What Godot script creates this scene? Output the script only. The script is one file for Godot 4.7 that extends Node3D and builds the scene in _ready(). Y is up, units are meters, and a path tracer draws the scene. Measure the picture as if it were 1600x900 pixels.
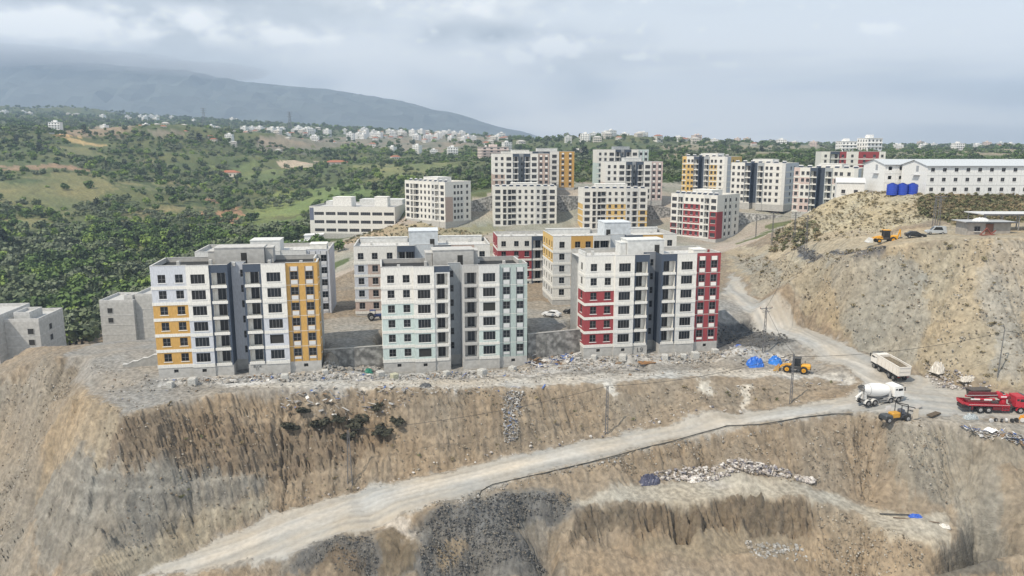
extends Node3D

const MOUND_CREST := [[-123.5, 158, -11], [-108.8, 155.9, -5], [-100.8, 154.5, -1.5], [-94.2, 153.9, 0.6], [-86.3, 150.5, 1]]
const MOUND_FACE := [[-110.4, 143, -24], [-106.5, 150.3, -16], [-96.9, 134.1, -25], [-95.3, 140.6, -17.5], [-93.4, 143.4, -8], [-81.7, 135, -2.5], [-85.7, 128.2, -22], [-71, 108.9, -23], [-63.5, 106.7, -19.5], [-79.4, 127.6, -9.5], [-64.1, 115.3, -11], [-72.5, 124.5, -3], [-88.5, 120.5, -30]]
const TERRACE_EDGE := [[-72.3, 126.6, -0.6], [-64.9, 120.7, -0.8], [-60.2, 122.1, -0.4], [-55.7, 126.8, 0], [-48, 130.4, 0], [-40.6, 132.6, 0], [-29.2, 133.3, 0], [-17.4, 132.8, -0.3], [-5.9, 134.4, -0.6], [5.9, 135.8, -0.8], [18.1, 138.2, -0.7], [30.6, 139.9, -0.6], [40.7, 141.2, -0.5], [51.9, 141.6, -0.6], [60.2, 140.6, -0.8], [63.5, 138.3, -1.1]]
const ROAD_TOP_EDGE := [[-59.1, 107.2, -22.5], [-51.2, 112.2, -20.3], [-40.5, 118.1, -17.2], [-27, 120.5, -14], [-10.9, 122.3, -11], [5.6, 125.5, -8.4], [22.9, 129.5, -6.4], [40.8, 132.3, -4.3], [52.7, 133.2, -2.9], [62.3, 134.2, -1.5]]
const ROAD_LOW_EDGE := [[-47.8, 106.2, -20.8], [-34, 106.3, -17.6], [-25.4, 107.8, -15], [-15, 110.5, -12.5], [-5.1, 113.7, -10.8], [5.2, 116.7, -9.1], [16, 119.9, -7.7], [27.2, 122.6, -6.3], [38.8, 125.3, -4.8], [50, 126, -3.2], [59.6, 125.4, -1.8]]
const BENCH_BACK := [[-4, 111.6, -12.5], [5.1, 113.8, -11.6], [21, 117.2, -11], [31.9, 118.7, -10.8], [45.5, 118.1, -10.3], [50.4, 114.5, -11.5], [57.9, 112.6, -13], [64, 109.1, -12.3]]
const BENCH_FRONT := [[9.9, 109.7, -12.3], [16, 111, -12], [27, 110.8, -11.8], [36.4, 112.4, -11.4], [47.4, 112, -11.6], [53.3, 109.2, -13], [56.9, 104.4, -13.6], [60.5, 101.8, -14.3], [65.9, 104.7, -14]]
const PIT := [[6.7, 104.2, -17], [14.7, 107.8, -16.5], [26.5, 108, -16], [37.6, 108.9, -16.5], [44.2, 106.4, -17], [19.1, 104.7, -17.5], [29.5, 104.2, -17], [38.1, 104, -17.5], [46.5, 103.1, -20], [51.7, 102.3, -19.5], [54.6, 100.7, -18.5], [57.4, 99, -17.5], [64.9, 102.3, -19], [70.3, 104.8, -21]]
const GRAVEL_HEAPS := [[-33.2, 103.1, -20], [-22.4, 101.5, -19], [-19.5, 107.3, -15.4], [-10.8, 108.2, -14.2], [-3, 108.9, -13.9], [-14.8, 100.7, -18.5], [-5.6, 102.3, -19.5], [-3.8, 105.6, -15.3], [0, 103.3, -17.5], [5.7, 104, -20.5], [0, 111.2, -12.3], [8, 111.4, -12.6]]
const RIGHT_BANK := [[63, 119, -1.5], [70.1, 118.4, -1.3], [77.8, 115.8, -1.6], [84.5, 113.5, -1.8], [93.3, 109.4, -2], [62.3, 112.7, -5.5], [71.1, 113.5, -8], [70.6, 108.5, -12], [71.5, 106.1, -16], [80.5, 113.3, -3.6], [76.1, 105.6, -8.5], [73.5, 100.7, -14], [85, 104.5, -10]]
const JUNCTION := [[66.3, 130.2, -0.9], [73, 125.8, -0.8], [80.4, 123.5, -0.9], [88.3, 119.1, -1]]
const CLIMBING_ROAD_LEFT := [[54.1, 195.4, 5.4], [55.8, 175.5, 4], [60.3, 158.4, 2.2], [64, 144.1, 0.7], [66, 137.2, -0.5]]
const CLIMBING_ROAD_RIGHT := [[65.3, 224.6, 6.4], [63.8, 190.9, 4.6], [67.3, 169.7, 2.9], [71.9, 153.6, 1.5], [77.3, 143, 0.5], [82.3, 134.3, -0.2], [89.6, 127.6, -0.5], [101.8, 121.6, -0.8]]
const HILL_CREST := [[78.1, 273, 6], [79.5, 246.9, 8.7], [77.6, 212.8, 12.7], [74.5, 183.1, 16.3], [75.5, 168, 18.8], [83.8, 165.3, 22], [91.3, 163.9, 23.3], [97.9, 158.9, 23.9], [106.5, 157.8, 24.3], [124.7, 153.9, 24.5]]
const TRACK_BACK := [[84.5, 303, 4], [85.9, 278.5, 8.1], [82.8, 245.1, 12.7], [80.6, 207.5, 17], [85.6, 191.3, 20], [93.7, 185.2, 22.3], [105.2, 183.7, 23.4], [126.6, 188.1, 24.2], [152, 188.3, 24.5]]
const MOUND_TOP := [[88.2, 252.4, 16.5], [92.7, 242.8, 22], [100.6, 240.8, 26.8], [107.9, 239, 29.3], [107, 221, 29.6], [115, 215.1, 29.6], [147.6, 221, 29.6], [177.2, 221, 29.6]]
const TERRACE := [[-95, 150, 0.5], [-80, 140, 0.3], [-68, 136, 0.2], [-37, 141, 0], [-27, 145.5, -1.4], [3, 150, -1.4], [14, 152.5, -0.5], [44, 158, -0.3], [-70, 160, 0.8], [-34.5, 147.6, -0.4], [-27, 150, -1.3], [4.5, 155.5, -1], [13, 158.5, -0.6], [47, 165, -0.2], [52, 172, 0.4], [-60, 131.5, 0], [-20, 137, -0.6], [10, 141, -0.8], [30, 146, -0.6], [60, 150, -0.4], [-46, 134, 0]]
const UPPER_TERRACE := [[-34.5, 148.2, 3.2], [-27, 150.6, 3.2], [4.5, 156.1, 4.6], [13, 159.1, 4.8], [-37, 178, 3.4], [-5, 184, 4], [10, 188, 4.2], [43, 193, 4.8], [-37, 160, 3.3], [-60, 168, 2], [48, 180, 4.6], [0, 170, 4.4], [58, 205, 5.2]]
const LEFT_FLANK := [[-115, 175, -4], [-105, 165, -2], [-88, 180, -3], [-130, 200, -16], [-110, 230, -18], [-85, 215, -8], [-62, 195, 1.5], [-62, 225, 0], [-75, 250, -10], [-170, 180, -22]]
const MIDDLE := [[-50, 250, 3.6], [-65, 330, 2], [-60, 390, 4.6], [-20, 380, 4], [30, 370, 4.2], [70, 355, 3], [95, 335, 0], [60, 300, 3.5], [0, 250, 4.2], [40, 240, 5], [100, 330, 0.5], [68, 285, 3], [-78, 300, -8], [-90, 380, -5], [-82, 420, -4], [-108, 397, -3.4], [-64, 397, -1], [-105, 420, -4], [-60, 408, 6]]
const UPPER := [[-30, 391, 4.4], [-30, 391.8, 18.5], [36, 391, 4.4], [36, 391.8, 18.5], [44, 380, 4.4], [44, 380.8, 15], [86, 378, 4.2], [86, 378.8, 15], [90, 372, 8], [105, 372, 14], [100, 400, 15], [-10, 410, 20], [30, 410, 20], [60, 400, 16], [75, 425, 21], [110, 430, 17.5], [130, 360, 14], [160, 330, 13], [118, 330, 11], [-50, 420, 17], [-65, 470, 5], [150, 380, 14], [165, 350, 14], [190, 320, 22], [140, 420, 17], [180, 450, 18], [100, 480, 20], [0, 500, 20], [104, 356, 3], [104, 357, 9.5], [128, 356, 9.5]]
const DORM_SHELF := [[116, 221, 29.6], [190, 221, 29.6], [260, 221, 29.6], [110, 245, 29], [190, 262, 29.4], [260, 290, 28.5], [110, 275, 17], [180, 300, 27]]
const FRONT := [[-70, 70, -33], [-30, 70, -31], [10, 70, -31], [45, 70, -31], [90, 70, -33], [-60, 40, -36], [60, 40, -36], [0, 40, -36], [-140, 60, -38], [140, 60, -36], [-250, 150, -40], [-150, 120, -36], [220, 140, -5], [220, 200, 20], [300, 240, 28], [300, 120, -20]]
const VALLEY := [[-311.5, 330, -26.8], [-254.8, 330, -26.3], [-220.5, 330, -24], [-189.2, 320, -21.9], [-161.4, 320, -17.7], [-271.2, 400, -13.9], [-231.4, 420, -16.8], [-190, 450, -11.5], [-391.5, 420, -16.8], [-348.8, 520, -0.2], [-283.8, 520, -4.6], [-234.9, 560, -5.9], [-191.3, 600, -9.4], [-140, 520, -9.8], [-498, 540, -1.9], [-432, 650, 21.3], [-406.5, 700, 25.4], [-638.7, 700, 25.4], [-560.4, 850, 52.1], [-562.6, 950, 63.1], [-493.2, 1000, 66.6], [-448.9, 1050, 67.7], [-813.9, 900, 64.2], [-412.2, 1000, 52], [-330.8, 1000, 34.2], [-261.4, 900, 18.9], [-186.2, 800, 15], [-299.6, 800, 8.4], [-132.8, 800, 21.6], [-120.2, 600, 8.1]]
const TOWN_RIDGE := [[-433.2, 1500, 48.1], [-415.1, 1800, 68], [-234.7, 1900, 70.9], [-82.4, 2000, 69.2], [39.6, 1600, 52.3], [-91, 1100, 31.5], [-29.8, 900, 26.2], [-214.8, 1300, 40], [115.4, 1400, 57.9], [192.7, 1300, 60], [257.3, 1300, 50.5], [172, 800, 35.9], [330.8, 1000, 34.2], [500.2, 1100, 35.1], [529.6, 800, 33.3], [728.2, 800, 33.3], [-494.1, 1500, 63.8]]
const FAR := [[-1703.8, 2600, 154.3], [-1603.1, 2800, 185.2], [-1352.8, 3000, 157], [-1184.3, 3600, 119.1], [-593.9, 3600, 63.9], [0, 3600, 49.3], [594.4, 3600, 46.4], [1486, 3600, 46.4], [2377.6, 3600, 46.4], [3269.2, 3600, 46.4], [-2342.7, 2600, 154.3], [825.7, 2000, 43.2], [1321.5, 2000, 40], [181.6, 2200, 45.1]]

var near_paint := [
	["hill", Color(0.37, 0.315, 0.225), 0.8, [77, 275.6, 74.7, 205.1, 83.8, 165.2, 106.5, 157.7, 110.5, 155.7, 93.4, 126.8, 82.5, 134.7, 72, 153.8, 64, 191.6, 65, 224.9]],
	["hill_grey", Color(0.33, 0.31, 0.26), 0.8, [74.5, 179.1, 77.8, 167, 86.5, 162, 85.1, 150, 77.4, 143.3, 72, 153.8, 72.1, 165]],
	["hill_grey2", Color(0.32, 0.295, 0.24), 0.8, [71.2, 248.6, 75.3, 227.7, 67.5, 179.9, 67.7, 170.9, 63.7, 196.1]],
	["hill_grey3", Color(0.34, 0.315, 0.265), 0.8, [98.9, 158.3, 106.1, 157.1, 91.1, 130.2, 88.1, 132.8, 91.4, 146]],
	["mound", Color(0.45, 0.395, 0.27), 0.55, [87.3, 252.8, 92.5, 242.3, 100.6, 240.8, 108.3, 240, 120.5, 215.3, 110.5, 193.5, 93.5, 188.1, 86.1, 192.5, 83.9, 215.9]],
	["mound_green", Color(0.22, 0.2, 0.11), 0.6, [114.7, 214.5, 154.5, 220.2, 132.5, 187.5, 108.9, 184.8, 106.2, 197.7]],
	["plateau", Color(0.42, 0.36, 0.26), 0.15, [77.7, 278.4, 83.9, 215.9, 94, 185.9, 133.6, 189.2, 111, 156.6, 91.2, 163.7, 83.8, 165.2, 74.6, 183.2, 75.8, 235.7]],
	["debris", Color(0.12, 0.12, 0.125), 0.5, [77.8, 217.5, 79.6, 203.6, 79.1, 176.3, 83.3, 169.2, 81.8, 165.5, 76.6, 167.4, 77.5, 194.4]],
	["terrace", Color(0.3, 0.285, 0.26), 0.35, [-92.2, 151.7, -127.7, 264.8, -45.2, 175.1, 6.3, 183.3, 42.1, 188.9, 56.1, 198.8, 60.1, 157.8, 64.3, 138.8, 60.2, 140.7, 40.7, 141.3, 18.1, 138.3, -5.9, 134.6, -29.2, 133.4, -45.9, 131, -55.7, 126.9, -65.3, 121.5, -79.9, 136.2]],
	["terrace_back", Color(0.32, 0.295, 0.255), 0.2, [-45.2, 175.1, 6.6, 191.6, 16.3, 190.7, 14.4, 167.4, 4.2, 164.1, -26.8, 155.1, -40.1, 157.4]],
	["track_front", Color(0.5, 0.48, 0.44), 0.12, [-54.6, 132.6, -43.6, 134.9, -31.7, 139.7, -12.2, 139.8, 6.2, 142.1, 25.2, 144.3, 44.6, 146.4, 62, 142.1, 64.9, 136.1, 60.1, 140.4, 43.3, 141.8, 24.3, 139.4, 6, 136.4, -17.5, 133.4, -30.4, 133.8, -42.9, 132.6]],
	["dust", Color(0.62, 0.61, 0.585), 0.25, [-56.8, 135.3, -54.6, 139.1, -40.2, 139.7, -38.2, 138.9, -42.8, 136.1, -52.2, 132.6]],
	["rubble_strip", Color(0.47, 0.46, 0.44), 0.5, [-66.3, 138.2, -36.6, 142.5, -25.5, 146.1, 3.9, 150.9, 13.4, 154.1, 44.1, 158.7, 59.7, 152.9, 57.7, 150.8, 42, 150.8, 3.8, 143.3, -24.2, 138.6, -64.4, 133.8]],
	["dark_slope", Color(0.11, 0.108, 0.105), 0.7, [48, 174.3, 55.5, 174.3, 60.9, 166.1, 60, 158.3, 52.9, 156.5, 44.6, 158.1]],
	["left_face", Color(0.285, 0.25, 0.2), 0.7, [-108.7, 155.4, -97.6, 151.5, -89.5, 149, -80.6, 136.4, -88.5, 134.4, -78.7, 113.4, -97.7, 120.8, -120.7, 155.9]],
	["nose", Color(0.335, 0.275, 0.195), 0.8, [-80.5, 136.1, -64.9, 120.8, -58.5, 123.2, -58.3, 119.3, -66.7, 116.1, -86.9, 130.8, -87.7, 134.3]],
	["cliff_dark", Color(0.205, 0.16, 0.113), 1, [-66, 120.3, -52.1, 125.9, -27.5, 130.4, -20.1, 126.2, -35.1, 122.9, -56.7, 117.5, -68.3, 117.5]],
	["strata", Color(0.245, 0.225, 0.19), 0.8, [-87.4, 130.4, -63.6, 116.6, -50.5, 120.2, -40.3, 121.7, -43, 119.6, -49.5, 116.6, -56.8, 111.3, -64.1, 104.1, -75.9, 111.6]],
	["sand_cone", Color(0.34, 0.3, 0.23), 0.25, [-64.1, 104.1, -61.1, 110, -49.5, 116.6, -39, 120.5, -40.6, 118.4, -51.2, 112.4, -59.2, 107.3]],
	["spoil_edge", Color(0.225, 0.2, 0.165), 0.4, [-35.7, 103.5, -34.1, 108.5, -28, 108, -19.6, 108.2, -15.7, 108.2, -11.1, 111.6, -6.1, 113.4, 0, 113.9, 8.2, 113.4, 12.5, 111.2, 9.8, 108.8, 5, 109.8, 4.9, 107.6, 9.3, 100.8]],
	["gravel1", Color(0.15, 0.147, 0.14), 0.9, [-34.2, 103.4, -32.1, 106.5, -27.3, 107.1, -21.5, 107.4, -20, 104.4, -18.6, 101.1]],
	["brown_heap", Color(0.18, 0.145, 0.105), 0.6, [-29.2, 102.6, -27, 105.6, -23.6, 105.5, -21.4, 101.4]],
	["brown_heap2", Color(0.17, 0.14, 0.1), 0.7, [-19.4, 101.3, -20.4, 106.8, -16.6, 107.7, -14.3, 104.9, -13.9, 101]],
	["white_patch", Color(0.5, 0.47, 0.43), 0.3, [-18.9, 110, -14.9, 109.5, -14.5, 107.9, -15.3, 105.2, -16.1, 107, -19.8, 109.1]],
	["gravel2", Color(0.155, 0.152, 0.144), 0.9, [-15.6, 107.4, -11, 110.7, -6.1, 112.4, 0, 113.1, 7.1, 112.8, 10.2, 111, 9, 110.1, 3, 110.3, 0, 107.9, 2.9, 107.4, 6.6, 101.9, -1.9, 101.4, -14.8, 100.8, -13.5, 105.8]],
	["tan_wall", Color(0.28, 0.225, 0.155), 0.6, [-13, 105.9, -5.8, 106.2, -7.6, 104, -10.4, 102.8]],
	["bench", Color(0.41, 0.375, 0.31), 0.14, [8, 111.2, 20.9, 116.4, 31.6, 117.8, 45.1, 117.2, 51.1, 113.6, 57.3, 111.3, 66.2, 107.6, 65.3, 104.4, 60.5, 102.2, 57.1, 104.7, 53.5, 109.7, 47.5, 112.2, 36.4, 112.5, 27, 110.9, 16, 111.2]],
	["bench_pale", Color(0.5, 0.46, 0.4), 0.12, [30, 117.3, 32.7, 117.9, 35.1, 115.1, 33, 114.8]],
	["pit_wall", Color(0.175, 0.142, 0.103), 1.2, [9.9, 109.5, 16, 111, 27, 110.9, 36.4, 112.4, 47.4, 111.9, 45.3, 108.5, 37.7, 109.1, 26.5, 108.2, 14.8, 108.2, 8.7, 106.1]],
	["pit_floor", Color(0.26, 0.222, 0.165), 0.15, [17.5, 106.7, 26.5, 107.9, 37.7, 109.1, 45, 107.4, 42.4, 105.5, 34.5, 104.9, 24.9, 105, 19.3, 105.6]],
	["promontory", Color(0.325, 0.27, 0.2), 0.7, [47.8, 111.6, 53.3, 109.2, 60.4, 101.9, 59.2, 98.9, 42.2, 102, 41, 104.3, 45, 107]],
	["right_slope", Color(0.28, 0.255, 0.21), 0.7, [61.7, 120.3, 70.9, 118.1, 80.9, 114, 83.9, 112.4, 75.1, 97.2, 63.3, 98.4, 68.8, 108.8, 62, 111.3, 60.8, 115.7]],
	["right_tan", Color(0.3, 0.245, 0.178), 0.8, [75.2, 110.6, 82.4, 109.7, 75.1, 97.2, 68.4, 98]],
	["plaster_spill", Color(0.62, 0.58, 0.5), 0.4, [35.3, 140.3, 37, 140.4, 37.2, 135.8, 36, 137]],
	["plaster_spill2", Color(0.6, 0.55, 0.47), 0.4, [42.7, 139.5, 44.4, 139.5, 43.3, 131.6, 41.9, 132.2]],
	["plaster_spill3", Color(0.66, 0.63, 0.57), 0.4, [16.7, 138.3, 19.1, 138.3, 19.9, 134.9, 17.7, 136.4]],
	["plaster_spill4", Color(0.6, 0.56, 0.5), 0.4, [-32.6, 133.1, -31.2, 133.1, -30.7, 131.7, -32, 132]],
	["right_dark", Color(0.15, 0.14, 0.12), 0.6, [60.9, 101.9, 67, 105.2, 70.9, 106.7, 69.2, 97.8, 59.5, 98.9]],
	["junction_edge", Color(0.33, 0.3, 0.255), 0.25, [60.2, 124.2, 71.5, 121.1, 83.7, 118.5, 87.1, 117.3, 84.3, 113.1, 77.7, 115.5, 70, 118.2, 63, 118.8]],
	["road", Color(0.36, 0.345, 0.315), 0, [-58.8, 107.6, -51.1, 112.1, -40.4, 117.6, -26.9, 119.7, -10.9, 121.5, 5.5, 124.7, 22.7, 128.6, 40.5, 131.3, 52.2, 132, 61.8, 132.9, 65.1, 136.5, 63.8, 143.6, 60.1, 157.8, 55.7, 175.2, 54.5, 195.6, 64.5, 221.6, 62, 185.6, 66.8, 168.3, 71.5, 152.6, 76.7, 141.9, 81.6, 133.2, 88.8, 126.3, 91, 123.2, 87.6, 118.1, 80.4, 119.9, 71.5, 121.1, 64.9, 122.7, 59.6, 125.4, 50, 126, 38.8, 125.3, 27.2, 122.6, 16, 119.9, 5.2, 116.6, -5.1, 113.6, -15, 110.4, -25.4, 107.6, -33.9, 106.2, -47.6, 105.8]],
	["road_track", Color(0.425, 0.41, 0.38), 0, [-55.1, 107.1, -39.5, 114.6, -25.5, 117.9, -10.7, 119.3, 5.4, 122.3, 22.3, 126, 39.7, 128.6, 56.8, 129.3, 68.2, 129.5, 66.8, 126.6, 55.8, 126.8, 39.1, 126.5, 21.8, 123, 5.3, 119.1, -10.4, 115.4, -24.7, 113.7, -38.2, 110.4, -51.7, 106.2]],
	["road_track2", Color(0.42, 0.405, 0.375), 0, [58.9, 207.9, 59.7, 183, 63.4, 163.1, 68.1, 147.8, 70.6, 139.4, 71.8, 132.2, 71.2, 126.6, 63.7, 129.6, 66.3, 140.7, 60.5, 162.9, 56, 181.2]],
]
var far_paint := [
	["valley_green", Color(0.18, 0.24, 0.075), 0.3, [-211.8, 704.9, -172.1, 738.1, -95.6, 572.7, -153.6, 572.7, -168.7, 542.6, -183.4, 519.2]],
	["clearing", Color(0.21, 0.2, 0.09), 0.2, [-285.4, 549.1, -252.4, 603.2, -236.7, 576.1, -258.7, 513.1]],
	["clearing2", Color(0.2, 0.21, 0.09), 0.25, [-328.8, 489, -301, 527.6, -290.2, 493, -308.6, 457.8]],
	["clearing3", Color(0.2, 0.22, 0.09), 0.25, [-164.4, 825.4, -72.8, 878.2, -48.1, 723.5, -114.3, 686.8]],
	["clearing4", Color(0.22, 0.22, 0.1), 0.2, [-330.4, 661.3, -318.3, 765.1, -289.7, 709.1, -302.1, 624]],
	["clearing5", Color(0.17, 0.24, 0.07), 0.2, [-235.5, 427.8, -211.2, 438.1, -192.4, 405.3, -210, 392.5]],
	["construction", Color(0.37, 0.34, 0.285), 0, [-94.5, 354.5, -92.5, 458.7, -52.6, 391, -11.9, 407.7, 41.5, 497.9, 106.5, 492, 153.7, 408.6, 87.1, 249.3, 77, 275.6, 53.8, 194.1, 6.3, 183.3, -44.3, 171.6]],
	["upper_track", Color(0.37, 0.34, 0.285), 0, [61.1, 240, 108.8, 339.9, 92.8, 239.3, 81.3, 204.8, 63, 224.6]],
	["hillock", Color(0.36, 0.31, 0.2), 0.02, [-83.4, 352.4, -87.9, 435.5, -52.6, 391, -8.9, 353.1, -7.9, 310.1, -57.7, 342]],
	["field", Color(0.2, 0.2, 0.085), 0.04, [-411.4, 602, -387.8, 666.6, -336.6, 652.1, -310.9, 610.5, -304.9, 526.6, -364.6, 530.8]],
	["red_soil", Color(0.36, 0.22, 0.12), 0.15, [-232.9, 572.7, -216.1, 614.1, -186.3, 549.1, -197.7, 511]],
	["red_soil2", Color(0.34, 0.22, 0.13), 0.1, [-268.5, 643, -263.7, 671.9, -244.9, 622.8, -252.8, 610.5]],
	["orchard", Color(0.5, 0.37, 0.17), 0.05, [-526.7, 908.5, -522.3, 919.5, -476.8, 903.1, -471.3, 878.2, -504.4, 879.9]],
	["green_field", Color(0.15, 0.2, 0.06), 0.12, [-182.4, 503.9, -173.1, 572.7, -150.2, 541.5, -150.5, 446.1]],
	["green_field2", Color(0.16, 0.2, 0.07), 0.15, [-332.4, 852.2, -298.9, 901.3, -244.4, 840.4, -243.5, 769.7]],
	["path", Color(0.36, 0.24, 0.15), 0.05, [-463.5, 689.6, -397.4, 714.8, -380.9, 689.6, -437.9, 650.8]],
	["meadow", Color(0.18, 0.19, 0.08), 0.15, [-492.9, 840.4, -485.6, 878.2, -423, 823.8, -439.9, 759]],
	["meadow2", Color(0.2, 0.2, 0.1), 0.2, [-416.7, 838.7, -374.5, 869.4, -383.3, 825.4]],
	["quarry", Color(0.55, 0.45, 0.33), 0.02, [-274, 892.3, -276, 938, -248.3, 1000, -228.2, 984.1, -227.3, 855.7]],
	["bare_hill", Color(0.3, 0.24, 0.16), 0.1, [-551.4, 955.1, -877, 1681.1, -476.5, 990, -492.5, 941.8, -524, 915.8]],
	["bare_hill2", Color(0.29, 0.24, 0.17), 0.1, [-481.1, 1000, -456.7, 1028.3, -420.9, 1022.2, -456.6, 972.4]],
	["ridge_town", Color(0.25, 0.23, 0.17), 0.16, [-351.2, 1063.9, -409.2, 1774.3, -230, 1861.4, -65.9, 2000.2, 0, 1354.8, -97.8, 1182.7, -247.9, 1250.7, -317.4, 1010]],
	["plain", Color(0.27, 0.25, 0.17), 0.35, [147.2, 741, 285.3, 783.7, 518.4, 745.5, 1404.5, 2024.4, 740, 1792.1, 224.3, 1131.8]],
]

const ZONES := {
	"front": [-85.6, 146.7, -67.5, 138.2, -58.8, 134.6, -29.4, 140.1, -25.3, 144.8, 3.9, 147.3, 13.2, 151.8, 43.3, 155.9, 58.2, 152.3, 62.3, 143, 43.8, 143.4, 6.1, 138.5, -18.7, 133.2, -42.9, 132.6, -56.2, 128.3, -66, 123],
	"foot": [-65.7, 136.7, -36.6, 142.2, -25.3, 145.2, 3.9, 150.2, 13.3, 153.2, 43.8, 157.8, 58.5, 153.2, 58.9, 150.6, 42, 150.8, 3.8, 143.3, -24.2, 138.6, -58.6, 134],
	"chute": [-1.8, 134.3, 2.1, 134.6, 0.9, 126.3, -1.3, 125.9],
	"cliff_trash": [-42.8, 132, -18.6, 132.9, -18.3, 130.2, -27.3, 128.7, -42.2, 129.6],
	"cliff_top": [-42.9, 132.6, 63.4, 139.7, 62.5, 137.4, 18, 137.1, -17.4, 131.9, -42.6, 131.1],
	"bench": [21.6, 117.5, 24.4, 118.7, 32.1, 119.7, 45.6, 118.7, 46.2, 117.3, 35.5, 116.7, 25.2, 117.2],
	"bench2": [46.4, 117.8, 49.5, 116.3, 48.8, 115.7, 46.5, 116.6],
	"bank": [72.7, 117.6, 81.2, 114.6, 80.6, 113.4, 75.7, 115.4],
	"roadside": [-38.6, 119, 5.6, 126.5, 23, 130.5, 62.2, 134, 22.7, 128.6, 5.5, 124.7, -26.8, 119.1],
	"roadside2": [-16, 110.4, 5.2, 116.6, 27.2, 122.6, 50, 125.9, 49.7, 125.1, 27, 121.7, 5.2, 115.5, -10, 110.3],
	"gravel": [-14.6, 107.3, -10, 111, 0, 113, 9.1, 112.7, 9.4, 110, 2, 110, 0, 106.8, 5.8, 104.4, -13, 101.4],
	"gravel2": [-33.4, 104, -32.1, 106.5, -27.3, 107.1, -21.5, 107.4, -20, 104.4, -19.6, 101.7],
	"plateau": [77.9, 216.5, 79.6, 203.6, 79.1, 176.3, 83.2, 168.5, 81.8, 165.5, 77.2, 193.7],
	"pit": [35.4, 108, 43.9, 107.1, 46.1, 104.9, 36.2, 104.1],
	"hill_foot": [77.3, 133.8, 87, 130.7, 87.6, 131.9, 82, 138.3, 79.3, 142.4],
	"gap1": [-37.1, 144.6, -26.1, 150.3, -25.8, 147.9, -36.6, 142.2],
	"gap2": [4, 154.1, 13.7, 158.3, 14, 153, 3.9, 148.4],
	"dark_slope": [47.9, 173.7, 55.4, 174, 60.5, 164.9, 59.8, 157.8, 52.9, 156.5, 44.6, 158.1],
	"cliff": [-69.3, 122.6, -55.6, 126.8, -29.1, 132.9, 5.9, 135.5, 60.7, 138.9, 59.4, 135.6, 23, 129.9, -11, 122.7, -40.6, 118.4, -51.4, 112.8, -59.5, 108.2],
	"slope_low": [5.2, 116.1, 27.1, 121.8, 59.3, 124.7, 70.6, 117.2, 67.2, 109.7, 50.7, 115.2, 32, 119.3, 21.1, 117.6],
	"promontory": [47.8, 111.6, 53.3, 109.2, 60.4, 101.9, 58.6, 99.8, 45.6, 103.4],
	"hill": [75.6, 262.7, 74.7, 205.1, 83.6, 164.9, 106.3, 157.4, 90.5, 129.2, 82.8, 135.3, 72.1, 154.2, 64.3, 192.8],
	"mound": [87.7, 251, 92.3, 241.7, 100.2, 239.7, 107.1, 235.4, 120, 214.4, 110.5, 193.5, 93.5, 188.1, 86.1, 192.5, 80.6, 207.5],
	"mound_green": [114.4, 213.9, 146.6, 219.5, 127.4, 189.5, 109.2, 185.4, 105.5, 198],
	"mound_low": [77.3, 228.3, 86.6, 247.7, 90.6, 234.3, 90.5, 219.5, 82, 204.3],
	"hillock": [-77.3, 338.6, -85.6, 432.9, -52.6, 391, -10.4, 351, -9.5, 321.5, -57.7, 342],
	"flank": [-108.6, 155.3, -97.4, 151.2, -89.3, 148.5, -84.7, 140.1, -89.1, 135.5, -91.2, 131.1, -91.7, 125.7],
}
const HOSE := [[-5.5, 111.9], [-4.9, 113.4], [-3.1, 114.6], [5.2, 116.4], [12.7, 118.5], [20.4, 120.9], [27.2, 122.7], [34.3, 125], [37.3, 125.9], [43.2, 125.4], [50, 125.9], [55.3, 125.6], [59.8, 124.7]]
const BLOCKS := [[-62.2, 133.2], [-58.7, 134.6], [-42.5, 137.1], [-36, 141.3], [-25.9, 144.3], [-22.6, 140.9], [-12.8, 143.3], [-5.9, 143.9], [0.1, 148.2], [17, 152.7], [22.8, 151.4], [31.3, 150.8], [35.5, 152.6], [38.3, 154.1], [43, 156.3]]


var noise_a := FastNoiseLite.new()
var noise_b := FastNoiseLite.new()
var noise_r := FastNoiseLite.new()
var rng := RandomNumberGenerator.new()
var mats := {}
var cache := {}
var taken := {}


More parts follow.
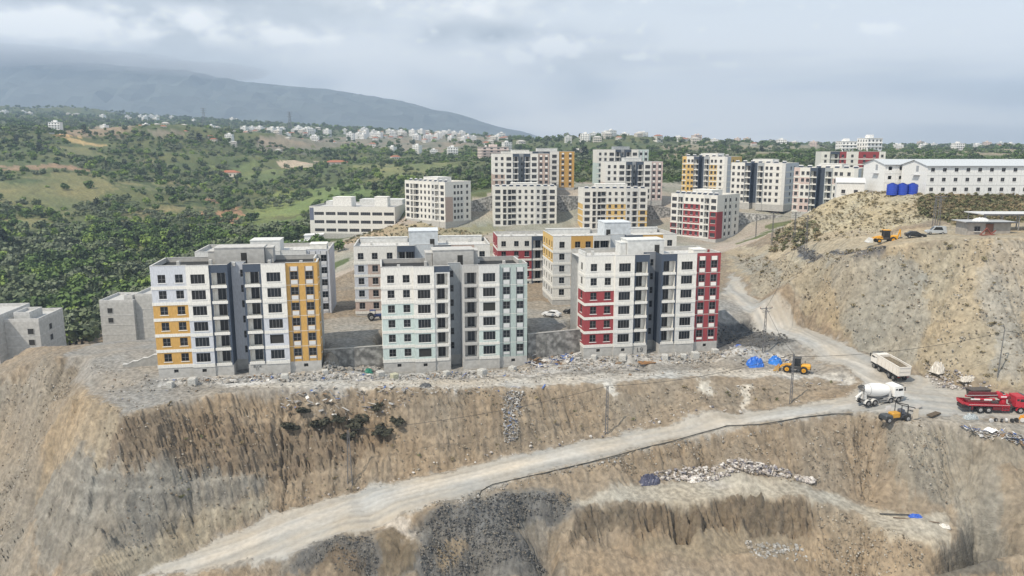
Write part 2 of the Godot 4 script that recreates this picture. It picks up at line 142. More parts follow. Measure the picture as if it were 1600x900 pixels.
class Grid:
	var x0 := 0.0
	var d0 := 0.0
	var step := 1.0
	var nx := 0
	var nd := 0
	var h := PackedFloat32Array()
	var c := PackedColorArray()

	func _init(ax: float, bx: float, ad: float, bd: float, st: float, fill: Color) -> void:
		x0 = ax
		d0 = ad
		step = st
		nx = int((bx - ax) / st) + 1
		nd = int((bd - ad) / st) + 1
		h.resize(nx * nd)
		h.fill(-1000.0)
		c.resize(nx * nd)
		c.fill(fill)

	func triangle(a: Vector3, b: Vector3, e: Vector3) -> void:   # x, depth, height
		var lo := minf(a.y, minf(b.y, e.y))
		var hi := maxf(a.y, maxf(b.y, e.y))
		var den := (b.y - e.y) * (a.x - e.x) + (e.x - b.x) * (a.y - e.y)
		if absf(den) < 1e-6:
			return
		for j in range(maxi(0, ceili((lo - d0) / step)), mini(nd - 1, floori((hi - d0) / step)) + 1):
			var d := d0 + j * step
			var xa := 1e9
			var xb := -1e9
			for pq in [[a, b], [b, e], [e, a]]:
				var p: Vector3 = pq[0]
				var q: Vector3 = pq[1]
				if (p.y - d) * (q.y - d) <= 0.0:
					if absf(p.y - q.y) < 1e-6:
						xa = minf(xa, minf(p.x, q.x))
						xb = maxf(xb, maxf(p.x, q.x))
					else:
						var x := p.x + (q.x - p.x) * (d - p.y) / (q.y - p.y)
						xa = minf(xa, x)
						xb = maxf(xb, x)
			for i in range(maxi(0, ceili((xa - x0) / step)), mini(nx - 1, floori((xb - x0) / step)) + 1):
				var xx := x0 + i * step
				var l1 := ((b.y - e.y) * (xx - e.x) + (e.x - b.x) * (d - e.y)) / den
				var l2 := ((e.y - a.y) * (xx - e.x) + (a.x - e.x) * (d - e.y)) / den
				h[j * nx + i] = l1 * a.z + l2 * b.z + (1.0 - l1 - l2) * e.z

	func settle(times: int, edge: float) -> void:
		for k in h.size():
			if h[k] < -999.0:
				h[k] = edge
		for t in times:
			var o := h.duplicate()
			for j in range(1, nd - 1):
				for i in range(1, nx - 1):
					var k := j * nx + i
					h[k] = 0.4 * o[k] + 0.15 * (o[k - 1] + o[k + 1] + o[k - nx] + o[k + nx])

	func level(poly: PackedVector2Array, to: float) -> void:
		var lo := poly[0]
		var hi := poly[0]
		for p in poly:
			lo = lo.min(p)
			hi = hi.max(p)
		for j in range(maxi(0, ceili((lo.y - d0) / step)), mini(nd - 1, floori((hi.y - d0) / step)) + 1):
			for i in range(maxi(0, ceili((lo.x - x0) / step)), mini(nx - 1, floori((hi.x - x0) / step)) + 1):
				if Geometry2D.is_point_in_polygon(Vector2(x0 + i * step, d0 + j * step), poly):
					h[j * nx + i] = to

	func heap(x: float, d: float, top: float, r: float) -> void:
		for j in range(int((d - r * 2.0 - d0) / step), int((d + r * 2.0 - d0) / step) + 1):
			for i in range(int((x - r * 2.0 - x0) / step), int((x + r * 2.0 - x0) / step) + 1):
				var q := Vector2(x0 + i * step - x, d0 + j * step - d).length() / r
				h[j * nx + i] += top * maxf(0.0, 1.0 - q * 0.75) * (1.0 if q > 0.4 else 0.95)

	func paint(poly: PackedVector2Array, col: Color) -> void:
		var lo := poly[0]
		var hi := poly[0]
		for p in poly:
			lo = lo.min(p)
			hi = hi.max(p)
		for j in range(maxi(0, ceili((lo.y - d0) / step)), mini(nd - 1, floori((hi.y - d0) / step)) + 1):
			for i in range(maxi(0, ceili((lo.x - x0) / step)), mini(nx - 1, floori((hi.x - x0) / step)) + 1):
				if Geometry2D.is_point_in_polygon(Vector2(x0 + i * step, d0 + j * step), poly):
					c[j * nx + i] = col

	func soften(times: int) -> void:
		for t in times:
			var o := c.duplicate()
			for j in range(1, nd - 1):
				for i in range(1, nx - 1):
					var k := j * nx + i
					var m := o[k] * 0.4 + (o[k - 1] + o[k + 1] + o[k - nx] + o[k + nx]) * 0.15
					c[k] = m

	func at(x: float, d: float) -> float:
		var fx := clampf((x - x0) / step, 0.0, nx - 1.001)
		var fd := clampf((d - d0) / step, 0.0, nd - 1.001)
		var i := int(fx)
		var j := int(fd)
		fx -= i
		fd -= j
		var k := j * nx + i
		return lerpf(lerpf(h[k], h[k + 1], fx), lerpf(h[k + nx], h[k + nx + 1], fx), fd)

	func tint(x: float, d: float) -> Color:
		return c[clampi(roundi((d - d0) / step), 0, nd - 1) * nx + clampi(roundi((x - x0) / step), 0, nx - 1)]


class Mesher:
	var v := PackedVector3Array()
	var n := PackedVector3Array()
	var c := PackedColorArray()

	func tri(a: Vector3, b: Vector3, e: Vector3, col: Color) -> void:   # counter-clockwise from outside
		var q := (b - a).cross(e - a).normalized()
		v.append_array([a, e, b])
		n.append_array([q, q, q])
		c.append_array([col, col, col])

	func quad(a: Vector3, b: Vector3, e: Vector3, f: Vector3, col: Color) -> void:
		var q := (b - a).cross(e - a)
		if q.length_squared() < 1e-14:
			q = (e - a).cross(f - a)
		q = q.normalized()
		v.append_array([a, e, b, a, f, e])
		n.append_array([q, q, q, q, q, q])
		c.append_array([col, col, col, col, col, col])

	func smooth_quad(a: Vector3, b: Vector3, e: Vector3, f: Vector3, na: Vector3, nb: Vector3, ne: Vector3, nf: Vector3, col: Color) -> void:
		v.append_array([a, e, b, a, f, e])
		n.append_array([na, ne, nb, na, nf, ne])
		c.append_array([col, col, col, col, col, col])

	func box(lo: Vector3, hi: Vector3, col: Color, t := Transform3D()) -> void:
		var p: Array[Vector3] = []
		for k in 8:
			p.append(t * Vector3(hi.x if k & 1 else lo.x, hi.y if k & 2 else lo.y, hi.z if k & 4 else lo.z))
		quad(p[4], p[5], p[7], p[6], col)
		quad(p[1], p[0], p[2], p[3], col)
		quad(p[5], p[1], p[3], p[7], col)
		quad(p[0], p[4], p[6], p[2], col)
		quad(p[6], p[7], p[3], p[2], col)
		quad(p[0], p[1], p[5], p[4], col)

	func bevel(lo: Vector3, hi: Vector3, r: float, col: Color, t := Transform3D()) -> void:   # a box with chamfered edges
		var mid := (lo + hi) / 2.0
		var e := (hi - lo) / 2.0
		r = minf(r, minf(e.x, minf(e.y, e.z)) * 0.9)
		var corner := func(sx: int, sy: int, sz: int, axis: int) -> Vector3:
			var q := e - Vector3(r, r, r)
			q[axis] = e[axis]
			return t * (mid + Vector3(sx, sy, sz) * q)
		for axis in 3:
			var b := (axis + 1) % 3
			var g := (axis + 2) % 3
			for s in [-1, 1]:
				var ps: Array[Vector3] = []
				for w in [[-1, -1], [1, -1], [1, 1], [-1, 1]]:
					var sg := [0, 0, 0]
					sg[axis] = s
					sg[b] = w[0]
					sg[g] = w[1]
					ps.append(corner.call(sg[0], sg[1], sg[2], axis))
				if s > 0:
					quad(ps[0], ps[1], ps[2], ps[3], col)
				else:
					quad(ps[3], ps[2], ps[1], ps[0], col)
			for s1 in [-1, 1]:
				for s2 in [-1, 1]:
					var lo_s := [0, 0, 0]
					var hi_s := [0, 0, 0]
					lo_s[axis] = -1
					hi_s[axis] = 1
					lo_s[b] = s1
					hi_s[b] = s1
					lo_s[g] = s2
					hi_s[g] = s2
					var a0: Vector3 = corner.call(lo_s[0], lo_s[1], lo_s[2], b)
					var a1: Vector3 = corner.call(hi_s[0], hi_s[1], hi_s[2], b)
					var b0: Vector3 = corner.call(lo_s[0], lo_s[1], lo_s[2], g)
					var b1: Vector3 = corner.call(hi_s[0], hi_s[1], hi_s[2], g)
					if s1 * s2 > 0:
						quad(a0, b0, b1, a1, col)
					else:
						quad(a1, b1, b0, a0, col)
		for sx in [-1, 1]:
			for sy in [-1, 1]:
				for sz in [-1, 1]:
					var a: Vector3 = corner.call(sx, sy, sz, 0)
					var b: Vector3 = corner.call(sx, sy, sz, 1)
					var g: Vector3 = corner.call(sx, sy, sz, 2)
					if sx * sy * sz > 0:
						tri(a, b, g, col)
					else:
						tri(a, g, b, col)

	func prism(pts: Array, z0: float, z1: float, col: Color, t := Transform3D()) -> void:   # a convex outline in x, y (counter-clockwise) drawn out along z
		var k := pts.size()
		for i in k:
			var a: Vector2 = pts[i]
			var b: Vector2 = pts[(i + 1) % k]
			quad(t * Vector3(a.x, a.y, z1), t * Vector3(a.x, a.y, z0), t * Vector3(b.x, b.y, z0), t * Vector3(b.x, b.y, z1), col)
		for i in range(1, k - 1):
			var a: Vector2 = pts[0]
			var b: Vector2 = pts[i]
			var e: Vector2 = pts[i + 1]
			tri(t * Vector3(a.x, a.y, z1), t * Vector3(b.x, b.y, z1), t * Vector3(e.x, e.y, z1), col)
			tri(t * Vector3(a.x, a.y, z0), t * Vector3(e.x, e.y, z0), t * Vector3(b.x, b.y, z0), col)

	func rod(a: Vector3, b: Vector3, ra: float, rb: float, seg: int, col: Color, caps := true) -> void:
		var w := (b - a).normalized()
		var u := w.cross(Vector3.UP if absf(w.y) < 0.9 else Vector3.RIGHT).normalized()
		var q := w.cross(u)
		for i in seg:
			var a0 := TAU * i / seg
			var a1 := TAU * (i + 1) / seg
			var n0 := u * cos(a0) + q * sin(a0)
			var n1 := u * cos(a1) + q * sin(a1)
			smooth_quad(a + n0 * ra, a + n1 * ra, b + n1 * rb, b + n0 * rb, n0, n1, n1, n0, col)
			if caps:
				tri(a, a + n1 * ra, a + n0 * ra, col)
				tri(b, b + n0 * rb, b + n1 * rb, col)

	func path(pts: Array, r: float, seg: int, col: Color) -> void:
		for i in pts.size() - 1:
			rod(pts[i], pts[i + 1], r, r, seg, col, false)

	func mesh() -> ArrayMesh:
		var a := []
		a.resize(Mesh.ARRAY_MAX)
		a[Mesh.ARRAY_VERTEX] = v
		a[Mesh.ARRAY_NORMAL] = n
		a[Mesh.ARRAY_COLOR] = c
		var m := ArrayMesh.new()
		m.add_surface_from_arrays(Mesh.PRIMITIVE_TRIANGLES, a)
		return m


# ---- naming and tagging ----
func numbered(called: String) -> String:
	var k: int = taken.get(called, 0)
	taken[called] = k + 1
	return called if k == 0 else "%s_%03d" % [called, k]


func tag(o: Node, label: String, category: String, group := "", kind := "") -> void:
	if label:
		o.set_meta("label", label)
	if category:
		o.set_meta("category", category)
	if group:
		o.set_meta("group", group)
	if kind:
		o.set_meta("kind", kind)


func thing(called: String, label: String, category: String, at := Vector3.ZERO, turn := 0.0, group := "") -> Node3D:
	var o := Node3D.new()
	o.name = numbered(called)
	add_child(o, true)
	o.position = at
	o.rotation.y = turn
	tag(o, label, category, group, "thing")
	return o


func part(called: String, m: Mesh, mat: Material, parent: Node, t := Transform3D()) -> MeshInstance3D:
	var o := MeshInstance3D.new()
	o.name = called
	o.mesh = m
	o.material_override = mat
	o.transform = t
	parent.add_child(o, true)
	return o


func solo(called: String, m: Mesh, mat: Material, label: String, category: String, at := Vector3.ZERO, turn := 0.0, group := "") -> MeshInstance3D:
	var o := MeshInstance3D.new()
	o.name = numbered(called)
	o.mesh = m
	o.material_override = mat
	o.position = at
	o.rotation.y = turn
	add_child(o, true)
	tag(o, label, category, group)
	return o


func structure(called: String, m: Mesh, mat: Material, kind := "structure") -> MeshInstance3D:
	var o := part(called, m, mat, self)
	o.set_meta("kind", kind)
	return o


func V(x: float, d: float, y: float) -> Vector3:
	return Vector3(x, y, -d)


func ground(x: float, d: float) -> float:
	if d > 262.0 or x < -195.0 or x > 210.0:
		return mid.at(x, d)
	return near.at(x, d)


func on_ground(x: float, d: float, up := 0.0) -> Vector3:
	return Vector3(x, ground(x, d) + up, -d)


# ---- materials ----
func flat(key: String, col: Color, rough := 0.8, metal := 0.0) -> StandardMaterial3D:   # linear base colour
	if not mats.has(key):
		var m := StandardMaterial3D.new()
		m.resource_name = key
		m.albedo_color = col.linear_to_srgb()
		m.roughness = rough
		m.metallic = metal
		mats[key] = m
	return mats[key]


func tinted(key: String, rough: float, metal := 0.0) -> StandardMaterial3D:
	if not mats.has(key):
		var m := StandardMaterial3D.new()
		m.resource_name = key
		m.vertex_color_use_as_albedo = true
		m.roughness = rough
		m.metallic = metal
		mats[key] = m
	return mats[key]


func noise_picture(size: int, freq: float, octaves: int, lo: float, hi: float, seed_: int, kind := FastNoiseLite.TYPE_SIMPLEX_SMOOTH, normal := false, bump := 4.0) -> NoiseTexture2D:
	var f := FastNoiseLite.new()
	f.noise_type = kind
	f.frequency = freq
	f.fractal_octaves = octaves
	f.seed = seed_
	var t := NoiseTexture2D.new()
	t.width = size
	t.height = size
	t.seamless = true
	t.noise = f
	if normal:
		t.as_normal_map = true
		t.bump_strength = bump
	else:
		var g := Gradient.new()
		g.offsets = PackedFloat32Array([0.22, 0.78])
		g.colors = PackedColorArray([Color(lo, lo, lo), Color(hi, hi, hi)])
		t.color_ramp = g
	return t


func worn(key: String, rough: float, scale: float, lo: float, bump: float) -> StandardMaterial3D:   # vertex colour with grain, stains and a fine relief
	if not mats.has(key):
		var m := tinted(key, rough)
		m.albedo_texture = noise_picture(1024, 0.012, 6, lo, 1.0, key.hash() % 1000)
		m.uv1_triplanar = true
		m.uv1_world_triplanar = true
		m.uv1_scale = Vector3.ONE * scale if key != "wall_paint" else Vector3(0.45, 0.07, 0.45)   # rain streaks run down the walls
		if bump > 0.0:
			m.normal_enabled = true
			m.normal_texture = noise_picture(1024, 0.03, 5, 0, 1, key.hash() % 777, FastNoiseLite.TYPE_SIMPLEX_SMOOTH, true, bump)
	return mats[key]


var near: Grid
var mid: Grid
var crest := PackedVector2Array()
var crest_nx := 0
var lanes := []
var crest_nd := 0


func control_points() -> PackedVector3Array:
	var all := PackedVector3Array()
	for list in [MOUND_CREST, MOUND_FACE, TERRACE_EDGE, ROAD_TOP_EDGE, ROAD_LOW_EDGE, BENCH_BACK, BENCH_FRONT, PIT, GRAVEL_HEAPS, RIGHT_BANK, JUNCTION, CLIMBING_ROAD_LEFT, CLIMBING_ROAD_RIGHT, HILL_CREST, TRACK_BACK, MOUND_TOP, TERRACE, UPPER_TERRACE, LEFT_FLANK, MIDDLE, UPPER, DORM_SHELF, FRONT, VALLEY, TOWN_RIDGE, FAR]:
		for p in list:
			all.append(Vector3(p[0], p[1], p[2]))
	return all


func survey() -> void:   # the lie of the land: levelled points joined by triangles, then drawn out on two grids
	near = Grid.new(-200.0, 215.0, 30.0, 270.0, 0.6, Color(0.285, 0.232, 0.17, 0.85))
	mid = Grid.new(-1700.0, 2000.0, 150.0, 3700.0, 9.0, Color(0.115, 0.14, 0.05, 0.85))
	var pts := control_points()
	var flat_pts := PackedVector2Array()
	for p in pts:
		flat_pts.append(Vector2(p.x, p.y))
	var t := Geometry2D.triangulate_delaunay(flat_pts)
	for k in range(0, t.size(), 3):
		near.triangle(pts[t[k]], pts[t[k + 1]], pts[t[k + 2]])
		mid.triangle(pts[t[k]], pts[t[k + 1]], pts[t[k + 2]])
	for pad in [[-66.4, 137.9, 9.95, 30, 12, 4.5, 0.1], [-25.76, 147.5, 9.8, 29.5, 12, 4.5, -1.6], [15.0, 154.35, 10.8, 30, 12, 4.5, -0.35], [-37.5, 178.9, 7.0, 33, 16, 4, 3.1], [10.2, 188.4, 8.0, 33, 15, 4, 3.7], [-4.2, 219, 7.0, 19, 14, 3, 3.6]]:   # levelled ground under and before the blocks
		var turn := deg_to_rad(pad[2])
		var along := Vector2(cos(turn), sin(turn))
		var away := Vector2(-sin(turn), cos(turn))
		var o := Vector2(pad[0], pad[1])
		near.level(PackedVector2Array([o - along - away * pad[5], o + along * pad[3] - away * pad[5], o + along * pad[3] + away * pad[4], o - along + away * pad[4]]), pad[6])
	near.settle(1, -30.0)
	for heap in [[-11.0, 109.0, 1.3, 2.6], [-6.0, 109.6, 1.5, 2.4], [-1.5, 110.4, 1.9, 2.6], [4.0, 112.0, 1.5, 2.4], [8.0, 112.6, 1.2, 2.2], [-2.5, 106.0, 1.4, 2.6], [1.0, 104.5, 1.6, 2.8], [-8.0, 105.0, 1.2, 2.4], [-14.0, 105.0, 1.3, 2.2], [-19.0, 106.0, 1.4, 2.2], [-22.5, 104.0, 1.3, 2.0], [-27.0, 105.0, 1.6, 2.4], [-31.0, 104.0, 1.3, 2.2], [46.0, 152.5, 2.2, 4.0], [50.0, 154.5, 1.8, 3.5], [11.0, 147.0, 0.5, 3.0], [-32.0, 142.5, 0.6, 3.0]]:   # tipped heaps of spoil
		near.heap(heap[0], heap[1], heap[2], heap[3])
	mid.settle(2, 30.0)
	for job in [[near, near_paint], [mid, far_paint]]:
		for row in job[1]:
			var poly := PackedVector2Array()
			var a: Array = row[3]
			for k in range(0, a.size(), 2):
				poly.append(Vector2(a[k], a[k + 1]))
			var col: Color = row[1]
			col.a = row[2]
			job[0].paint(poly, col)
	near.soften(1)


func find_crests() -> void:   # for every place on a slope, the place on the crest above it: rills run straight down from there
	var st := 1.2
	crest_nx = int(415.0 / st) + 1
	crest_nd = int(240.0 / st) + 1
	crest.resize(crest_nx * crest_nd)
	var steep := PackedInt32Array()
	var up := PackedVector2Array()
	for j in crest_nd:
		for i in crest_nx:
			var x := -200.0 + i * st
			var d := 30.0 + j * st
			crest[j * crest_nx + i] = Vector2(x, d)
			var g := Vector2(near.at(x + 2.5, d) - near.at(x - 2.5, d), near.at(x, d + 2.5) - near.at(x, d - 2.5)) / 5.0
			if g.length() > 0.25:
				steep.append(j * crest_nx + i)
				up.append(Vector2(x, d) + g.normalized() * 1.5)
	for pass_no in 24:
		var o := crest.duplicate()
		for k in steep.size():
			crest[steep[k]] = sample_crest(o, up[k])


func sample_crest(o: PackedVector2Array, p: Vector2) -> Vector2:
	var fx := clampf((p.x + 200.0) / 1.2, 0.0, crest_nx - 1.001)
	var fd := clampf((p.y - 30.0) / 1.2, 0.0, crest_nd - 1.001)
	var i := int(fx)
	var j := int(fd)
	var k := j * crest_nx + i
	return o[k].lerp(o[k + 1], fx - i).lerp(o[k + crest_nx].lerp(o[k + crest_nx + 1], fx - i), fd - j)


func crest_at(x: float, d: float) -> Vector2:
	return sample_crest(crest, Vector2(x, d))


func road_lane(x: float, d: float) -> Vector2:   # how far across and how far along the nearest road
	var best := 1e9
	var out := Vector2.ZERO
	var p := Vector2(x, d)
	for line in lanes:
		var run := 0.0
		for k in line.size() - 1:
			var a: Vector2 = line[k]
			var b: Vector2 = line[k + 1]
			var ab := b - a
			var t := clampf((p - a).dot(ab) / ab.length_squared(), 0.0, 1.0)
			var off := p - a - ab * t
			var q := off.length()
			if q < best:
				best = q
				out = Vector2(q * signf(ab.cross(off)), run + ab.length() * t)
			run += ab.length()
	return out


func terrain() -> void:
	for pair in [[ROAD_TOP_EDGE, ROAD_LOW_EDGE], [CLIMBING_ROAD_RIGHT, CLIMBING_ROAD_LEFT]]:
		var line := PackedVector2Array()
		for k in mini(pair[0].size(), pair[1].size()):
			line.append(Vector2(pair[0][k][0] + pair[1][k][0], pair[0][k][1] + pair[1][k][1]) / 2.0)
		lanes.append(line)
	lanes.append(PackedVector2Array([Vector2(58, 128.5), Vector2(66, 130), Vector2(75, 127), Vector2(90, 122)]))
	find_crests()
	var ds := PackedFloat32Array()
	var d := 48.0
	while d < 9000.0:
		ds.append(d)
		d += 0.34 if d < 165.0 else 0.8 if d < 270.0 else d * 0.011 if d < 3700.0 else d * 0.05
	var ts := PackedFloat32Array()
	for i in 20:
		ts.append(-1.0 + 0.25 * i / 20.0)
	for i in 761:
		ts.append(-0.75 + 1.5 * i / 760.0)
	for i in 20:
		ts.append(0.75 + 0.25 * (i + 1) / 20.0)
	var cols := ts.size()
	var rows := ds.size()
	var v := PackedVector3Array()
	var c := PackedColorArray()
	var kind := PackedByteArray()
	v.resize(cols * rows)
	c.resize(cols * rows)
	kind.resize(cols * rows)
	for j in rows:
		d = ds[j]
		for i in cols:
			var x := d * ts[i]
			var k := j * cols + i
			var h := 0.0
			var col: Color
			var close := d < 262.0 and x > -195.0 and x < 210.0
			if close:
				h = near.at(x, d)
				if d > 242.0:
					h = lerpf(h, mid.at(x, d), (d - 242.0) / 20.0)
				var gx := (near.at(x + 1.5, d) - near.at(x - 1.5, d)) / 3.0
				var gd := (near.at(x, d + 1.5) - near.at(x, d - 1.5)) / 3.0
				var s := sqrt(gx * gx + gd * gd)
				var warp := noise_a.get_noise_2d(x * 1.1, d * 1.1)
				var warp2 := noise_b.get_noise_2d(x * 3.5 + 200.0, d * 3.5)
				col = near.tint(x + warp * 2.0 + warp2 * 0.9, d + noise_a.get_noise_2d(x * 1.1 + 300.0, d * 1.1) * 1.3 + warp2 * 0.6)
				var rough := col.a
				var steep := smoothstep(0.28, 0.8, s)
				var bed := noise_b.get_noise_2d(x * 2.2, d * 2.2)
				var streak := 0.0
				if steep > 0.01 and rough > 0.08:
					var top := crest_at(x, d) * 1.0 + Vector2(warp2 * 0.5, warp2 * 0.3)
					var g0 := noise_r.get_noise_2d(top.x * 0.55 + h * 0.12, top.y * 0.55)
					var g1 := noise_r.get_noise_2d(top.x * 2.4 + h * 0.22 + 40.0, top.y * 2.4)
					var g2 := noise_a.get_noise_2d(top.x * 7.0 + h * 0.5 + 80.0, top.y * 7.0)
					var lump := noise_b.get_noise_2d(x * 2.4 + 20.0, d * 2.0 + h * 2.4)
					var g3 := noise_b.get_noise_2d(top.x * 13.0 + h * 1.2, top.y * 13.0 + 9.0)
					var gate := smoothstep(-0.15, 0.45, noise_a.get_noise_2d(top.x * 0.5 + 900.0, top.y * 0.5 + h * 0.5))
					var cleft := smoothstep(0.45, 0.9, g1)
					streak = g1 * 0.55 + g2 * 0.7 + g3 * 0.5
					h += steep * minf(rough, 1.1) * (-1.3 * maxf(g0, 0.0) * (0.5 + gate) - 1.35 * cleft * gate + g2 * 0.7 + g3 * 0.62 + lump * 0.8)
					if rough > 0.95:
						h += steep * (absf(noise_b.get_noise_2d(x * 4.0, d * 3.0 + h * 2.0)) - 0.25) * 2.2
				h += bed * 0.32 * minf(rough, 1.0) + noise_b.get_noise_2d(x * 0.6, d * 0.6) * 0.3 * minf(1.0, rough * 3.0)
				if rough > 0.85:
					h += noise_b.get_noise_2d(x * 6.0, d * 6.0) * 0.25
				var lum := 1.0 + bed * 0.18 + noise_b.get_noise_2d(x * 4.5, d * 4.5) * 0.16 + noise_a.get_noise_2d(x * 0.35, d * 0.35) * 0.14 - steep * streak * 0.2
				if steep > 0.1 and x < -30.0 and d < 140.0:
					h += steep * 0.55 * noise_b.get_noise_2d(h * 8.0 + warp * 2.0, x * 0.05)
				if steep > 0.1 and x < 5.0 and d < 140.0:   # beds of clay and sand in the cut
					var band := noise_b.get_noise_2d(h * 7.0 + warp * 2.0, x * 0.04)
					lum += steep * (0.16 * band + 0.22 * smoothstep(0.25, 0.4, band) * smoothstep(-35.0, -50.0, x) * smoothstep(-82.0, -74.0, x))
				var warm := noise_a.get_noise_2d(x * 0.5 + 700.0, d * 0.5) * 0.10
				kind[k] = 1 if rough < 0.1 else 0
				if kind[k] == 1:
					var lane := road_lane(x, d)
					var rut := noise_b.get_noise_2d(lane.x * 7.0, lane.y * 0.22)
					var rut2 := noise_b.get_noise_2d(lane.x * 3.0 + 60.0, lane.y * 0.12)
					lum = 1.0 + rut * 0.20 + rut2 * 0.16 + bed * 0.07 + noise_a.get_noise_2d(x * 0.4, d * 0.4) * 0.1
					warm += rut2 * 0.05
					h -= 0.08 - rut * 0.14
				col = Color(col.r * lum * (1.0 + warm), col.g * lum, col.b * lum * (1.0 - warm * 1.3))
			else:
				h = mid.at(x, d)
				if d > 3300.0:
					h = lerpf(h, 30.0, smoothstep(3300.0, 6000.0, d))
				var w := noise_a.get_noise_2d(x * 0.12, d * 0.12)
				col = mid.tint(x + w * 34.0, d + noise_a.get_noise_2d(x * 0.12 + 90.0, d * 0.12) * 26.0)
				var f := noise_a.get_noise_2d(x * 0.9, d * 0.9)
				h += f * (1.2 if d > 420.0 else 0.5) + noise_a.get_noise_2d(x * 0.05, d * 0.05) * minf(9.0, maxf(0.0, (d - 480.0) * 0.02))
				var lum := 1.0 + f * 0.28 + w * 0.28
				col = Color(col.r * lum * (1.0 + w * 0.25), col.g * lum, col.b * lum)
				kind[k] = 0 if d < 420.0 else 2
			v[k] = Vector3(x, h, -d)
			c[k] = Color(maxf(col.r, 0.01), maxf(col.g, 0.01), maxf(col.b, 0.01))
	var n := PackedVector3Array()
	n.resize(cols * rows)
	for j in rows:
		for i in cols:
			var k := j * cols + i
			var across := v[k + (1 if i < cols - 1 else 0)] - v[k - (1 if i > 0 else 0)]
			var along := v[k + (cols if j < rows - 1 else 0)] - v[k - (cols if j > 0 else 0)]
			n[k] = across.cross(along).normalized()
	var names := ["earth_terrain", "dirt_road", "valley_land"]
	var look := [worn("earth", 0.95, 0.075, 0.76, 9.0), worn("road_dust", 0.95, 0.06, 0.92, 2.0), worn("field", 1.0, 0.03, 0.75, 0.0)]
	for part_kind in 3:
		var idx := PackedInt32Array()
		var remap := PackedInt32Array()
		remap.resize(cols * rows)
		remap.fill(-1)
		var pv := PackedVector3Array()
		var pn := PackedVector3Array()
		var pc := PackedColorArray()
		for j in rows - 1:
			for i in cols - 1:
				var k := j * cols + i
				if kind[k] != part_kind:
					continue
				for q in [k, k + cols, k + 1, k + 1, k + cols, k + cols + 1]:
					if remap[q] < 0:
						remap[q] = pv.size()
						pv.append(v[q])
						pn.append(n[q])
						pc.append(c[q])
					idx.append(remap[q])
		var a := []
		a.resize(Mesh.ARRAY_MAX)
		a[Mesh.ARRAY_VERTEX] = pv
		a[Mesh.ARRAY_NORMAL] = pn
		a[Mesh.ARRAY_COLOR] = pc
		a[Mesh.ARRAY_INDEX] = idx
		var m := ArrayMesh.new()
		m.add_surface_from_arrays(Mesh.PRIMITIVE_TRIANGLES, a)
		structure(names[part_kind], m, look[part_kind])


func mountain() -> void:
	var ridge := [[-2200, 118], [-900, 108], [-300, 98], [0, 97], [150, 99], [300, 110], [400, 128], [500, 137], [600, 150], [700, 172], [800, 199], [860, 213], [930, 224], [1050, 232]]
	var m := PackedVector3Array()
	var cols := 220
	var rows := 60
	for j in rows:
		var s := float(j) / (rows - 1)
		for i in cols:
			var px := -2200.0 + 3250.0 * i / (cols - 1)
			var top := 97.0
			for r in ridge.size() - 1:
				if px >= ridge[r][0] and px <= ridge[r + 1][0]:
					top = lerpf(ridge[r][1], ridge[r + 1][1], smoothstep(0.0, 1.0, (px - ridge[r][0]) / (ridge[r + 1][0] - ridge[r][0])) * 0.5 + (px - ridge[r][0]) / (ridge[r + 1][0] - ridge[r][0]) * 0.5)
			var peak := (229.0 - top) / 1190.0 * 7000.0
			var d := lerpf(4900.0, 8600.0, s)
			var x := (px - 800.0) / 1190.0 * 7000.0
			var rise := smoothstep(0.0, 1.0, s / 0.58) if s < 0.58 else smoothstep(0.0, 1.0, (1.0 - s) / 0.42)
			var y := 20.0 + peak * rise
			var spur := absf(noise_a.get_noise_2d(x * 0.034, d * 0.014))
			y += (spur * -170.0 + noise_a.get_noise_2d(x * 0.08, d * 0.08) * 40.0) * sin(PI * clampf(s * 0.86, 0.0, 1.0)) * clampf(peak / 500.0, 0.0, 1.0) * (1.0 - smoothstep(0.45, 0.58, s) * 0.8)
			m.append(Vector3(x, y, -d))
	var mm := Mesher.new()
	for j in rows - 1:
		for i in cols - 1:
			var k := j * cols + i
			var t := 0.8 + 0.4 * noise_a.get_noise_2d(m[k].x * 0.03, m[k].z * 0.03)
			mm.quad(m[k], m[k + 1], m[k + cols + 1], m[k + cols], Color(0.13, 0.15, 0.14) * t)
	structure("mountain", mm.mesh(), tinted("mountain_scrub", 1.0))
	var white := FogMaterial.new()
	white.density = 0.0018
	white.albedo = Color(0.97, 0.98, 1.0)
	for e in [[-4900.0, 6900.0, 760.0, 2400.0, 200.0, 1500.0], [-3600.0, 6900.0, 750.0, 1700.0, 190.0, 1300.0], [-2750.0, 6950.0, 690.0, 1200.0, 150.0, 1100.0], [-4200.0, 6700.0, 790.0, 1500.0, 170.0, 1200.0]]:
		var o := FogVolume.new()
		o.name = numbered("cloud_bank")
		o.shape = RenderingServer.FOG_VOLUME_SHAPE_ELLIPSOID
		o.size = Vector3(e[3], e[4], e[5])
		o.material = white
		o.position = V(e[0], e[1], e[2])
		add_child(o, true)
		tag(o, "low cloud lying on the top of the mountain", "", "", "stuff")


# ---- sky ----
func blob(az: float, el: float, a: float, e: float, sa: float, se: float) -> float:
	return exp(-pow((az - a) / sa, 2.0) - pow((el - e) / se, 2.0))


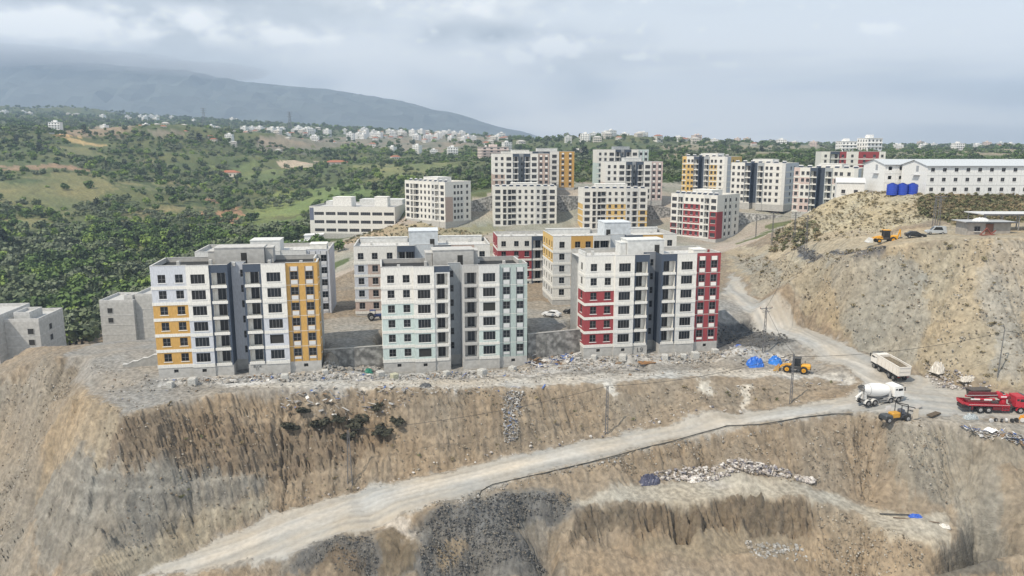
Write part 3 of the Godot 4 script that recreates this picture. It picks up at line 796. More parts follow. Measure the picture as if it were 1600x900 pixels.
func sky_color(az: float, el: float) -> Color:
	var dir := Vector3(sin(deg_to_rad(az)), 0, -cos(deg_to_rad(az)))
	var e := maxf(el, 0.0)
	var col := Color(1.5, 1.46, 1.4).lerp(Color(0.86, 0.93, 0.99), smoothstep(1.0, 12.0, e)).lerp(Color(0.43, 0.54, 0.68), smoothstep(12.0, 70.0, e))
	var n1 := noise_a.get_noise_3d(dir.x * 22.0, e * 0.9, dir.z * 22.0)
	var n2 := noise_a.get_noise_3d(dir.x * 70.0 + 40.0, e * 2.4, dir.z * 70.0)
	var n3 := noise_a.get_noise_3d(dir.x * 14.0 - 80.0, e * 2.2, dir.z * 14.0)
	var left := smoothstep(16.0, -14.0, az) if absf(az) < 90.0 else 0.75
	if el > 14.0:
		left = lerpf(left, 0.6, smoothstep(14.0, 30.0, el))
	var grey := smoothstep(-0.25, 0.5, n1 * 1.1 + n2 * 0.25 + left * 0.75 - 0.35)
	col = col.lerp(Color(0.68, 0.73, 0.77), grey * 0.75)
	col = col.lerp(Color(0.80, 0.83, 0.85), clampf(smoothstep(0.0, 0.5, n3) * 0.6, 0.0, 1.0))
	var puff := noise_a.get_noise_3d(dir.x * 200.0, e * 6.5, dir.z * 200.0)
	var dark := blob(az, e, -23.0, 9.9, 8.0, 0.8) + blob(az, e, -31.0, 9.0, 3.0, 0.9) * 0.7 + blob(az, e, -2.0, 7.8, 6.0, 0.8) * 0.5
	col = col.lerp(Color(0.34, 0.40, 0.47), clampf(dark * (0.8 + n2 * 1.2 + puff * 0.6), 0.0, 0.85))
	var white := blob(az, e, -24.0, 7.9, 6.0, 1.2) * 1.25 + blob(az, e, -14.0, 7.4, 4.5, 0.9) * 0.95 + blob(az, e, -5.0, 9.8, 9.0, 0.9) * 0.6 + blob(az, e, -31.0, 7.4, 4.0, 0.9) * 0.9
	col = col.lerp(Color(1.35, 1.35, 1.32), clampf(white * (0.75 + n2 * 1.5 + puff * 1.2), 0.0, 0.95))
	var heap := blob(az, e, 3.4, 6.9, 2.6, 0.85) * 1.2 + blob(az, e, 0.6, 6.3, 1.2, 0.5) + blob(az, e, 8.8, 6.3, 1.0, 0.35) + blob(az, e, -3.5, 6.55, 1.3, 0.5) + blob(az, e, 25.0, 7.6, 2.0, 0.4) * 0.7 + blob(az, e, 15.0, 5.6, 1.0, 0.25) * 0.6 + blob(az, e, 14.0, 3.8, 6.0, 0.3) * 0.45
	col = col.lerp(Color(1.3, 1.31, 1.3), smoothstep(0.28, 0.95, heap + puff * 1.0) * 0.85)
	return col


func make_sky() -> ImageTexture:
	var w := 3072
	var hh := 1536
	var im := Image.create(192, 96, false, Image.FORMAT_RGBF)
	for y in 96:
		for x in 192:
			im.set_pixel(x, y, sky_color(wrapf((x + 0.5) / 192.0 * 360.0, -180.0, 180.0), 90.0 - (y + 0.5) / 96.0 * 180.0))
	im.resize(w, hh, Image.INTERPOLATE_CUBIC)
	for y in range(int((90.0 - 16.0) / 180.0 * hh), int(91.0 / 180.0 * hh)):
		var el := 90.0 - (y + 0.5) / hh * 180.0
		var keep := smoothstep(16.0, 13.0, el)
		for x in range(-int(52.0 / 360.0 * w), int(52.0 / 360.0 * w)):
			var az := (x + 0.5) / w * 360.0
			var edge := keep * smoothstep(52.0, 46.0, absf(az))
			var xx := posmod(x, w)
			im.set_pixel(xx, y, im.get_pixel(xx, y).lerp(sky_color(az, el), edge))
	return ImageTexture.create_from_image(im)


# ---- buildings ----
const PAINT := {
	"W": Color(0.745, 0.735, 0.70), "G": Color(0.56, 0.585, 0.64), "L": Color(0.62, 0.63, 0.62), "Y": Color(0.56, 0.335, 0.1), "y": Color(0.68, 0.47, 0.17), "R": Color(0.31, 0.052, 0.06),
	"N": Color(0.062, 0.08, 0.115), "M": Color(0.40, 0.48, 0.465), "m": Color(0.53, 0.63, 0.615), "C": Color(0.47, 0.465, 0.45), "B": Color(0.50, 0.395, 0.345), "b": Color(0.60, 0.52, 0.48),
	"K": Color(0.25, 0.27, 0.30), "D": Color(0.15, 0.16, 0.175), "S": Color(0.58, 0.62, 0.66), "T": Color(0.60, 0.54, 0.44), "P": Color(0.62, 0.50, 0.47), "q": Color(0.36, 0.385, 0.41),
}


func paint_of(code: String, floor_no: int) -> Color:
	return PAINT[code[mini(floor_no, code.length() - 1)]]


func quad_f(m: Mesher, f: Transform3D, u0: float, u1: float, y0: float, y1: float, n: float, col: Color) -> void:
	if u1 - u0 > 0.001 and y1 - y0 > 0.001:
		m.quad(f * Vector3(u0, y0, n), f * Vector3(u1, y0, n), f * Vector3(u1, y1, n), f * Vector3(u0, y1, n), col)


func wall_cell(m: Mesher, f: Transform3D, u0: float, u1: float, y0: float, y1: float, n: float, col: Color, holes: Array, deep := 0.2, inner := Color(-1, 0, 0)) -> void:   # a stretch of wall with openings [u0, y0, u1, y1], all at one height
	if holes.is_empty():
		quad_f(m, f, u0, u1, y0, y1, n, col)
		return
	var s: float = holes[0][1]
	var t: float = holes[0][3]
	quad_f(m, f, u0, u1, y0, s, n, col)
	quad_f(m, f, u0, u1, t, y1, n, col)
	var u := u0
	var ic := col if inner.r < 0 else inner
	for o in holes:
		quad_f(m, f, u, o[0], s, t, n, col)
		u = o[2]
		var b := n - deep
		m.quad(f * Vector3(o[0], s, n), f * Vector3(o[0], s, b), f * Vector3(o[0], t, b), f * Vector3(o[0], t, n), ic)
		m.quad(f * Vector3(o[2], s, b), f * Vector3(o[2], s, n), f * Vector3(o[2], t, n), f * Vector3(o[2], t, b), ic)
		m.quad(f * Vector3(o[0], s, n), f * Vector3(o[2], s, n), f * Vector3(o[2], s, b), f * Vector3(o[0], s, b), ic)
		m.quad(f * Vector3(o[0], t, b), f * Vector3(o[2], t, b), f * Vector3(o[2], t, n), f * Vector3(o[0], t, n), ic)
	quad_f(m, f, u, u1, s, t, n, col)


func window_mesh(w: float, h: float, lights: int, transom: bool, sill: bool, whole: bool) -> ArrayMesh:   # whole: glass and frame in one, for far-off windows
	var key := "win %.2f %.2f %d %s %s %s" % [w, h, lights, transom, sill, whole]
	if not cache.has(key):
		var m := Mesher.new()
		var dark := Color(0.055, 0.055, 0.06)
		var e := 0.07
		m.box(Vector3(-w / 2, 0, -0.17), Vector3(-w / 2 + e, h, -0.11), dark)
		m.box(Vector3(w / 2 - e, 0, -0.17), Vector3(w / 2, h, -0.11), dark)
		m.box(Vector3(-w / 2 + e, 0, -0.17), Vector3(w / 2 - e, e, -0.11), dark)
		m.box(Vector3(-w / 2 + e, h - e, -0.17), Vector3(w / 2 - e, h, -0.11), dark)
		for k in range(1, lights):
			var u := -w / 2 + w * k / lights
			m.box(Vector3(u - 0.035, e, -0.168), Vector3(u + 0.035, h - e, -0.112), Color(0.16, 0.16, 0.165))
		if transom:
			m.box(Vector3(-w / 2 + e, h * 0.42, -0.166), Vector3(w / 2 - e, h * 0.42 + 0.06, -0.114), Color(0.13, 0.13, 0.135))
		if sill:
			m.box(Vector3(-w / 2 - 0.12, -0.12, -0.12), Vector3(w / 2 + 0.12, -0.003, 0.09), Color(0.7, 0.7, 0.69))
		if whole:
			m.box(Vector3(-w / 2, 0, -0.21), Vector3(w / 2, h, -0.18), Color(0.02, 0.022, 0.026))
		cache[key] = m.mesh()
	return cache[key]


func pane_mesh(w: float, h: float) -> ArrayMesh:
	var key := "pane %.2f %.2f" % [w, h]
	if not cache.has(key):
		var m := Mesher.new()
		m.box(Vector3(-w / 2, 0, -0.012), Vector3(w / 2, h, 0.012), Color.WHITE)
		cache[key] = m.mesh()
	return cache[key]


func put_window(root: Node3D, f: Transform3D, u: float, y: float, n: float, w: float, h: float, lights: int, transom: bool, close: bool, sill := true, called := "window", bare := false) -> void:
	var t := f * Transform3D(Basis(), Vector3(u, y, n))
	var glass := [flat("window_glass", Color(0.009, 0.01, 0.011), 0.09), flat("window_glass_bluish", Color(0.013, 0.016, 0.02), 0.14), flat("window_glass_dull", Color(0.016, 0.016, 0.016), 0.3)]
	for g in glass:
		g.metallic_specular = 0.3
	if not close:
		part(called, window_mesh(w, h, lights, transom, sill, true), tinted("window_frame", 0.45), root, t)
		return
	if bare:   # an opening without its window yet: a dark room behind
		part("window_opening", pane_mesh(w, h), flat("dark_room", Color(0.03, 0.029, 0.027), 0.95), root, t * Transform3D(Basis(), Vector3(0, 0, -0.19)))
		return
	var o := part(called, window_mesh(w, h, lights, transom, sill, false), tinted("window_frame", 0.45), root, t)
	part("pane", pane_mesh(w - 0.1, h - 0.1), glass[rng.randi() % 3], o, Transform3D(Basis(), Vector3(0, 0.05, -0.14)))


func face(root: Node3D, f: Transform3D, bays: Array, s: Dictionary, wall: Mesher, foot: Mesher, roof: Mesher, coping: Mesher, half_depth: float) -> void:
	var floors: int = s.floors
	var bh: float = s.base_h
	var fh: float = s.get("fh", 3.0)
	var top: float = s.top
	var close: bool = s.get("close", false)
	var roof_y := top - 0.85
	var u := 0.0
	var last_p := 0.0
	var last := {"code": bays[0][3], "kind": bays[0][2]}
	var rows := bays.duplicate()
	rows.append([0.0, 0.0, "end", bays[-1][3]])
	for bay in rows:
		var w: float = bay[0]
		var p: float = bay[1]
		var kind: String = bay[2]
		var code: String = bay[3]
		if absf(p - last_p) > 0.001:   # the return wall between two planes
			var owner: String = code if p > last_p else last.code
			if kind == "stair" or last.kind == "stair":
				owner = "N" if not s.has("notch") else s.notch
			var lo := minf(p, last_p)
			var hi := maxf(p, last_p)
			for k in floors + 2:
				var ya := -1.6 if k == 0 else bh + (k - 1) * fh
				var yb := bh if k == 0 else bh + k * fh if k <= floors else top
				var col: Color = PAINT["C"] if k == 0 else paint_of(owner, k - 1)
				var m := foot if k == 0 else wall
				if p > last_p:
					m.quad(f * Vector3(u, ya, lo), f * Vector3(u, ya, hi), f * Vector3(u, yb, hi), f * Vector3(u, yb, lo), col)
				else:
					m.quad(f * Vector3(u, ya, hi), f * Vector3(u, ya, lo), f * Vector3(u, yb, lo), f * Vector3(u, yb, hi), col)
		last_p = p
		last = {"code": code, "kind": kind}
		if kind == "end":
			break
		var u1 := u + w
		var mid_u := u + w / 2
		# foot of the wall
		var hatch: Array = []
		if bay.size() > 4 and bay[4].contains("h") and bh > 1.2:
			hatch = [[mid_u - 0.4, bh - 1.15, mid_u + 0.4, bh - 0.5]]
			put_window(root, f, mid_u, bh - 1.15, p, 0.8, 0.65, 1, false, close, false, "cellar_window", true)
		wall_cell(foot, f, u, u1, -1.6, bh, p, PAINT["C"], hatch, 0.2)
		for k in floors:
			var y0 := bh + k * fh
			var y1 := y0 + fh
			var col := paint_of(code, k)
			var holes: Array = []
			var sy := y0 + 1.05
			var ty := y0 + 2.6
			var open: bool = s.has("open") and s.open.has([rows.find(bay), k])
			match kind:
				"w1", "w2", "w3":
					var ww := 1.35
					for q in ([0.5] if kind == "w1" else [0.3, 0.78] if kind == "w2" else [0.18, 0.5, 0.82]):
						holes.append([u + w * q - ww / 2, sy, u + w * q + ww / 2, ty])
						put_window(root, f, u + w * q, sy, p, ww, ty - sy, 2, true, close)
				"wide":
					var ww := minf(2.5, w - 0.9)
					sy = y0 + 0.85
					holes.append([mid_u - ww / 2, sy, mid_u + ww / 2, ty])
					put_window(root, f, mid_u, sy, p, ww, ty - sy, 4, false, close, true, "window", open)
				"ribbon":
					sy = y0 + 1.0
					holes.append([u + 0.5, sy, u1 - 0.5, ty])
					put_window(root, f, mid_u, sy, p, w - 1.0, ty - sy, 5, true, close, false)
				"strip":
					for q in [0.26, 0.74]:
						var c: float = u + w * q
						holes.append([c - 0.7, sy, c + 0.7, ty])
						put_window(root, f, c, sy, p, 1.4, ty - sy, 2, true, close, false)
						var sp := Mesher.new()
						var lower := y0 + (0.12 if k else 0.45)
						sp.box(Vector3(c - 0.6, lower + 0.06, p + 0.004), Vector3(c + 0.6, sy - 0.08, p + 0.07), PAINT["W"] if s.get("bright_panels", false) else Color(0.55, 0.56, 0.57))
						if k == floors - 1:
							sp.box(Vector3(c - 0.6, ty + 0.1, p + 0.004), Vector3(c + 0.6, ty + 0.95, p + 0.07), PAINT["W"] if s.get("bright_panels", false) else Color(0.55, 0.56, 0.57))
						for e in [-1, 1]:
							sp.box(Vector3(c + e * 0.74 - 0.06, y0 + 0.1, p + 0.003), Vector3(c + e * 0.74 + 0.06, y1 - 0.02 + (0.6 if k == floors - 1 else 0.0), p + 0.05), PAINT["D"])
						var spm := Mesher.new()
						for z in sp.v.size():
							spm.v.append(f * sp.v[z])
							spm.n.append(f.basis * sp.n[z])
							spm.c.append(sp.c[z])
						part("spandrel_panel", spm.mesh(), tinted("facade_panel", 0.6), root)
				"stair":
					if w > 1.6:
						sy = y0 + 1.3
						ty = y0 + 2.7
						var c := u1 - 0.75 if not s.has("stair_left") else u + 0.75
						holes.append([c - 0.35, sy, c + 0.35, ty])
						put_window(root, f, c, sy, p, 0.7, ty - sy, 1, true, close, false)
				"balc", "gal":
					sy = y0 + 0.02
					ty = y0 + 2.75
					var pier := 0.42 if kind == "balc" else 0.2
					var deep := 1.35
					holes.append([u + pier, sy, u1 - pier, ty])
					var white := PAINT["W"] if not (bay.size() > 4 and bay[4].contains("c")) else PAINT["C"]
					quad_f(wall, f, u + pier, u1 - pier, sy, ty, p - deep, white)
					wall_cell(wall, f, u, u1, y0, y1, p, col, holes, deep, white)
					var bm := Mesher.new()
					bm.box(Vector3(u + pier * 0.6, y0 - 0.12, p - 0.12), Vector3(u1 - pier * 0.6, y0 + 0.42, p + 0.1), white)
					var bt := Mesher.new()
					for z in bm.v.size():
						bt.v.append(f * bm.v[z])
						bt.n.append(f.basis * bm.n[z])
						bt.c.append(bm.c[z])
					var bal := part("balcony", bt.mesh(), worn("wall_paint", 0.9, 0.12, 0.89, 0.0), root)
					if kind == "gal" or s.get("rails", false):
						var rl := Mesher.new()
						for g in [0.75, 1.05]:
							rl.rod(f * Vector3(u + pier, y0 + g, p - 0.05), f * Vector3(u1 - pier, y0 + g, p - 0.05), 0.03, 0.03, 5, Color(0.1, 0.1, 0.11), false)
						for g in 5:
							var uu := lerpf(u + pier + 0.05, u1 - pier - 0.05, g / 4.0)
							rl.rod(f * Vector3(uu, y0 + 0.42, p - 0.05), f * Vector3(uu, y0 + 1.05, p - 0.05), 0.025, 0.025, 4, Color(0.1, 0.1, 0.11), false)
						part("railing", rl.mesh(), tinted("railing_metal", 0.5, 0.3), bal)
					var flip: bool = bay.size() > 4 and bay[4].contains("f")
					var dw := 1.45
					if kind == "gal":
						put_window(root, f, u + w * 0.27, y0 + 0.43, p - deep + 0.19, 1.3, 2.2, 2, false, close, false, "balcony_door")
						put_window(root, f, u + w * 0.72, y0 + 0.9, p - deep + 0.19, 1.9, 1.7, 3, false, close, false)
					else:
						put_window(root, f, (u1 - pier - 0.3 - dw / 2) if not flip else (u + pier + 0.3 + dw / 2), y0 + 0.43, p - deep + 0.19, dw, 2.25, 2, false, close, false, "balcony_door")
					holes = []
			if kind != "balc" and kind != "gal":
				wall_cell(wall, f, u, u1, y0, y1, p, col, holes)
			if bay.size() > 4 and bay[4].contains("b"):
				var z0 := y0 - 0.16
				var z1 := y0 + (0.42 if k else 0.5)
				var band := Mesher.new()
				band.box(Vector3(u + 0.002 * (rows.find(bay) % 3), z0, p + 0.003), Vector3(u1, z1, p + 0.09 + 0.004 * (rows.find(bay) % 2)), PAINT["W"], f)
				part("floor_band", band.mesh(), worn("wall_paint", 0.9, 0.12, 0.89, 0.0), root)
			elif bay.size() > 4 and bay[4].contains("l") and k:
				var band := Mesher.new()
				band.box(Vector3(u, y0 - 0.03, p + 0.001), Vector3(u1, y0 + 0.05, p + 0.02), PAINT["W"], f)
				part("floor_band", band.mesh(), worn("wall_paint", 0.9, 0.12, 0.89, 0.0), root)
		quad_f(wall, f, u, u1, bh + floors * fh, top, p, paint_of(code, 99))
		# roof and parapet
		roof.quad(f * Vector3(u, roof_y, p - 0.2), f * Vector3(u1, roof_y, p - 0.2), f * Vector3(u1, roof_y, -half_depth), f * Vector3(u, roof_y, -half_depth), s.get("roof", Color(0.6, 0.6, 0.59)))
		coping.box(Vector3(u + 0.003, roof_y - 0.05, p - 0.24), Vector3(u1 - 0.003, top, p - 0.003), PAINT["C"] if not s.get("white_coping", false) else PAINT["W"], f)
		coping.box(Vector3(u - 0.02, top + 0.002, p - 0.28), Vector3(u1 + 0.02, top + 0.07, p + 0.05), Color(0.55, 0.55, 0.54) if not s.get("white_coping", false) else PAINT["W"], f)
		u = u1


func apartment(s: Dictionary) -> Node3D:
	var root := thing(s.get("called", "apartment_building"), s.label, "apartment building", V(s.x, s.d, s.y), deg_to_rad(s.yaw), s.get("group", ""))
	var w := 0.0
	for b in s.front:
		w += b[0]
	var deep: float = s.depth
	var close: bool = s.get("close", false)
	s.top = s.base_h + s.floors * s.get("fh", 3.0) + s.get("para", 1.25)
	var wall := Mesher.new()
	var foot := Mesher.new()
	var roof := Mesher.new()
	var coping := Mesher.new()
	var front := Transform3D(Basis(), Vector3.ZERO)
	var right := Transform3D(Basis(Vector3(0, 0, -1), Vector3.UP, Vector3(1, 0, 0)), Vector3(w, 0, 0))
	var back := Transform3D(Basis(Vector3(-1, 0, 0), Vector3.UP, Vector3(0, 0, -1)), Vector3(w, 0, -deep))
	var left := Transform3D(Basis(Vector3(0, 0, 1), Vector3.UP, Vector3(-1, 0, 0)), Vector3(0, 0, -deep))
	var none := Mesher.new()
	face(root, front, s.front, s, wall, foot, roof, coping, deep)
	face(root, right, s.get("right", [[deep, 0, "blank", s.front[-1][3]]]), s, wall, foot, none, coping, 0.3)
	face(root, left, s.get("left", [[deep, 0, "blank", s.front[0][3]]]), s, wall, foot, none, coping, 0.3)
	face(root, back, [[w, 0, "blank", s.get("back", "L")]], s, wall, foot, none, coping, 0.3)
	part("wall", wall.mesh(), worn("wall_paint", 0.9, 0.12, 0.89, 0.0), root)
	part("plinth", foot.mesh(), worn("raw_concrete", 0.95, 0.07, 0.9, 0.0), root)
	var r := part("roof", roof.mesh(), worn("roof_coat", 0.9, 0.1, 0.82, 0.0), root)
	part("parapet", coping.mesh(), worn("raw_concrete", 0.95, 0.07, 0.9, 0.0), root)
	var ry: float = s.top - 0.85
	for h in s.get("huts", []):   # [x0, x1, z0, z1, height, paint, door x]
		var m := Mesher.new()
		m.box(Vector3(h[0], ry + 0.01, h[3]), Vector3(h[1], ry + h[4], h[2]), PAINT[h[5]])
		m.box(Vector3(h[0] - 0.1, ry + h[4] + 0.002, h[3] - 0.1), Vector3(h[1] + 0.1, ry + h[4] + 0.16, h[2] + 0.1), PAINT[h[5]] * 1.1)
		var hut := part("roof_hut", m.mesh(), worn("raw_concrete", 0.95, 0.07, 0.9, 0.0), root)
		if h.size() > 6:
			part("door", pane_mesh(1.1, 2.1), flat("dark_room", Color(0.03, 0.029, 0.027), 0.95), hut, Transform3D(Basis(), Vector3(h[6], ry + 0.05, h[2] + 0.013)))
	if close:
		for k in 5:
			var vm := Mesher.new()
			var vx := w * (0.12 + 0.19 * k) + rng.randf_range(-0.8, 0.8)
			var vz := -rng.randf_range(1.6, deep - 2.0)
			vm.bevel(Vector3(vx - 0.3, ry, vz - 0.3), Vector3(vx + 0.3, ry + rng.randf_range(0.6, 1.15), vz + 0.3), 0.05, Color(0.55, 0.55, 0.54))
			part("roof_vent", vm.mesh(), worn("raw_concrete", 0.95, 0.07, 0.9, 0.0), r)
	for k in s.get("solar", 0):
		var m := Mesher.new()
		var t := Transform3D(Basis(Vector3.RIGHT, deg_to_rad(38)), Vector3(2.0 + k * (w - 4.0) / maxf(1.0, s.solar - 1), ry + 0.9, -s.get("solar_z", 2.0)))
		m.box(Vector3(-0.95, -0.04, -0.9), Vector3(0.95, 0.04, 0.9), Color(0.03, 0.04, 0.07), t)
		m.rod(t * Vector3(-0.95, 0.2, -0.95), t * Vector3(0.95, 0.2, -0.95), 0.24, 0.24, 8, Color(0.7, 0.7, 0.7))
		m.box(Vector3(-0.8, -0.9, -0.05), Vector3(-0.72, 0, 0.05), Color(0.4, 0.4, 0.4), Transform3D(Basis(), t.origin))
		m.box(Vector3(0.72, -0.9, -0.05), Vector3(0.8, 0, 0.05), Color(0.4, 0.4, 0.4), Transform3D(Basis(), t.origin))
		part("solar_panel", m.mesh(), tinted("solar", 0.3), r)
	return root


func lettering(text: String, size: float, col: Color, parent: Node3D, at: Vector3, turn := 0.0) -> void:
	var tm := TextMesh.new()
	var f := SystemFont.new()
	f.font_names = PackedStringArray(["Droid Sans"])
	tm.font = f
	tm.font_size = 48
	tm.pixel_size = size / 34.0
	tm.depth = 0.02
	tm.text = text
	part("lettering", tm, flat("letter_%s" % col.to_html(), col, 0.8), parent, Transform3D(Basis(Vector3.UP, turn), at))


func front_row_blocks() -> void:
	var black := Color(0.025, 0.025, 0.027)
	var side := [[5.2, 0, "w1", "YYYYGG", "b"], [6.0, 0, "blank", "L", ""]]
	var a := apartment({"label": "apartment block with ochre yellow panels and navy fins, nearest on the left", "group": "front row of unfinished apartment blocks", "x": -66.4, "d": 137.9, "y": 0.2, "yaw": 9.95, "depth": 11.0, "floors": 6, "base_h": 2.0, "close": true, "roof": black,
		"front": [[6.3, 0, "w2", "YYYYGG", "bh"], [4.0, 0.5, "wide", "GGGWWW", "bh"], [3.3, 0.3, "balc", "N"], [2.7, -3.4, "stair", "G"], [3.3, 0.3, "balc", "N"], [4.4, 0.5, "wide", "GGGWWW", "b"], [5.8, 0, "strip", "Y", "lh"]],
		"left": [[6.0, -0.0, "blank", "L", "b"], [5.0, 0, "w1", "YYYYGG", "b"]], "right": [[5.0, 0, "w1", "Y", "l"], [6.0, -0.8, "w1", "L", "b"]], "open": [[5, 1]],
		"huts": [[10.2, 19.4, -6.2, -10.4, 3.1, "C", 15.6], [8.9, 10.1, -6.8, -10.0, 2.4, "C"], [19.5, 21.0, -7.0, -10.2, 2.9, "C"]]})
	lettering("BLOK", 0.45, Color(0.03, 0.03, 0.03), a, Vector3(17.9, 1.45, 0.34))
	lettering("11", 0.45, Color(0.03, 0.03, 0.03), a, Vector3(17.9, 0.85, 0.34))
	apartment({"label": "mint green and white block with one raw grey balcony column, middle of front row", "group": "front row of unfinished apartment blocks", "x": -25.76, "d": 147.5, "y": -1.5, "yaw": 9.8, "depth": 11.0, "floors": 6, "base_h": 2.0, "close": true, "roof": black, "stair_left": 1, "notch": "q",
		"front": [[6.3, 0, "w2", "mmmmWW", "bh"], [4.1, 0.5, "wide", "mmmWWW", "bh"], [3.1, 0.3, "balc", "LLLLLLN", "f"], [2.5, -3.4, "stair", "q"], [3.3, 0.3, "balc", "C", "c"], [4.2, 0.5, "wide", "mmLLLL", "b"], [5.8, 0, "strip", "M", "lh"]],
		"left": [[6.0, 0, "blank", "L", "b"], [5.0, 0, "w1", "mmmmWW", "b"]], "right": [[5.0, 0, "w1", "M", "l"], [6.0, -0.8, "w1", "L", "b"]], "open": [[1, 0], [5, 3]],
		"huts": [[10.6, 19.0, -5.2, -10.0, 3.2, "C", 16.2], [9.2, 10.5, -5.8, -9.6, 2.6, "C"], [19.1, 20.0, -6.0, -9.8, 2.9, "C"]]})
	var c := apartment({"label": "dark red and white apartment block with navy notch, right end of the front row", "group": "front row of unfinished apartment blocks", "x": 15.0, "d": 154.35, "y": -0.25, "yaw": 10.8, "depth": 11.0, "floors": 6, "base_h": 2.0, "close": true, "roof": Color(0.62, 0.62, 0.61), "bright_panels": true,
		"front": [[6.3, 0, "w2", "RRRRWW", "bh"], [4.2, 0.5, "wide", "LLWWWW", "bh"], [3.3, 0.3, "balc", "N", "f"], [2.7, -3.4, "stair", "K"], [3.4, 0.3, "balc", "N", "f"], [4.3, 0.5, "wide", "LLLWWW", "b"], [5.6, 0, "strip", "R", "lh"]],
		"left": [[6.0, -1.5, "blank", "L", ""], [5.0, 0, "w1", "RRRRWW", "b"]], "right": [[5.0, 0, "w1", "R", "l"], [6.0, -0.8, "w1", "L", "b"]],
		"huts": [[10.8, 19.0, -5.0, -9.6, 3.2, "L", 17.4], [9.4, 10.7, -5.6, -9.0, 2.6, "L"], [24.6, 27.2, -2.2, -5.0, 1.2, "W"]]})
	lettering("L9", 0.95, Color(0.06, 0.06, 0.06), c, Vector3(12.2, 0.95, 0.34))


func second_row_blocks() -> void:
	var pale := Color(0.64, 0.64, 0.63)
	apartment({"label": "brown and pale blue apartment block seen over the roof of the mint green block", "x": -37.5, "d": 178.9, "y": 3.0, "yaw": 7.0, "depth": 15.0, "floors": 5, "base_h": 0.6, "para": 1.2, "close": true, "roof": pale,
		"front": [[3.2, 0, "w1", "BGGGW", "b"], [3.4, 0, "w1", "BBBBW", "b"], [3.6, 0, "w1", "LLLLW", "b"], [4.2, 0.3, "gal", "N"], [4.4, -1.6, "stair", "S"], [4.2, 0.3, "gal", "N"], [5.6, 0, "w2", "B", "b"], [3.8, 0, "w1", "W", "b"]],
		"left": [[8.0, 0, "w2", "B", "b"], [7.0, 0, "w1", "GGGBB", "b"]], "huts": [[13.0, 20.0, -1.9, -9.5, 4.0, "S", 18.6], [0.6, 12.5, -13.4, -14.4, 1.3, "L"], [20.5, 31.5, -13.4, -14.4, 1.4, "L"]]})
	apartment({"label": "ochre yellow and white apartment block behind the dark red front block", "x": 10.2, "d": 188.4, "y": 3.9, "yaw": 8.0, "depth": 14.0, "floors": 5, "base_h": 1.2, "para": 1.0, "close": true, "roof": pale,
		"front": [[4.6, 0, "w1", "WLLLW", "b"], [5.6, 0, "w2", "LYYYY", "b"], [4.4, 0.3, "gal", "L"], [4.2, -1.6, "stair", "S"], [4.2, 0.3, "gal", "N"], [5.4, 0, "w2", "Y", "b"], [3.6, 0, "w1", "W", "b"]],
		"left": [[7.0, 0, "w2", "LWWyy", "b"], [7.0, 0, "w2", "LWWyy", "b"]], "huts": [[13.6, 20.4, -1.9, -9.0, 3.8, "S", 14.6], [0.6, 12.5, -12.4, -13.4, 1.3, "L"], [21.0, 31.0, -12.4, -13.4, 1.3, "L"]]})
	apartment({"label": "low dark red and white block half hidden between brown and yellow block", "x": -4.2, "d": 219.0, "y": 0.3, "yaw": 7.0, "depth": 13.0, "floors": 5, "base_h": 1.2, "para": 1.0, "close": true, "roof": pale,
		"front": [[3.6, 0, "w1", "LLRRW", "b"], [6.4, 0, "w2", "LRRRW", "b"], [3.4, 0.3, "balc", "N"], [5.0, 0, "w2", "LRRRW", "b"]], "left": [[6.5, 0, "w1", "R", "b"], [6.5, 0, "w1", "R", "b"]]})
	apartment({"label": "grey apartment block standing close behind the right end of the ochre yellow block", "x": -75.0, "d": 178.5, "y": 1.0, "yaw": 8.0, "depth": 14.0, "floors": 5, "base_h": 1.5, "para": 1.0, "close": true, "roof": pale,
		"front": [[5.0, 0, "w1", "L", "b"], [5.0, 0, "w2", "L", "b"], [3.3, 0.3, "balc", "L"], [3.0, -1.6, "stair", "L"], [3.3, 0.3, "balc", "L"], [6.0, 0, "blank", "L", "b"], [5.4, -1.2, "strip", "G", ""]], "huts": [[12.0, 19.0, -4.0, -10.0, 2.8, "L"], [26.0, 30.0, -5.0, -9.0, 1.6, "W"]]})


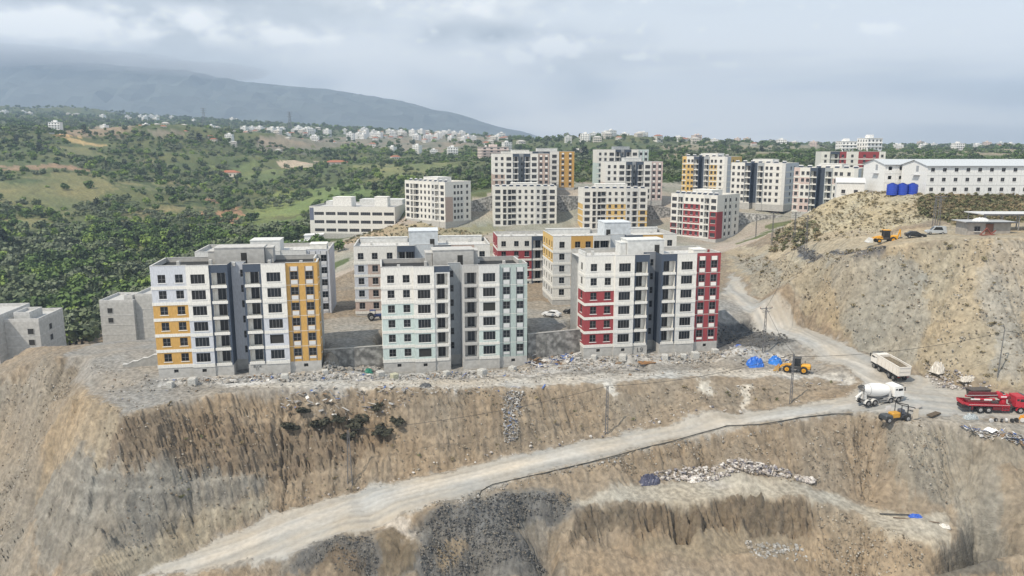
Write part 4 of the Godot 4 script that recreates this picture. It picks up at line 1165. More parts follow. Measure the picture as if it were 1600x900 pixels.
func third_row_blocks() -> void:
	var pale := Color(0.6, 0.6, 0.59)
	var gallery := func(c: String, d: String, e: String) -> Array:
		return [[4.2, 0, "wide", d, "b"], [2.6, 0.2, "balc", "W"], [4.4, 0.1, "gal", "W"], [9.4, 0, "w3", c, "b"], [2.6, 0, "w1", "L"], [3.4, 0.2, "balc", "L"], [4.4, 0, "wide", e, "b"]]
	apartment({"label": "white apartment block with a brown corner, left end of the distant middle row", "x": -54.6, "d": 391.3, "y": 5.0, "yaw": -44.0, "depth": 17.0, "floors": 6, "base_h": 2.0, "white_coping": true, "roof": pale, "rails": true, "front": gallery.call("W", "W", "W"),
		"right": [[5.0, 0, "blank", "BBBBWW", ""], [7.0, 0, "w3", "LLLLWW", ""], [5.0, 0, "w1", "W", "b"]], "huts": [[10.0, 21.0, -4.0, -13.0, 2.6, "W"]], "solar": 8})
	apartment({"label": "all white apartment block with grey glazed galleries, second of the distant middle row", "x": -9.0, "d": 373.1, "y": 3.2, "yaw": 4.0, "depth": 15.0, "floors": 6, "base_h": 1.5, "white_coping": true, "roof": pale, "rails": true, "front": gallery.call("W", "W", "W"), "huts": [[9.0, 22.0, -4.0, -11.0, 2.2, "W"]], "solar": 9})
	apartment({"label": "white apartment block with yellow window panels in the distant middle row", "x": 33.6, "d": 362.3, "y": 2.8, "yaw": 4.0, "depth": 15.0, "floors": 6, "base_h": 1.5, "white_coping": true, "roof": pale, "rails": true, "front": gallery.call("yyyyW", "W", "yyyWWW"), "left": [[15.0, 0, "blank", "yyyyWW", "b"]], "huts": [[7.0, 22.0, -4.0, -11.0, 2.6, "W"]], "solar": 9})
	apartment({"label": "white and dark red apartment block turned cornerwise beside the white road wall", "x": 73.2, "d": 352.0, "y": 0.6, "yaw": -46.0, "depth": 19.0, "floors": 6, "base_h": 2.2, "white_coping": true, "roof": pale, "rails": true, "front": [[3.6, 0, "wide", "RRWWWW", "b"], [3.2, 0.2, "balc", "L"], [8.6, 0, "w3", "RRRRRW", "b"], [2.0, 0, "w1", "W"], [3.0, 0.2, "balc", "L"], [3.6, 0, "wide", "RRRRWW", ""]],
		"right": [[5.0, 0, "blank", "RRRRWW", ""], [8.0, 0, "strip", "LLLLWW", ""], [6.0, 0, "w1", "W", "b"]], "huts": [[8.0, 18.0, -5.0, -14.0, 2.6, "W"]], "solar": 8, "bright_panels": true})
	var type_one := func(l: String, r: String, m: String) -> Array:
		return [[6.2, 0, "w2", l, "b"], [4.0, 0.5, "wide", m, "b"], [3.2, 0.3, "balc", "N"], [2.6, -3.2, "stair", "q"], [3.2, 0.3, "balc", "N"], [4.0, 0.5, "wide", m, "b"], [5.8, 0, "strip", r, ""]]
	apartment({"label": "white apartment block with pinkish brown window strips on the upper terrace at left", "x": -9.8, "d": 392.5, "y": 19.2, "yaw": 5.0, "depth": 13.0, "floors": 6, "base_h": 1.0, "roof": pale, "bright_panels": true, "front": type_one.call("BBBWWW", "B", "W"), "huts": [[10.0, 19.0, -3.6, -9.6, 2.6, "W"]]})
	apartment({"label": "apartment block with tan window strip, left part hidden by the pinkish brown one", "x": -5.0, "d": 414.0, "y": 20.2, "yaw": 5.0, "depth": 13.0, "floors": 6, "base_h": 1.0, "roof": pale, "bright_panels": true, "front": [[10.0, 0, "w2", "W", "b"], [6.0, 0.5, "wide", "W", "b"], [3.2, 0.3, "balc", "N"], [3.0, -3.2, "stair", "K"], [3.2, 0.3, "balc", "N"], [5.0, 0.5, "wide", "W", "b"], [8.4, 0, "strip", "YYYYYY", ""]], "huts": [[19.0, 30.0, -3.6, -9.6, 2.4, "L"]]})
	apartment({"label": "white apartment block with pale pink lower floors and navy notch on the upper terrace", "x": 46.6, "d": 384.2, "y": 15.4, "yaw": 4.0, "depth": 13.0, "floors": 6, "base_h": 1.0, "roof": pale, "bright_panels": true, "front": type_one.call("bbbWWW", "P", "W"), "huts": [[10.0, 19.0, -3.6, -9.6, 2.6, "L"]]})
	apartment({"label": "pale mint apartment block rising behind the one with pale pink lower floors", "x": 47.0, "d": 428.0, "y": 21.2, "yaw": 4.0, "depth": 13.0, "floors": 6, "base_h": 1.0, "roof": pale, "front": type_one.call("mmmmWW", "m", "W"), "huts": [[10.0, 19.0, -3.6, -9.6, 2.4, "q"]]})
	var turned := func(c: String, d: String, r: String) -> Dictionary:
		return {"depth": 15.0, "floors": 6, "base_h": 1.6, "white_coping": true, "roof": pale, "front": [[2.6, 0, "w1", c, "b"], [4.6, 0, "w2", d, ""], [3.2, 0.3, "balc", "N"], [3.4, -2.6, "blank", "N"], [3.2, 1.0, "balc", "q"], [4.6, 0.7, "w2", d, "b"], [4.2, 0.7, "w1", "W", "b"], [1.6, 0.7, "blank", "L"]], "right": [[3.2, 0, "blank", "G", "b"], [8.6, 0, "w2", r, "b"], [3.2, 0, "blank", r, "b"]], "huts": [[9.0, 19.0, -4.0, -11.0, 2.4, "W"]], "solar": 7}
	var one: Dictionary = turned.call("y", "yyyyyW", "SSSSyy")
	one.merge({"label": "cornerwise white apartment block with yellow panels and navy fin, left of three", "x": 93.6, "d": 424.0, "y": 17.0, "yaw": -44.0})
	apartment(one)
	var two: Dictionary = turned.call("W", "W", "G")
	two.merge({"label": "cornerwise white and blue grey apartment block with navy fin, middle of three", "x": 107.2, "d": 377.0, "y": 14.6, "yaw": -42.0})
	apartment(two)
	var three: Dictionary = turned.call("P", "PPWWPW", "T")
	three.merge({"label": "cornerwise pink and white apartment block with navy fin, right of three by the mound", "x": 124.5, "d": 340.0, "y": 13.2, "yaw": -42.0})
	apartment(three)
	apartment({"label": "block with dark red top storey peeping over the pink and white block's roof", "x": 176.0, "d": 440.0, "y": 20.0, "yaw": -8.0, "depth": 13.0, "floors": 6, "base_h": 1.0, "roof": pale, "front": [[4.8, 0, "w1", "W", "b"], [5.0, 0.3, "balc", "N"], [3.8, 0, "w1", "R", "b"], [6.5, 0, "w1", "W", "b"], [11.0, 0, "w2", "R", "b"], [3.5, 0, "w1", "W", "b"]]})


func raw_block(label: String, boxes: Array, holes: Array, at: Vector3, turn: float) -> void:
	var root := thing("raw_concrete_building", label, "building", at, turn, "")
	var m := Mesher.new()
	var lines := Mesher.new()
	for b in boxes:   # [x0, x1, z0, z1, y0, y1]
		m.box(Vector3(b[0], b[4], b[3]), Vector3(b[1], b[5], b[2]), Color(0.5, 0.5, 0.49))
		for k in range(1, 5):
			lines.box(Vector3(b[0] - 0.05, b[5] - 1.0 - k * 3.0, b[3] - 0.05), Vector3(b[1] + 0.05, b[5] - 0.75 - k * 3.0, b[2] + 0.05), Color(0.56, 0.56, 0.55))
		var t := 0.3
		for e in [[b[0], b[1], b[2], b[2] - t], [b[0], b[1], b[3] + t, b[3]], [b[0], b[0] + t, b[2] - t, b[3] + t], [b[1] - t, b[1], b[2] - t, b[3] + t]]:
			m.box(Vector3(e[0] + 0.002, b[5] + 0.002, e[3]), Vector3(e[1] - 0.002, b[5] + 0.8, e[2]), Color(0.58, 0.58, 0.57))
	part("wall", m.mesh(), worn("raw_concrete", 0.95, 0.07, 0.9, 0.0), root)
	part("slab_edges", lines.mesh(), worn("raw_concrete", 0.95, 0.07, 0.9, 0.0), root)
	for h in holes:   # [x, y, z, turn]
		var t := Transform3D(Basis(Vector3.UP, h[3]), Vector3(h[0], h[1], h[2]))
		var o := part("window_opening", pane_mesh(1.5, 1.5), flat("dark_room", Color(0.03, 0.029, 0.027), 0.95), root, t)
		var fr := Mesher.new()
		for e in [[-0.83, -0.72, -0.08, 1.58], [0.72, 0.83, -0.08, 1.58]]:
			fr.box(Vector3(e[0], e[2], -0.05), Vector3(e[1], e[3], 0.08), Color(0.4, 0.4, 0.39))
		fr.box(Vector3(-0.72, -0.1, -0.05), Vector3(0.72, 0.02, 0.1), Color(0.42, 0.42, 0.41))
		part("sill", fr.mesh(), worn("raw_concrete", 0.95, 0.07, 0.9, 0.0), o)


func left_shells() -> void:
	raw_block("raw grey concrete shell with stepped roof and three window holes, cut by the left edge", [[-24, -6.5, 4, -14, -22, 1.4], [-6.48, 2.0, 0, -14, -22, -0.2], [-5.0, -1.0, -2.0, -9, -0.2, 1.2]], [[-0.2, -3.6, 0.02, 0.0], [-0.2, -6.6, 0.02, 0.0], [-0.2, -9.6, 0.02, 0.0], [2.02, -3.6, -6.0, PI / 2], [2.02, -6.6, -6.0, PI / 2]], V(-127.0, 196.0, -2.2), 0.12)
	raw_block("raw grey concrete shell with two window holes behind the earth mound", [[0, 10, 0, -13, -20, -0.4], [10.02, 26, -1.5, -15, -20, 1.2], [7.0, 9.5, -1.0, -3.5, -0.4, 0.9]], [[3.0, -3.6, 0.02, 0.0], [3.0, -6.6, 0.02, 0.0]], V(-125.0, 226.0, -3.1), 0.06)


func dormitory() -> void:
	for blockno in 2:
		var label: String = ["long white three storey cabin dormitory with gable roof on top of the yellow mound", "second white dormitory gable just behind the long one"][blockno]
		var o := Vector3(117.3, 29.5, -217.6) if blockno == 0 else Vector3(112.5, 29.5, -232.4)
		var root := thing("worker_dormitory", label, "dormitory", o, deg_to_rad(0.6), "")
		var length := 62.0 if blockno == 0 else 50.0
		var deep := 14.0
		var fh := 2.75
		var m := Mesher.new()
		var white := Color(0.78, 0.79, 0.79)
		var f := Transform3D()
		m.box(Vector3(0, -1.5, -deep), Vector3(length, 0, 0), Color(0.4, 0.39, 0.37))
		var pane_count := int(length / 3.35)
		for k in 3:
			var u := 0.0
			for q in pane_count:
				var u1 := length if q == pane_count - 1 else u + 3.35
				var c := u + 1.6
				var holes := [[c - 0.55, k * fh + 1.05, c + 0.55, k * fh + 2.1]]
				wall_cell(m, f, u, u1, k * fh, (k + 1) * fh, 0, white, holes)
				if blockno == 0:
					put_window(root, f, c, k * fh + 1.05, 0, 1.1, 1.05, 2, false, false, true)
				u = u1
		var seams := Mesher.new()
		for k in 3:
			seams.box(Vector3(0, k * fh - 0.06, 0.003), Vector3(length, k * fh + 0.06, 0.04), Color(0.5, 0.51, 0.52))
		for q in range(1, pane_count):
			seams.box(Vector3(q * 3.35 - 0.03, 0.07, 0.002), Vector3(q * 3.35 + 0.03, 3 * fh, 0.025), Color(0.55, 0.56, 0.57))
		var h := 3 * fh
		# gable ends and back
		for e in [[0.0, -1.0], [length, 1.0]]:
			var x: float = e[0]
			var pts := [Vector3(x, 0, 0), Vector3(x, 0, -deep), Vector3(x, h, -deep), Vector3(x, h + 1.4, -deep / 2), Vector3(x, h, 0)]
			for q in [[0, 1, 2], [0, 2, 3], [0, 3, 4]]:
				if e[1] < 0:
					m.tri(pts[q[0]], pts[q[2]], pts[q[1]], white)
				else:
					m.tri(pts[q[0]], pts[q[1]], pts[q[2]], white)
		m.quad(Vector3(length, 0, -deep), Vector3(0, 0, -deep), Vector3(0, h, -deep), Vector3(length, h, -deep), white)
		part("wall", m.mesh(), worn("wall_paint", 0.9, 0.12, 0.89, 0.0), root)
		part("panel_seams", seams.mesh(), tinted("seam", 0.7), root)
		var r := Mesher.new()
		for e in [1, -1]:
			var z0 := 0.45 if e == 1 else -deep - 0.45
			var a := Vector3(-0.4, h - 0.1, z0)
			var b := Vector3(length + 0.4, h - 0.1, z0)
			var c := Vector3(length + 0.4, h + 1.48, -deep / 2)
			var dd := Vector3(-0.4, h + 1.48, -deep / 2)
			if e == 1:
				r.quad(a, b, c, dd, Color(0.5, 0.53, 0.56))
			else:
				r.quad(b, a, dd, c, Color(0.5, 0.53, 0.56))
			r.box(Vector3(-0.4, h - 0.24, z0 - 0.06), Vector3(length + 0.4, h - 0.06, z0 + 0.06), Color(0.25, 0.27, 0.3))
		for q in 40:
			r.box(Vector3(q * length / 40.0 - 0.03, 0, -0.02), Vector3(q * length / 40.0 + 0.03, 7.45, 0.05), Color(0.6, 0.62, 0.64), Transform3D(Basis(Vector3.RIGHT, -deg_to_rad(78.0)), Vector3(0, h - 0.1, 0.45)))
		part("roof", r.mesh(), tinted("sheet_roof", 0.5, 0.1), root)
		var dm := Mesher.new()
		dm.box(Vector3(-0.03, 2 * fh + 0.9, -6.0), Vector3(-0.004, 2 * fh + 2.6, -4.6), Color(0.3, 0.32, 0.35))
		dm.box(Vector3(-0.9, 2 * fh - 0.1, -7.0), Vector3(-0.004, 2 * fh, -3.6), Color(0.4, 0.4, 0.42))
		part("end_door", dm.mesh(), tinted("seam", 0.7), root)
	var cab := thing("site_cabin", "small white gabled site cabin left of the blue water tanks", "cabin", V(101.5, 240.0, 27.5), -0.3, "")
	var c := Mesher.new()
	c.box(Vector3(0, -2, -5), Vector3(8, 4.6, 0), Color(0.74, 0.74, 0.73))
	for e in [[0.0, -1.0], [8.0, 1.0]]:
		var gx: float = e[0]
		if e[1] < 0.0:
			c.tri(Vector3(gx, 4.6, 0), Vector3(gx, 5.9, -2.5), Vector3(gx, 4.6, -5), Color(0.74, 0.74, 0.73))
		else:
			c.tri(Vector3(gx, 4.6, 0), Vector3(gx, 4.6, -5), Vector3(gx, 5.9, -2.5), Color(0.74, 0.74, 0.73))
	var cr := Mesher.new()
	cr.quad(Vector3(-0.3, 4.5, 0.3), Vector3(8.3, 4.5, 0.3), Vector3(8.3, 5.97, -2.5), Vector3(-0.3, 5.97, -2.5), Color(0.6, 0.61, 0.62))
	cr.quad(Vector3(8.3, 4.5, -5.3), Vector3(-0.3, 4.5, -5.3), Vector3(-0.3, 5.97, -2.5), Vector3(8.3, 5.97, -2.5), Color(0.6, 0.61, 0.62))
	part("roof", cr.mesh(), tinted("sheet_roof", 0.5, 0.1), cab)
	part("wall", c.mesh(), worn("wall_paint", 0.9, 0.12, 0.89, 0.0), cab)
	for q in [2.0, 5.6]:
		put_window(cab, Transform3D(), q, 1.2, 0.2, 1.1, 1.1, 2, false, false)


func school() -> void:
	var bays := []
	for k in 7:
		bays.append([6.2, 0.0, "ribbon", "W"])
	var s := apartment({"called": "school_building", "label": "long pale grey three storey building with window ribbons beside the green valley", "x": -105.6, "d": 398.0, "y": -3.6, "yaw": -6.0, "depth": 34.0, "floors": 3, "fh": 4.3, "base_h": 2.0, "para": 1.2, "roof": Color(0.6, 0.6, 0.6), "front": [[2.0, 0, "blank", "W"]] + bays, "left": [[34.0, 0, "blank", "W"]],
		"huts": [[10, 20, -8, -16, 5.0, "W"], [32, 39, -10, -16, 5.2, "W"], [20.2, 44, -22, -32, 3.0, "L"], [2.0, 9.0, -20, -30, 2.0, "L"]]})
	var p := Mesher.new()
	p.box(Vector3(0.1, 9.0, 0.01), Vector3(2.2, 15.4, 0.1), Color(0.12, 0.14, 0.2))
	part("corner_panel", p.mesh(), tinted("seam", 0.7), s)
	s.set_meta("category", "school")


func far_sheds() -> void:
	for e in [[-113.5, 372.0, -8.0, 15.0, 8.0, 4.4, "long white metal shed below the path, nearest the green valley"], [-104.0, 380.0, -7.0, 9.0, 7.0, 6.2, "small white metal shed standing behind the long white one"]]:
		var root := thing("metal_shed", e[6], "shed", V(e[0], e[1], e[2]), 0.15, "")
		var m := Mesher.new()
		m.box(Vector3(0, -4, -e[4]), Vector3(e[3], e[5], 0), Color(0.62, 0.64, 0.65))
		part("wall", m.mesh(), worn("wall_paint", 0.9, 0.12, 0.89, 0.0), root)
		var r := Mesher.new()
		r.box(Vector3(-0.4, 0, -e[4] - 0.4), Vector3(e[3] + 0.4, 0.18, 0.4), Color(0.75, 0.76, 0.76), Transform3D(Basis(Vector3.BACK, 0.04), Vector3(0, e[5] + 0.02, 0)))
		part("roof", r.mesh(), tinted("sheet_roof", 0.5, 0.1), root)
		for q in 3:
			put_window(root, Transform3D(), e[3] * (0.2 + 0.3 * q), 1.2, 0.19, 1.2, 1.2, 2, false, false)


func house_shape(kind: int) -> ArrayMesh:
	var m := Mesher.new()
	var wall: Color = [Color(0.72, 0.7, 0.66), Color(0.64, 0.61, 0.56), Color(0.78, 0.78, 0.77), Color(0.6, 0.56, 0.5), Color(0.64, 0.55, 0.51)][kind]
	var storeys: int = [2, 3, 4, 1, 5][kind]
	var w: float = [11.0, 12.0, 14.0, 13.0, 15.0][kind]
	var deep: float = [9.0, 10.0, 11.0, 8.0, 12.0][kind]
	var h := storeys * 3.0 + 0.4
	m.box(Vector3(-w / 2, -4, -deep / 2), Vector3(w / 2, h, deep / 2), wall)
	m.box(Vector3(-w / 2 - 0.3, h + 0.01, -deep / 2 - 0.3), Vector3(w / 2 + 0.3, h + 0.3, deep / 2 + 0.3), wall * 1.05)
	for k in storeys:
		m.box(Vector3(-w / 2 - 0.15, k * 3.0 - 0.15, -deep / 2 - 0.15), Vector3(w / 2 + 0.15, k * 3.0 + 0.1, deep / 2 + 0.9), wall * 1.08)
		for q in 4:
			var u := -w / 2 + w * (q + 0.5) / 4.0
			m.box(Vector3(u - 0.65, k * 3.0 + 0.9, deep / 2 - 0.1), Vector3(u + 0.65, k * 3.0 + 2.4, deep / 2 + 0.03), Color(0.05, 0.055, 0.06))
			m.box(Vector3(-w / 2 - 0.03, k * 3.0 + 0.9, -deep / 2 + deep * (q + 0.5) / 4.0 - 0.5), Vector3(-w / 2 + 0.1, k * 3.0 + 2.4, -deep / 2 + deep * (q + 0.5) / 4.0 + 0.5), Color(0.05, 0.055, 0.06))
	if kind in [0, 3, 1]:
		var tile := Color(0.33, 0.13, 0.075) if kind != 1 else Color(0.5, 0.48, 0.45)
		var a := Vector3(-w / 2 - 0.5, h + 0.3, deep / 2 + 0.5)
		var b := Vector3(w / 2 + 0.5, h + 0.3, deep / 2 + 0.5)
		var c := Vector3(w / 2 + 0.5, h + 0.3, -deep / 2 - 0.5)
		var d := Vector3(-w / 2 - 0.5, h + 0.3, -deep / 2 - 0.5)
		var p := Vector3(-w / 4, h + 2.3, 0)
		var q := Vector3(w / 4, h + 2.3, 0)
		m.quad(a, b, q, p, tile)
		m.quad(c, d, p, q, tile)
		m.tri(b, c, q, tile)
		m.tri(d, a, p, tile)
	else:
		m.box(Vector3(-2, h + 0.31, -2.5), Vector3(2, h + 2.8, 1.5), wall * 0.95)
		m.rod(Vector3(-4, h + 0.3, 0), Vector3(-4, h + 1.9, 0), 0.6, 0.6, 8, Color(0.7, 0.7, 0.7))
	return m.mesh()


func far_houses() -> void:
	var shapes := []
	for k in 5:
		shapes.append(house_shape(k))
	var mat := tinted("house_paint", 0.9)
	var names := ["tiled_house", "village_house", "town_house", "farm_house", "town_block"]
	var looks := ["white house with red tiled roof", "pale house with grey hipped roof", "white flat roofed town house", "low tiled house", "tall pinkish town block"]
	# [how many, x from, x to, depth from, depth to, kinds, where, group]
	for row in [[120, -640.0, -10.0, 1560.0, 1960.0, [2, 2, 2, 1, 0, 2, 3], "in the hillside town on the far ridge", "houses of the far ridge town"],
			[46, -560.0, -300.0, 1010.0, 1330.0, [3, 1, 0, 3, 2], "among trees on the left valley slope", "houses on the left valley slope"],
			[26, -1500.0, -900.0, 2200.0, 2650.0, [2, 1, 2], "on the hazy hill at far left", "houses on the hazy left hill"],
			[24, 80.0, 330.0, 1180.0, 1400.0, [2, 0, 2, 1], "on the low wooded hill", "houses on the low wooded hill"],
			[80, 260.0, 1350.0, 1150.0, 2200.0, [2, 2, 1, 0, 2, 3, 2, 4], "on the flat town plain at right", "houses of the right hand plain"],
			[14, -330.0, 130.0, 900.0, 1300.0, [0, 3, 1, 2], "in the wooded country behind the apartment blocks", "scattered country houses"]]:
		for k in row[0]:
			var kind: int = row[5][rng.randi() % row[5].size()]
			var x := rng.randf_range(row[1], row[2])
			var d := rng.randf_range(row[3], row[4])
			var y := ground(x, d)
			var o := solo(names[kind], shapes[kind], mat, looks[kind] + " " + row[6], "house", V(x, d, y), rng.randf_range(-0.6, 0.6), row[7])
			o.scale = Vector3.ONE * rng.randf_range(0.85, 1.25) * (0.62 if row[7].contains("left valley") else 0.9 if row[7].contains("far ridge") else 0.85)
	# a few that stand out
	var pink := solo("town_block", shapes[4], mat, "pink many storeyed house block among trees behind the tall blocks", "house", on_ground(-22.0, 900.0), 0.3)
	pink.scale = Vector3(2.2, 1.05, 1.4)
	solo("town_house", shapes[2], mat, "white modern house alone in the woods left of the pink block", "house", on_ground(-80.0, 1040.0), 0.2)
	var villa := solo("town_house", shapes[2], mat, "solitary pale round topped house on the left skyline", "house", on_ground(-545.0, 930.0), 0.2)
	villa.scale = Vector3.ONE * 0.9
	solo("farm_house", shapes[3], mat, "white farm house on the quarry edge, right of the tan earth cut", "house", on_ground(-205.0, 900.0), 0.1).scale = Vector3(2.0, 1.2, 1.2)
	solo("farm_house", shapes[3], mat, "long pale barn in the middle of the green valley", "barn", on_ground(-300.0, 820.0), -0.2).scale = Vector3(1.5, 1.2, 1.0)
	solo("town_block", shapes[2], mat, "tall white block on the right skyline, the taller of two", "house", on_ground(415.0, 900.0), 0.3).scale = Vector3(1.5, 1.5, 1.5)
	solo("town_block", shapes[2], mat, "pale block on the right skyline, the lower of two", "house", on_ground(388.0, 900.0), 0.1).scale = Vector3(1.3, 1.2, 1.3)


# ---- plants ----
func crown_mesh(seed_: int, leaves: int, flatness: float, spread: float) -> ArrayMesh:   # many small leaf clumps through the crown's volume, about 1 m in radius
	var r := RandomNumberGenerator.new()
	r.seed = seed_
	var m := Mesher.new()
	var lobes := []
	for k in 7:
		var a := r.randf() * TAU
		var q := r.randf_range(0.15, 0.62) * spread
		lobes.append([Vector3(cos(a) * q, r.randf_range(-0.25, 0.4) * flatness + 0.1, sin(a) * q), r.randf_range(0.35, 0.6)])
	for k in leaves:
		var lobe: Array = lobes[k % lobes.size()]
		var dir := Vector3(r.randfn(), r.randfn() * 0.9 + 0.2, r.randfn()).normalized()
		var p: Vector3 = lobe[0] + dir * lobe[1] * r.randf_range(0.55, 1.08) * Vector3(1, flatness, 1)
		var n := (dir + Vector3(r.randfn(), r.randfn(), r.randfn()) * 0.45).normalized()
		var u := n.cross(Vector3(r.randfn(), r.randfn(), r.randfn())).normalized()
		var w := n.cross(u)
		var s := r.randf_range(0.13, 0.26)
		var c := Color.WHITE * (r.randf_range(0.62, 1.25) + (0.25 if r.randf() < 0.12 else 0.0))
		c.a = 1.0
		m.quad(p - u * s, p - w * s * 0.8 + n * s * 0.2, p + u * s * r.randf_range(0.7, 1.1), p + w * s * 0.8 + n * s * 0.15, c)
	return m.mesh()


func trunk_mesh(seed_: int) -> ArrayMesh:
	var r := RandomNumberGenerator.new()
	r.seed = seed_
	var m := Mesher.new()
	m.rod(Vector3(0, -0.9, 0), Vector3(0.04, -0.2, 0.02), 0.09, 0.06, 6, Color(0.1, 0.08, 0.06), false)
	for k in 4:
		var a := TAU * k / 4.0 + r.randf()
		m.rod(Vector3(0.04, -0.25, 0.02), Vector3(cos(a) * 0.45, r.randf_range(0.1, 0.4), sin(a) * 0.45), 0.045, 0.015, 5, Color(0.1, 0.08, 0.06), false)
	return m.mesh()


func leaf_mat(key: String, c: Color) -> StandardMaterial3D:
	var m := tinted("leaf_" + key, 0.85)
	m.albedo_color = c.linear_to_srgb()
	m.backlight_enabled = true
	m.backlight = c * 0.5
	return m


func vegetation() -> void:
	var kinds := [["olive", Color(0.135, 0.17, 0.085), 0.75, 1.0], ["dark", Color(0.055, 0.088, 0.03), 0.95, 0.9], ["mid", Color(0.095, 0.155, 0.038), 0.85, 1.0], ["bright", Color(0.19, 0.27, 0.055), 0.85, 1.0], ["grey_olive", Color(0.16, 0.19, 0.115), 0.75, 1.05], ["cypress", Color(0.035, 0.05, 0.025), 2.2, 0.45]]
	var words := ["grey green olive tree on the left valley slope", "dark green tree in the left valley", "leafy green tree in the left valley", "bright yellow green tree in the left valley", "silvery olive tree on the left valley slope", "narrow dark cypress in the left valley"]
	var crowns := []
	var trunks := []
	for k in kinds.size():
		crowns.append([crown_mesh(100 + k, 170, kinds[k][2], kinds[k][3]), crown_mesh(200 + k, 150, kinds[k][2], kinds[k][3]), crown_mesh(300 + k, 160, kinds[k][2], kinds[k][3])])
		trunks.append(trunk_mesh(k))
	var spots := []
	var r := RandomNumberGenerator.new()
	r.seed = 77
	for band in [[205.0, 560.0, 5.0], [560.0, 1100.0, 8.0], [1100.0, 3300.0, 20.0]]:
		var st: float = band[2]
		var d: float = band[0]
		while d < band[1]:
			var x := -0.98 * d
			while x < 0.9 * d:
				var px := x + r.randf_range(-0.5, 0.5) * st
				var pd := d + r.randf_range(-0.5, 0.5) * st
				x += st
				var dense := mid.tint(px + noise_a.get_noise_2d(px * 0.2, pd * 0.2) * 18.0, pd).a
				if pd < 262.0 and px > -75.0:
					continue
				if pd < 330.0 and px > -68.0:
					continue
				if pd < 480.0 and px > -72.0 - (pd - 330.0) * 0.05 and px < 330.0:
					continue
				if pd < 480.0 and px > -112.0 and px < -50.0 and pd > 362.0:
					continue
				if px > -132.0 and px < -95.0 and pd < 246.0:
					continue
				if px < -95.0 and pd < 222.0:
					continue
				var clump := noise_b.get_noise_2d(px * 0.16, pd * 0.16) * 1.5 + noise_b.get_noise_2d(px * 0.5, pd * 0.5) * 0.4
				if r.randf() < dense + clump * minf(dense * 2.5, 1.0) + (0.25 if pd < 450.0 and dense > 0.5 else 0.0):
					spots.append([px, pd])
			d += st
	spots.sort_custom(func(a, b): return a[1] < b[1])
	var masses := {}
	var count := 0
	for q in spots:
		var x: float = q[0]
		var d: float = q[1]
		var zone := noise_a.get_noise_2d(x * 0.12 + 50.0, d * 0.12) * 1.3 + r.randf_range(-0.5, 0.5)
		var k := 1 if zone < -0.46 else 2 if zone < 0.0 else 3 if zone < 0.17 else 0 if zone < 0.52 else 4
		if x > -40.0 and k == 3:
			k = 2
		if r.randf() < 0.01 and d < 1000.0:
			k = 5
		var size: float = ((2.2 + 3.4 * pow(r.randf(), 1.4)) if d < 470.0 and x < -60.0 else 1.4 + 2.6 * pow(r.randf(), 1.8)) * (1.0 if d < 560.0 else 1.25 if d < 1100.0 else r.randf_range(1.4, 2.4))
		if k == 5:
			size *= 1.2
		var b := Basis(Vector3.UP, r.randf() * TAU).scaled(Vector3(size, size * r.randf_range(0.8, 1.05), size))
		var t := Transform3D(b, V(x, d, ground(x, d) + size * 0.62))
		if count < 300 and absf(x) < 0.7 * d and x < -60.0:
			var root := thing("tree", words[k], "tree", t.origin, 0.0, "trees of the left valley, " + kinds[k][0].replace("_", " ") + " kind")
			root.basis = b
			part("crown", crowns[k][count % 3], leaf_mat(kinds[k][0], kinds[k][1]), root)
			part("trunk", trunks[k], tinted("bark", 0.95), root)
			count += 1
		else:
			var key := "%d %d" % [k, r.randi() % 3]
			if not masses.has(key):
				masses[key] = []
			masses[key].append(t)
	for key in masses:
		var mm := MultiMesh.new()
		mm.transform_format = MultiMesh.TRANSFORM_3D
		var k := int(key.split(" ")[0])
		mm.mesh = crowns[k][int(key.split(" ")[1])]
		mm.instance_count = masses[key].size()
		for i in masses[key].size():
			mm.set_instance_transform(i, masses[key][i])
		var o := MultiMeshInstance3D.new()
		o.name = numbered("woodland_trees")
		o.multimesh = mm
		o.material_override = leaf_mat(kinds[k][0], kinds[k][1])
		add_child(o, true)
		tag(o, "trees and bushes covering the far hills, %s kind" % kinds[k][0].replace("_", " "), "trees", "", "stuff")
	print("trees ", spots.size())


func in_zone(name_: String, r: RandomNumberGenerator) -> Vector2:
	var poly := PackedVector2Array()
	var a: Array = ZONES[name_]
	for k in range(0, a.size(), 2):
		poly.append(Vector2(a[k], a[k + 1]))
	var lo := poly[0]
	var hi := poly[0]
	for p in poly:
		lo = lo.min(p)
		hi = hi.max(p)
	for tries in 60:
		var p := Vector2(r.randf_range(lo.x, hi.x), r.randf_range(lo.y, hi.y))
		if Geometry2D.is_point_in_polygon(p, poly):
			return p
	return poly[0]


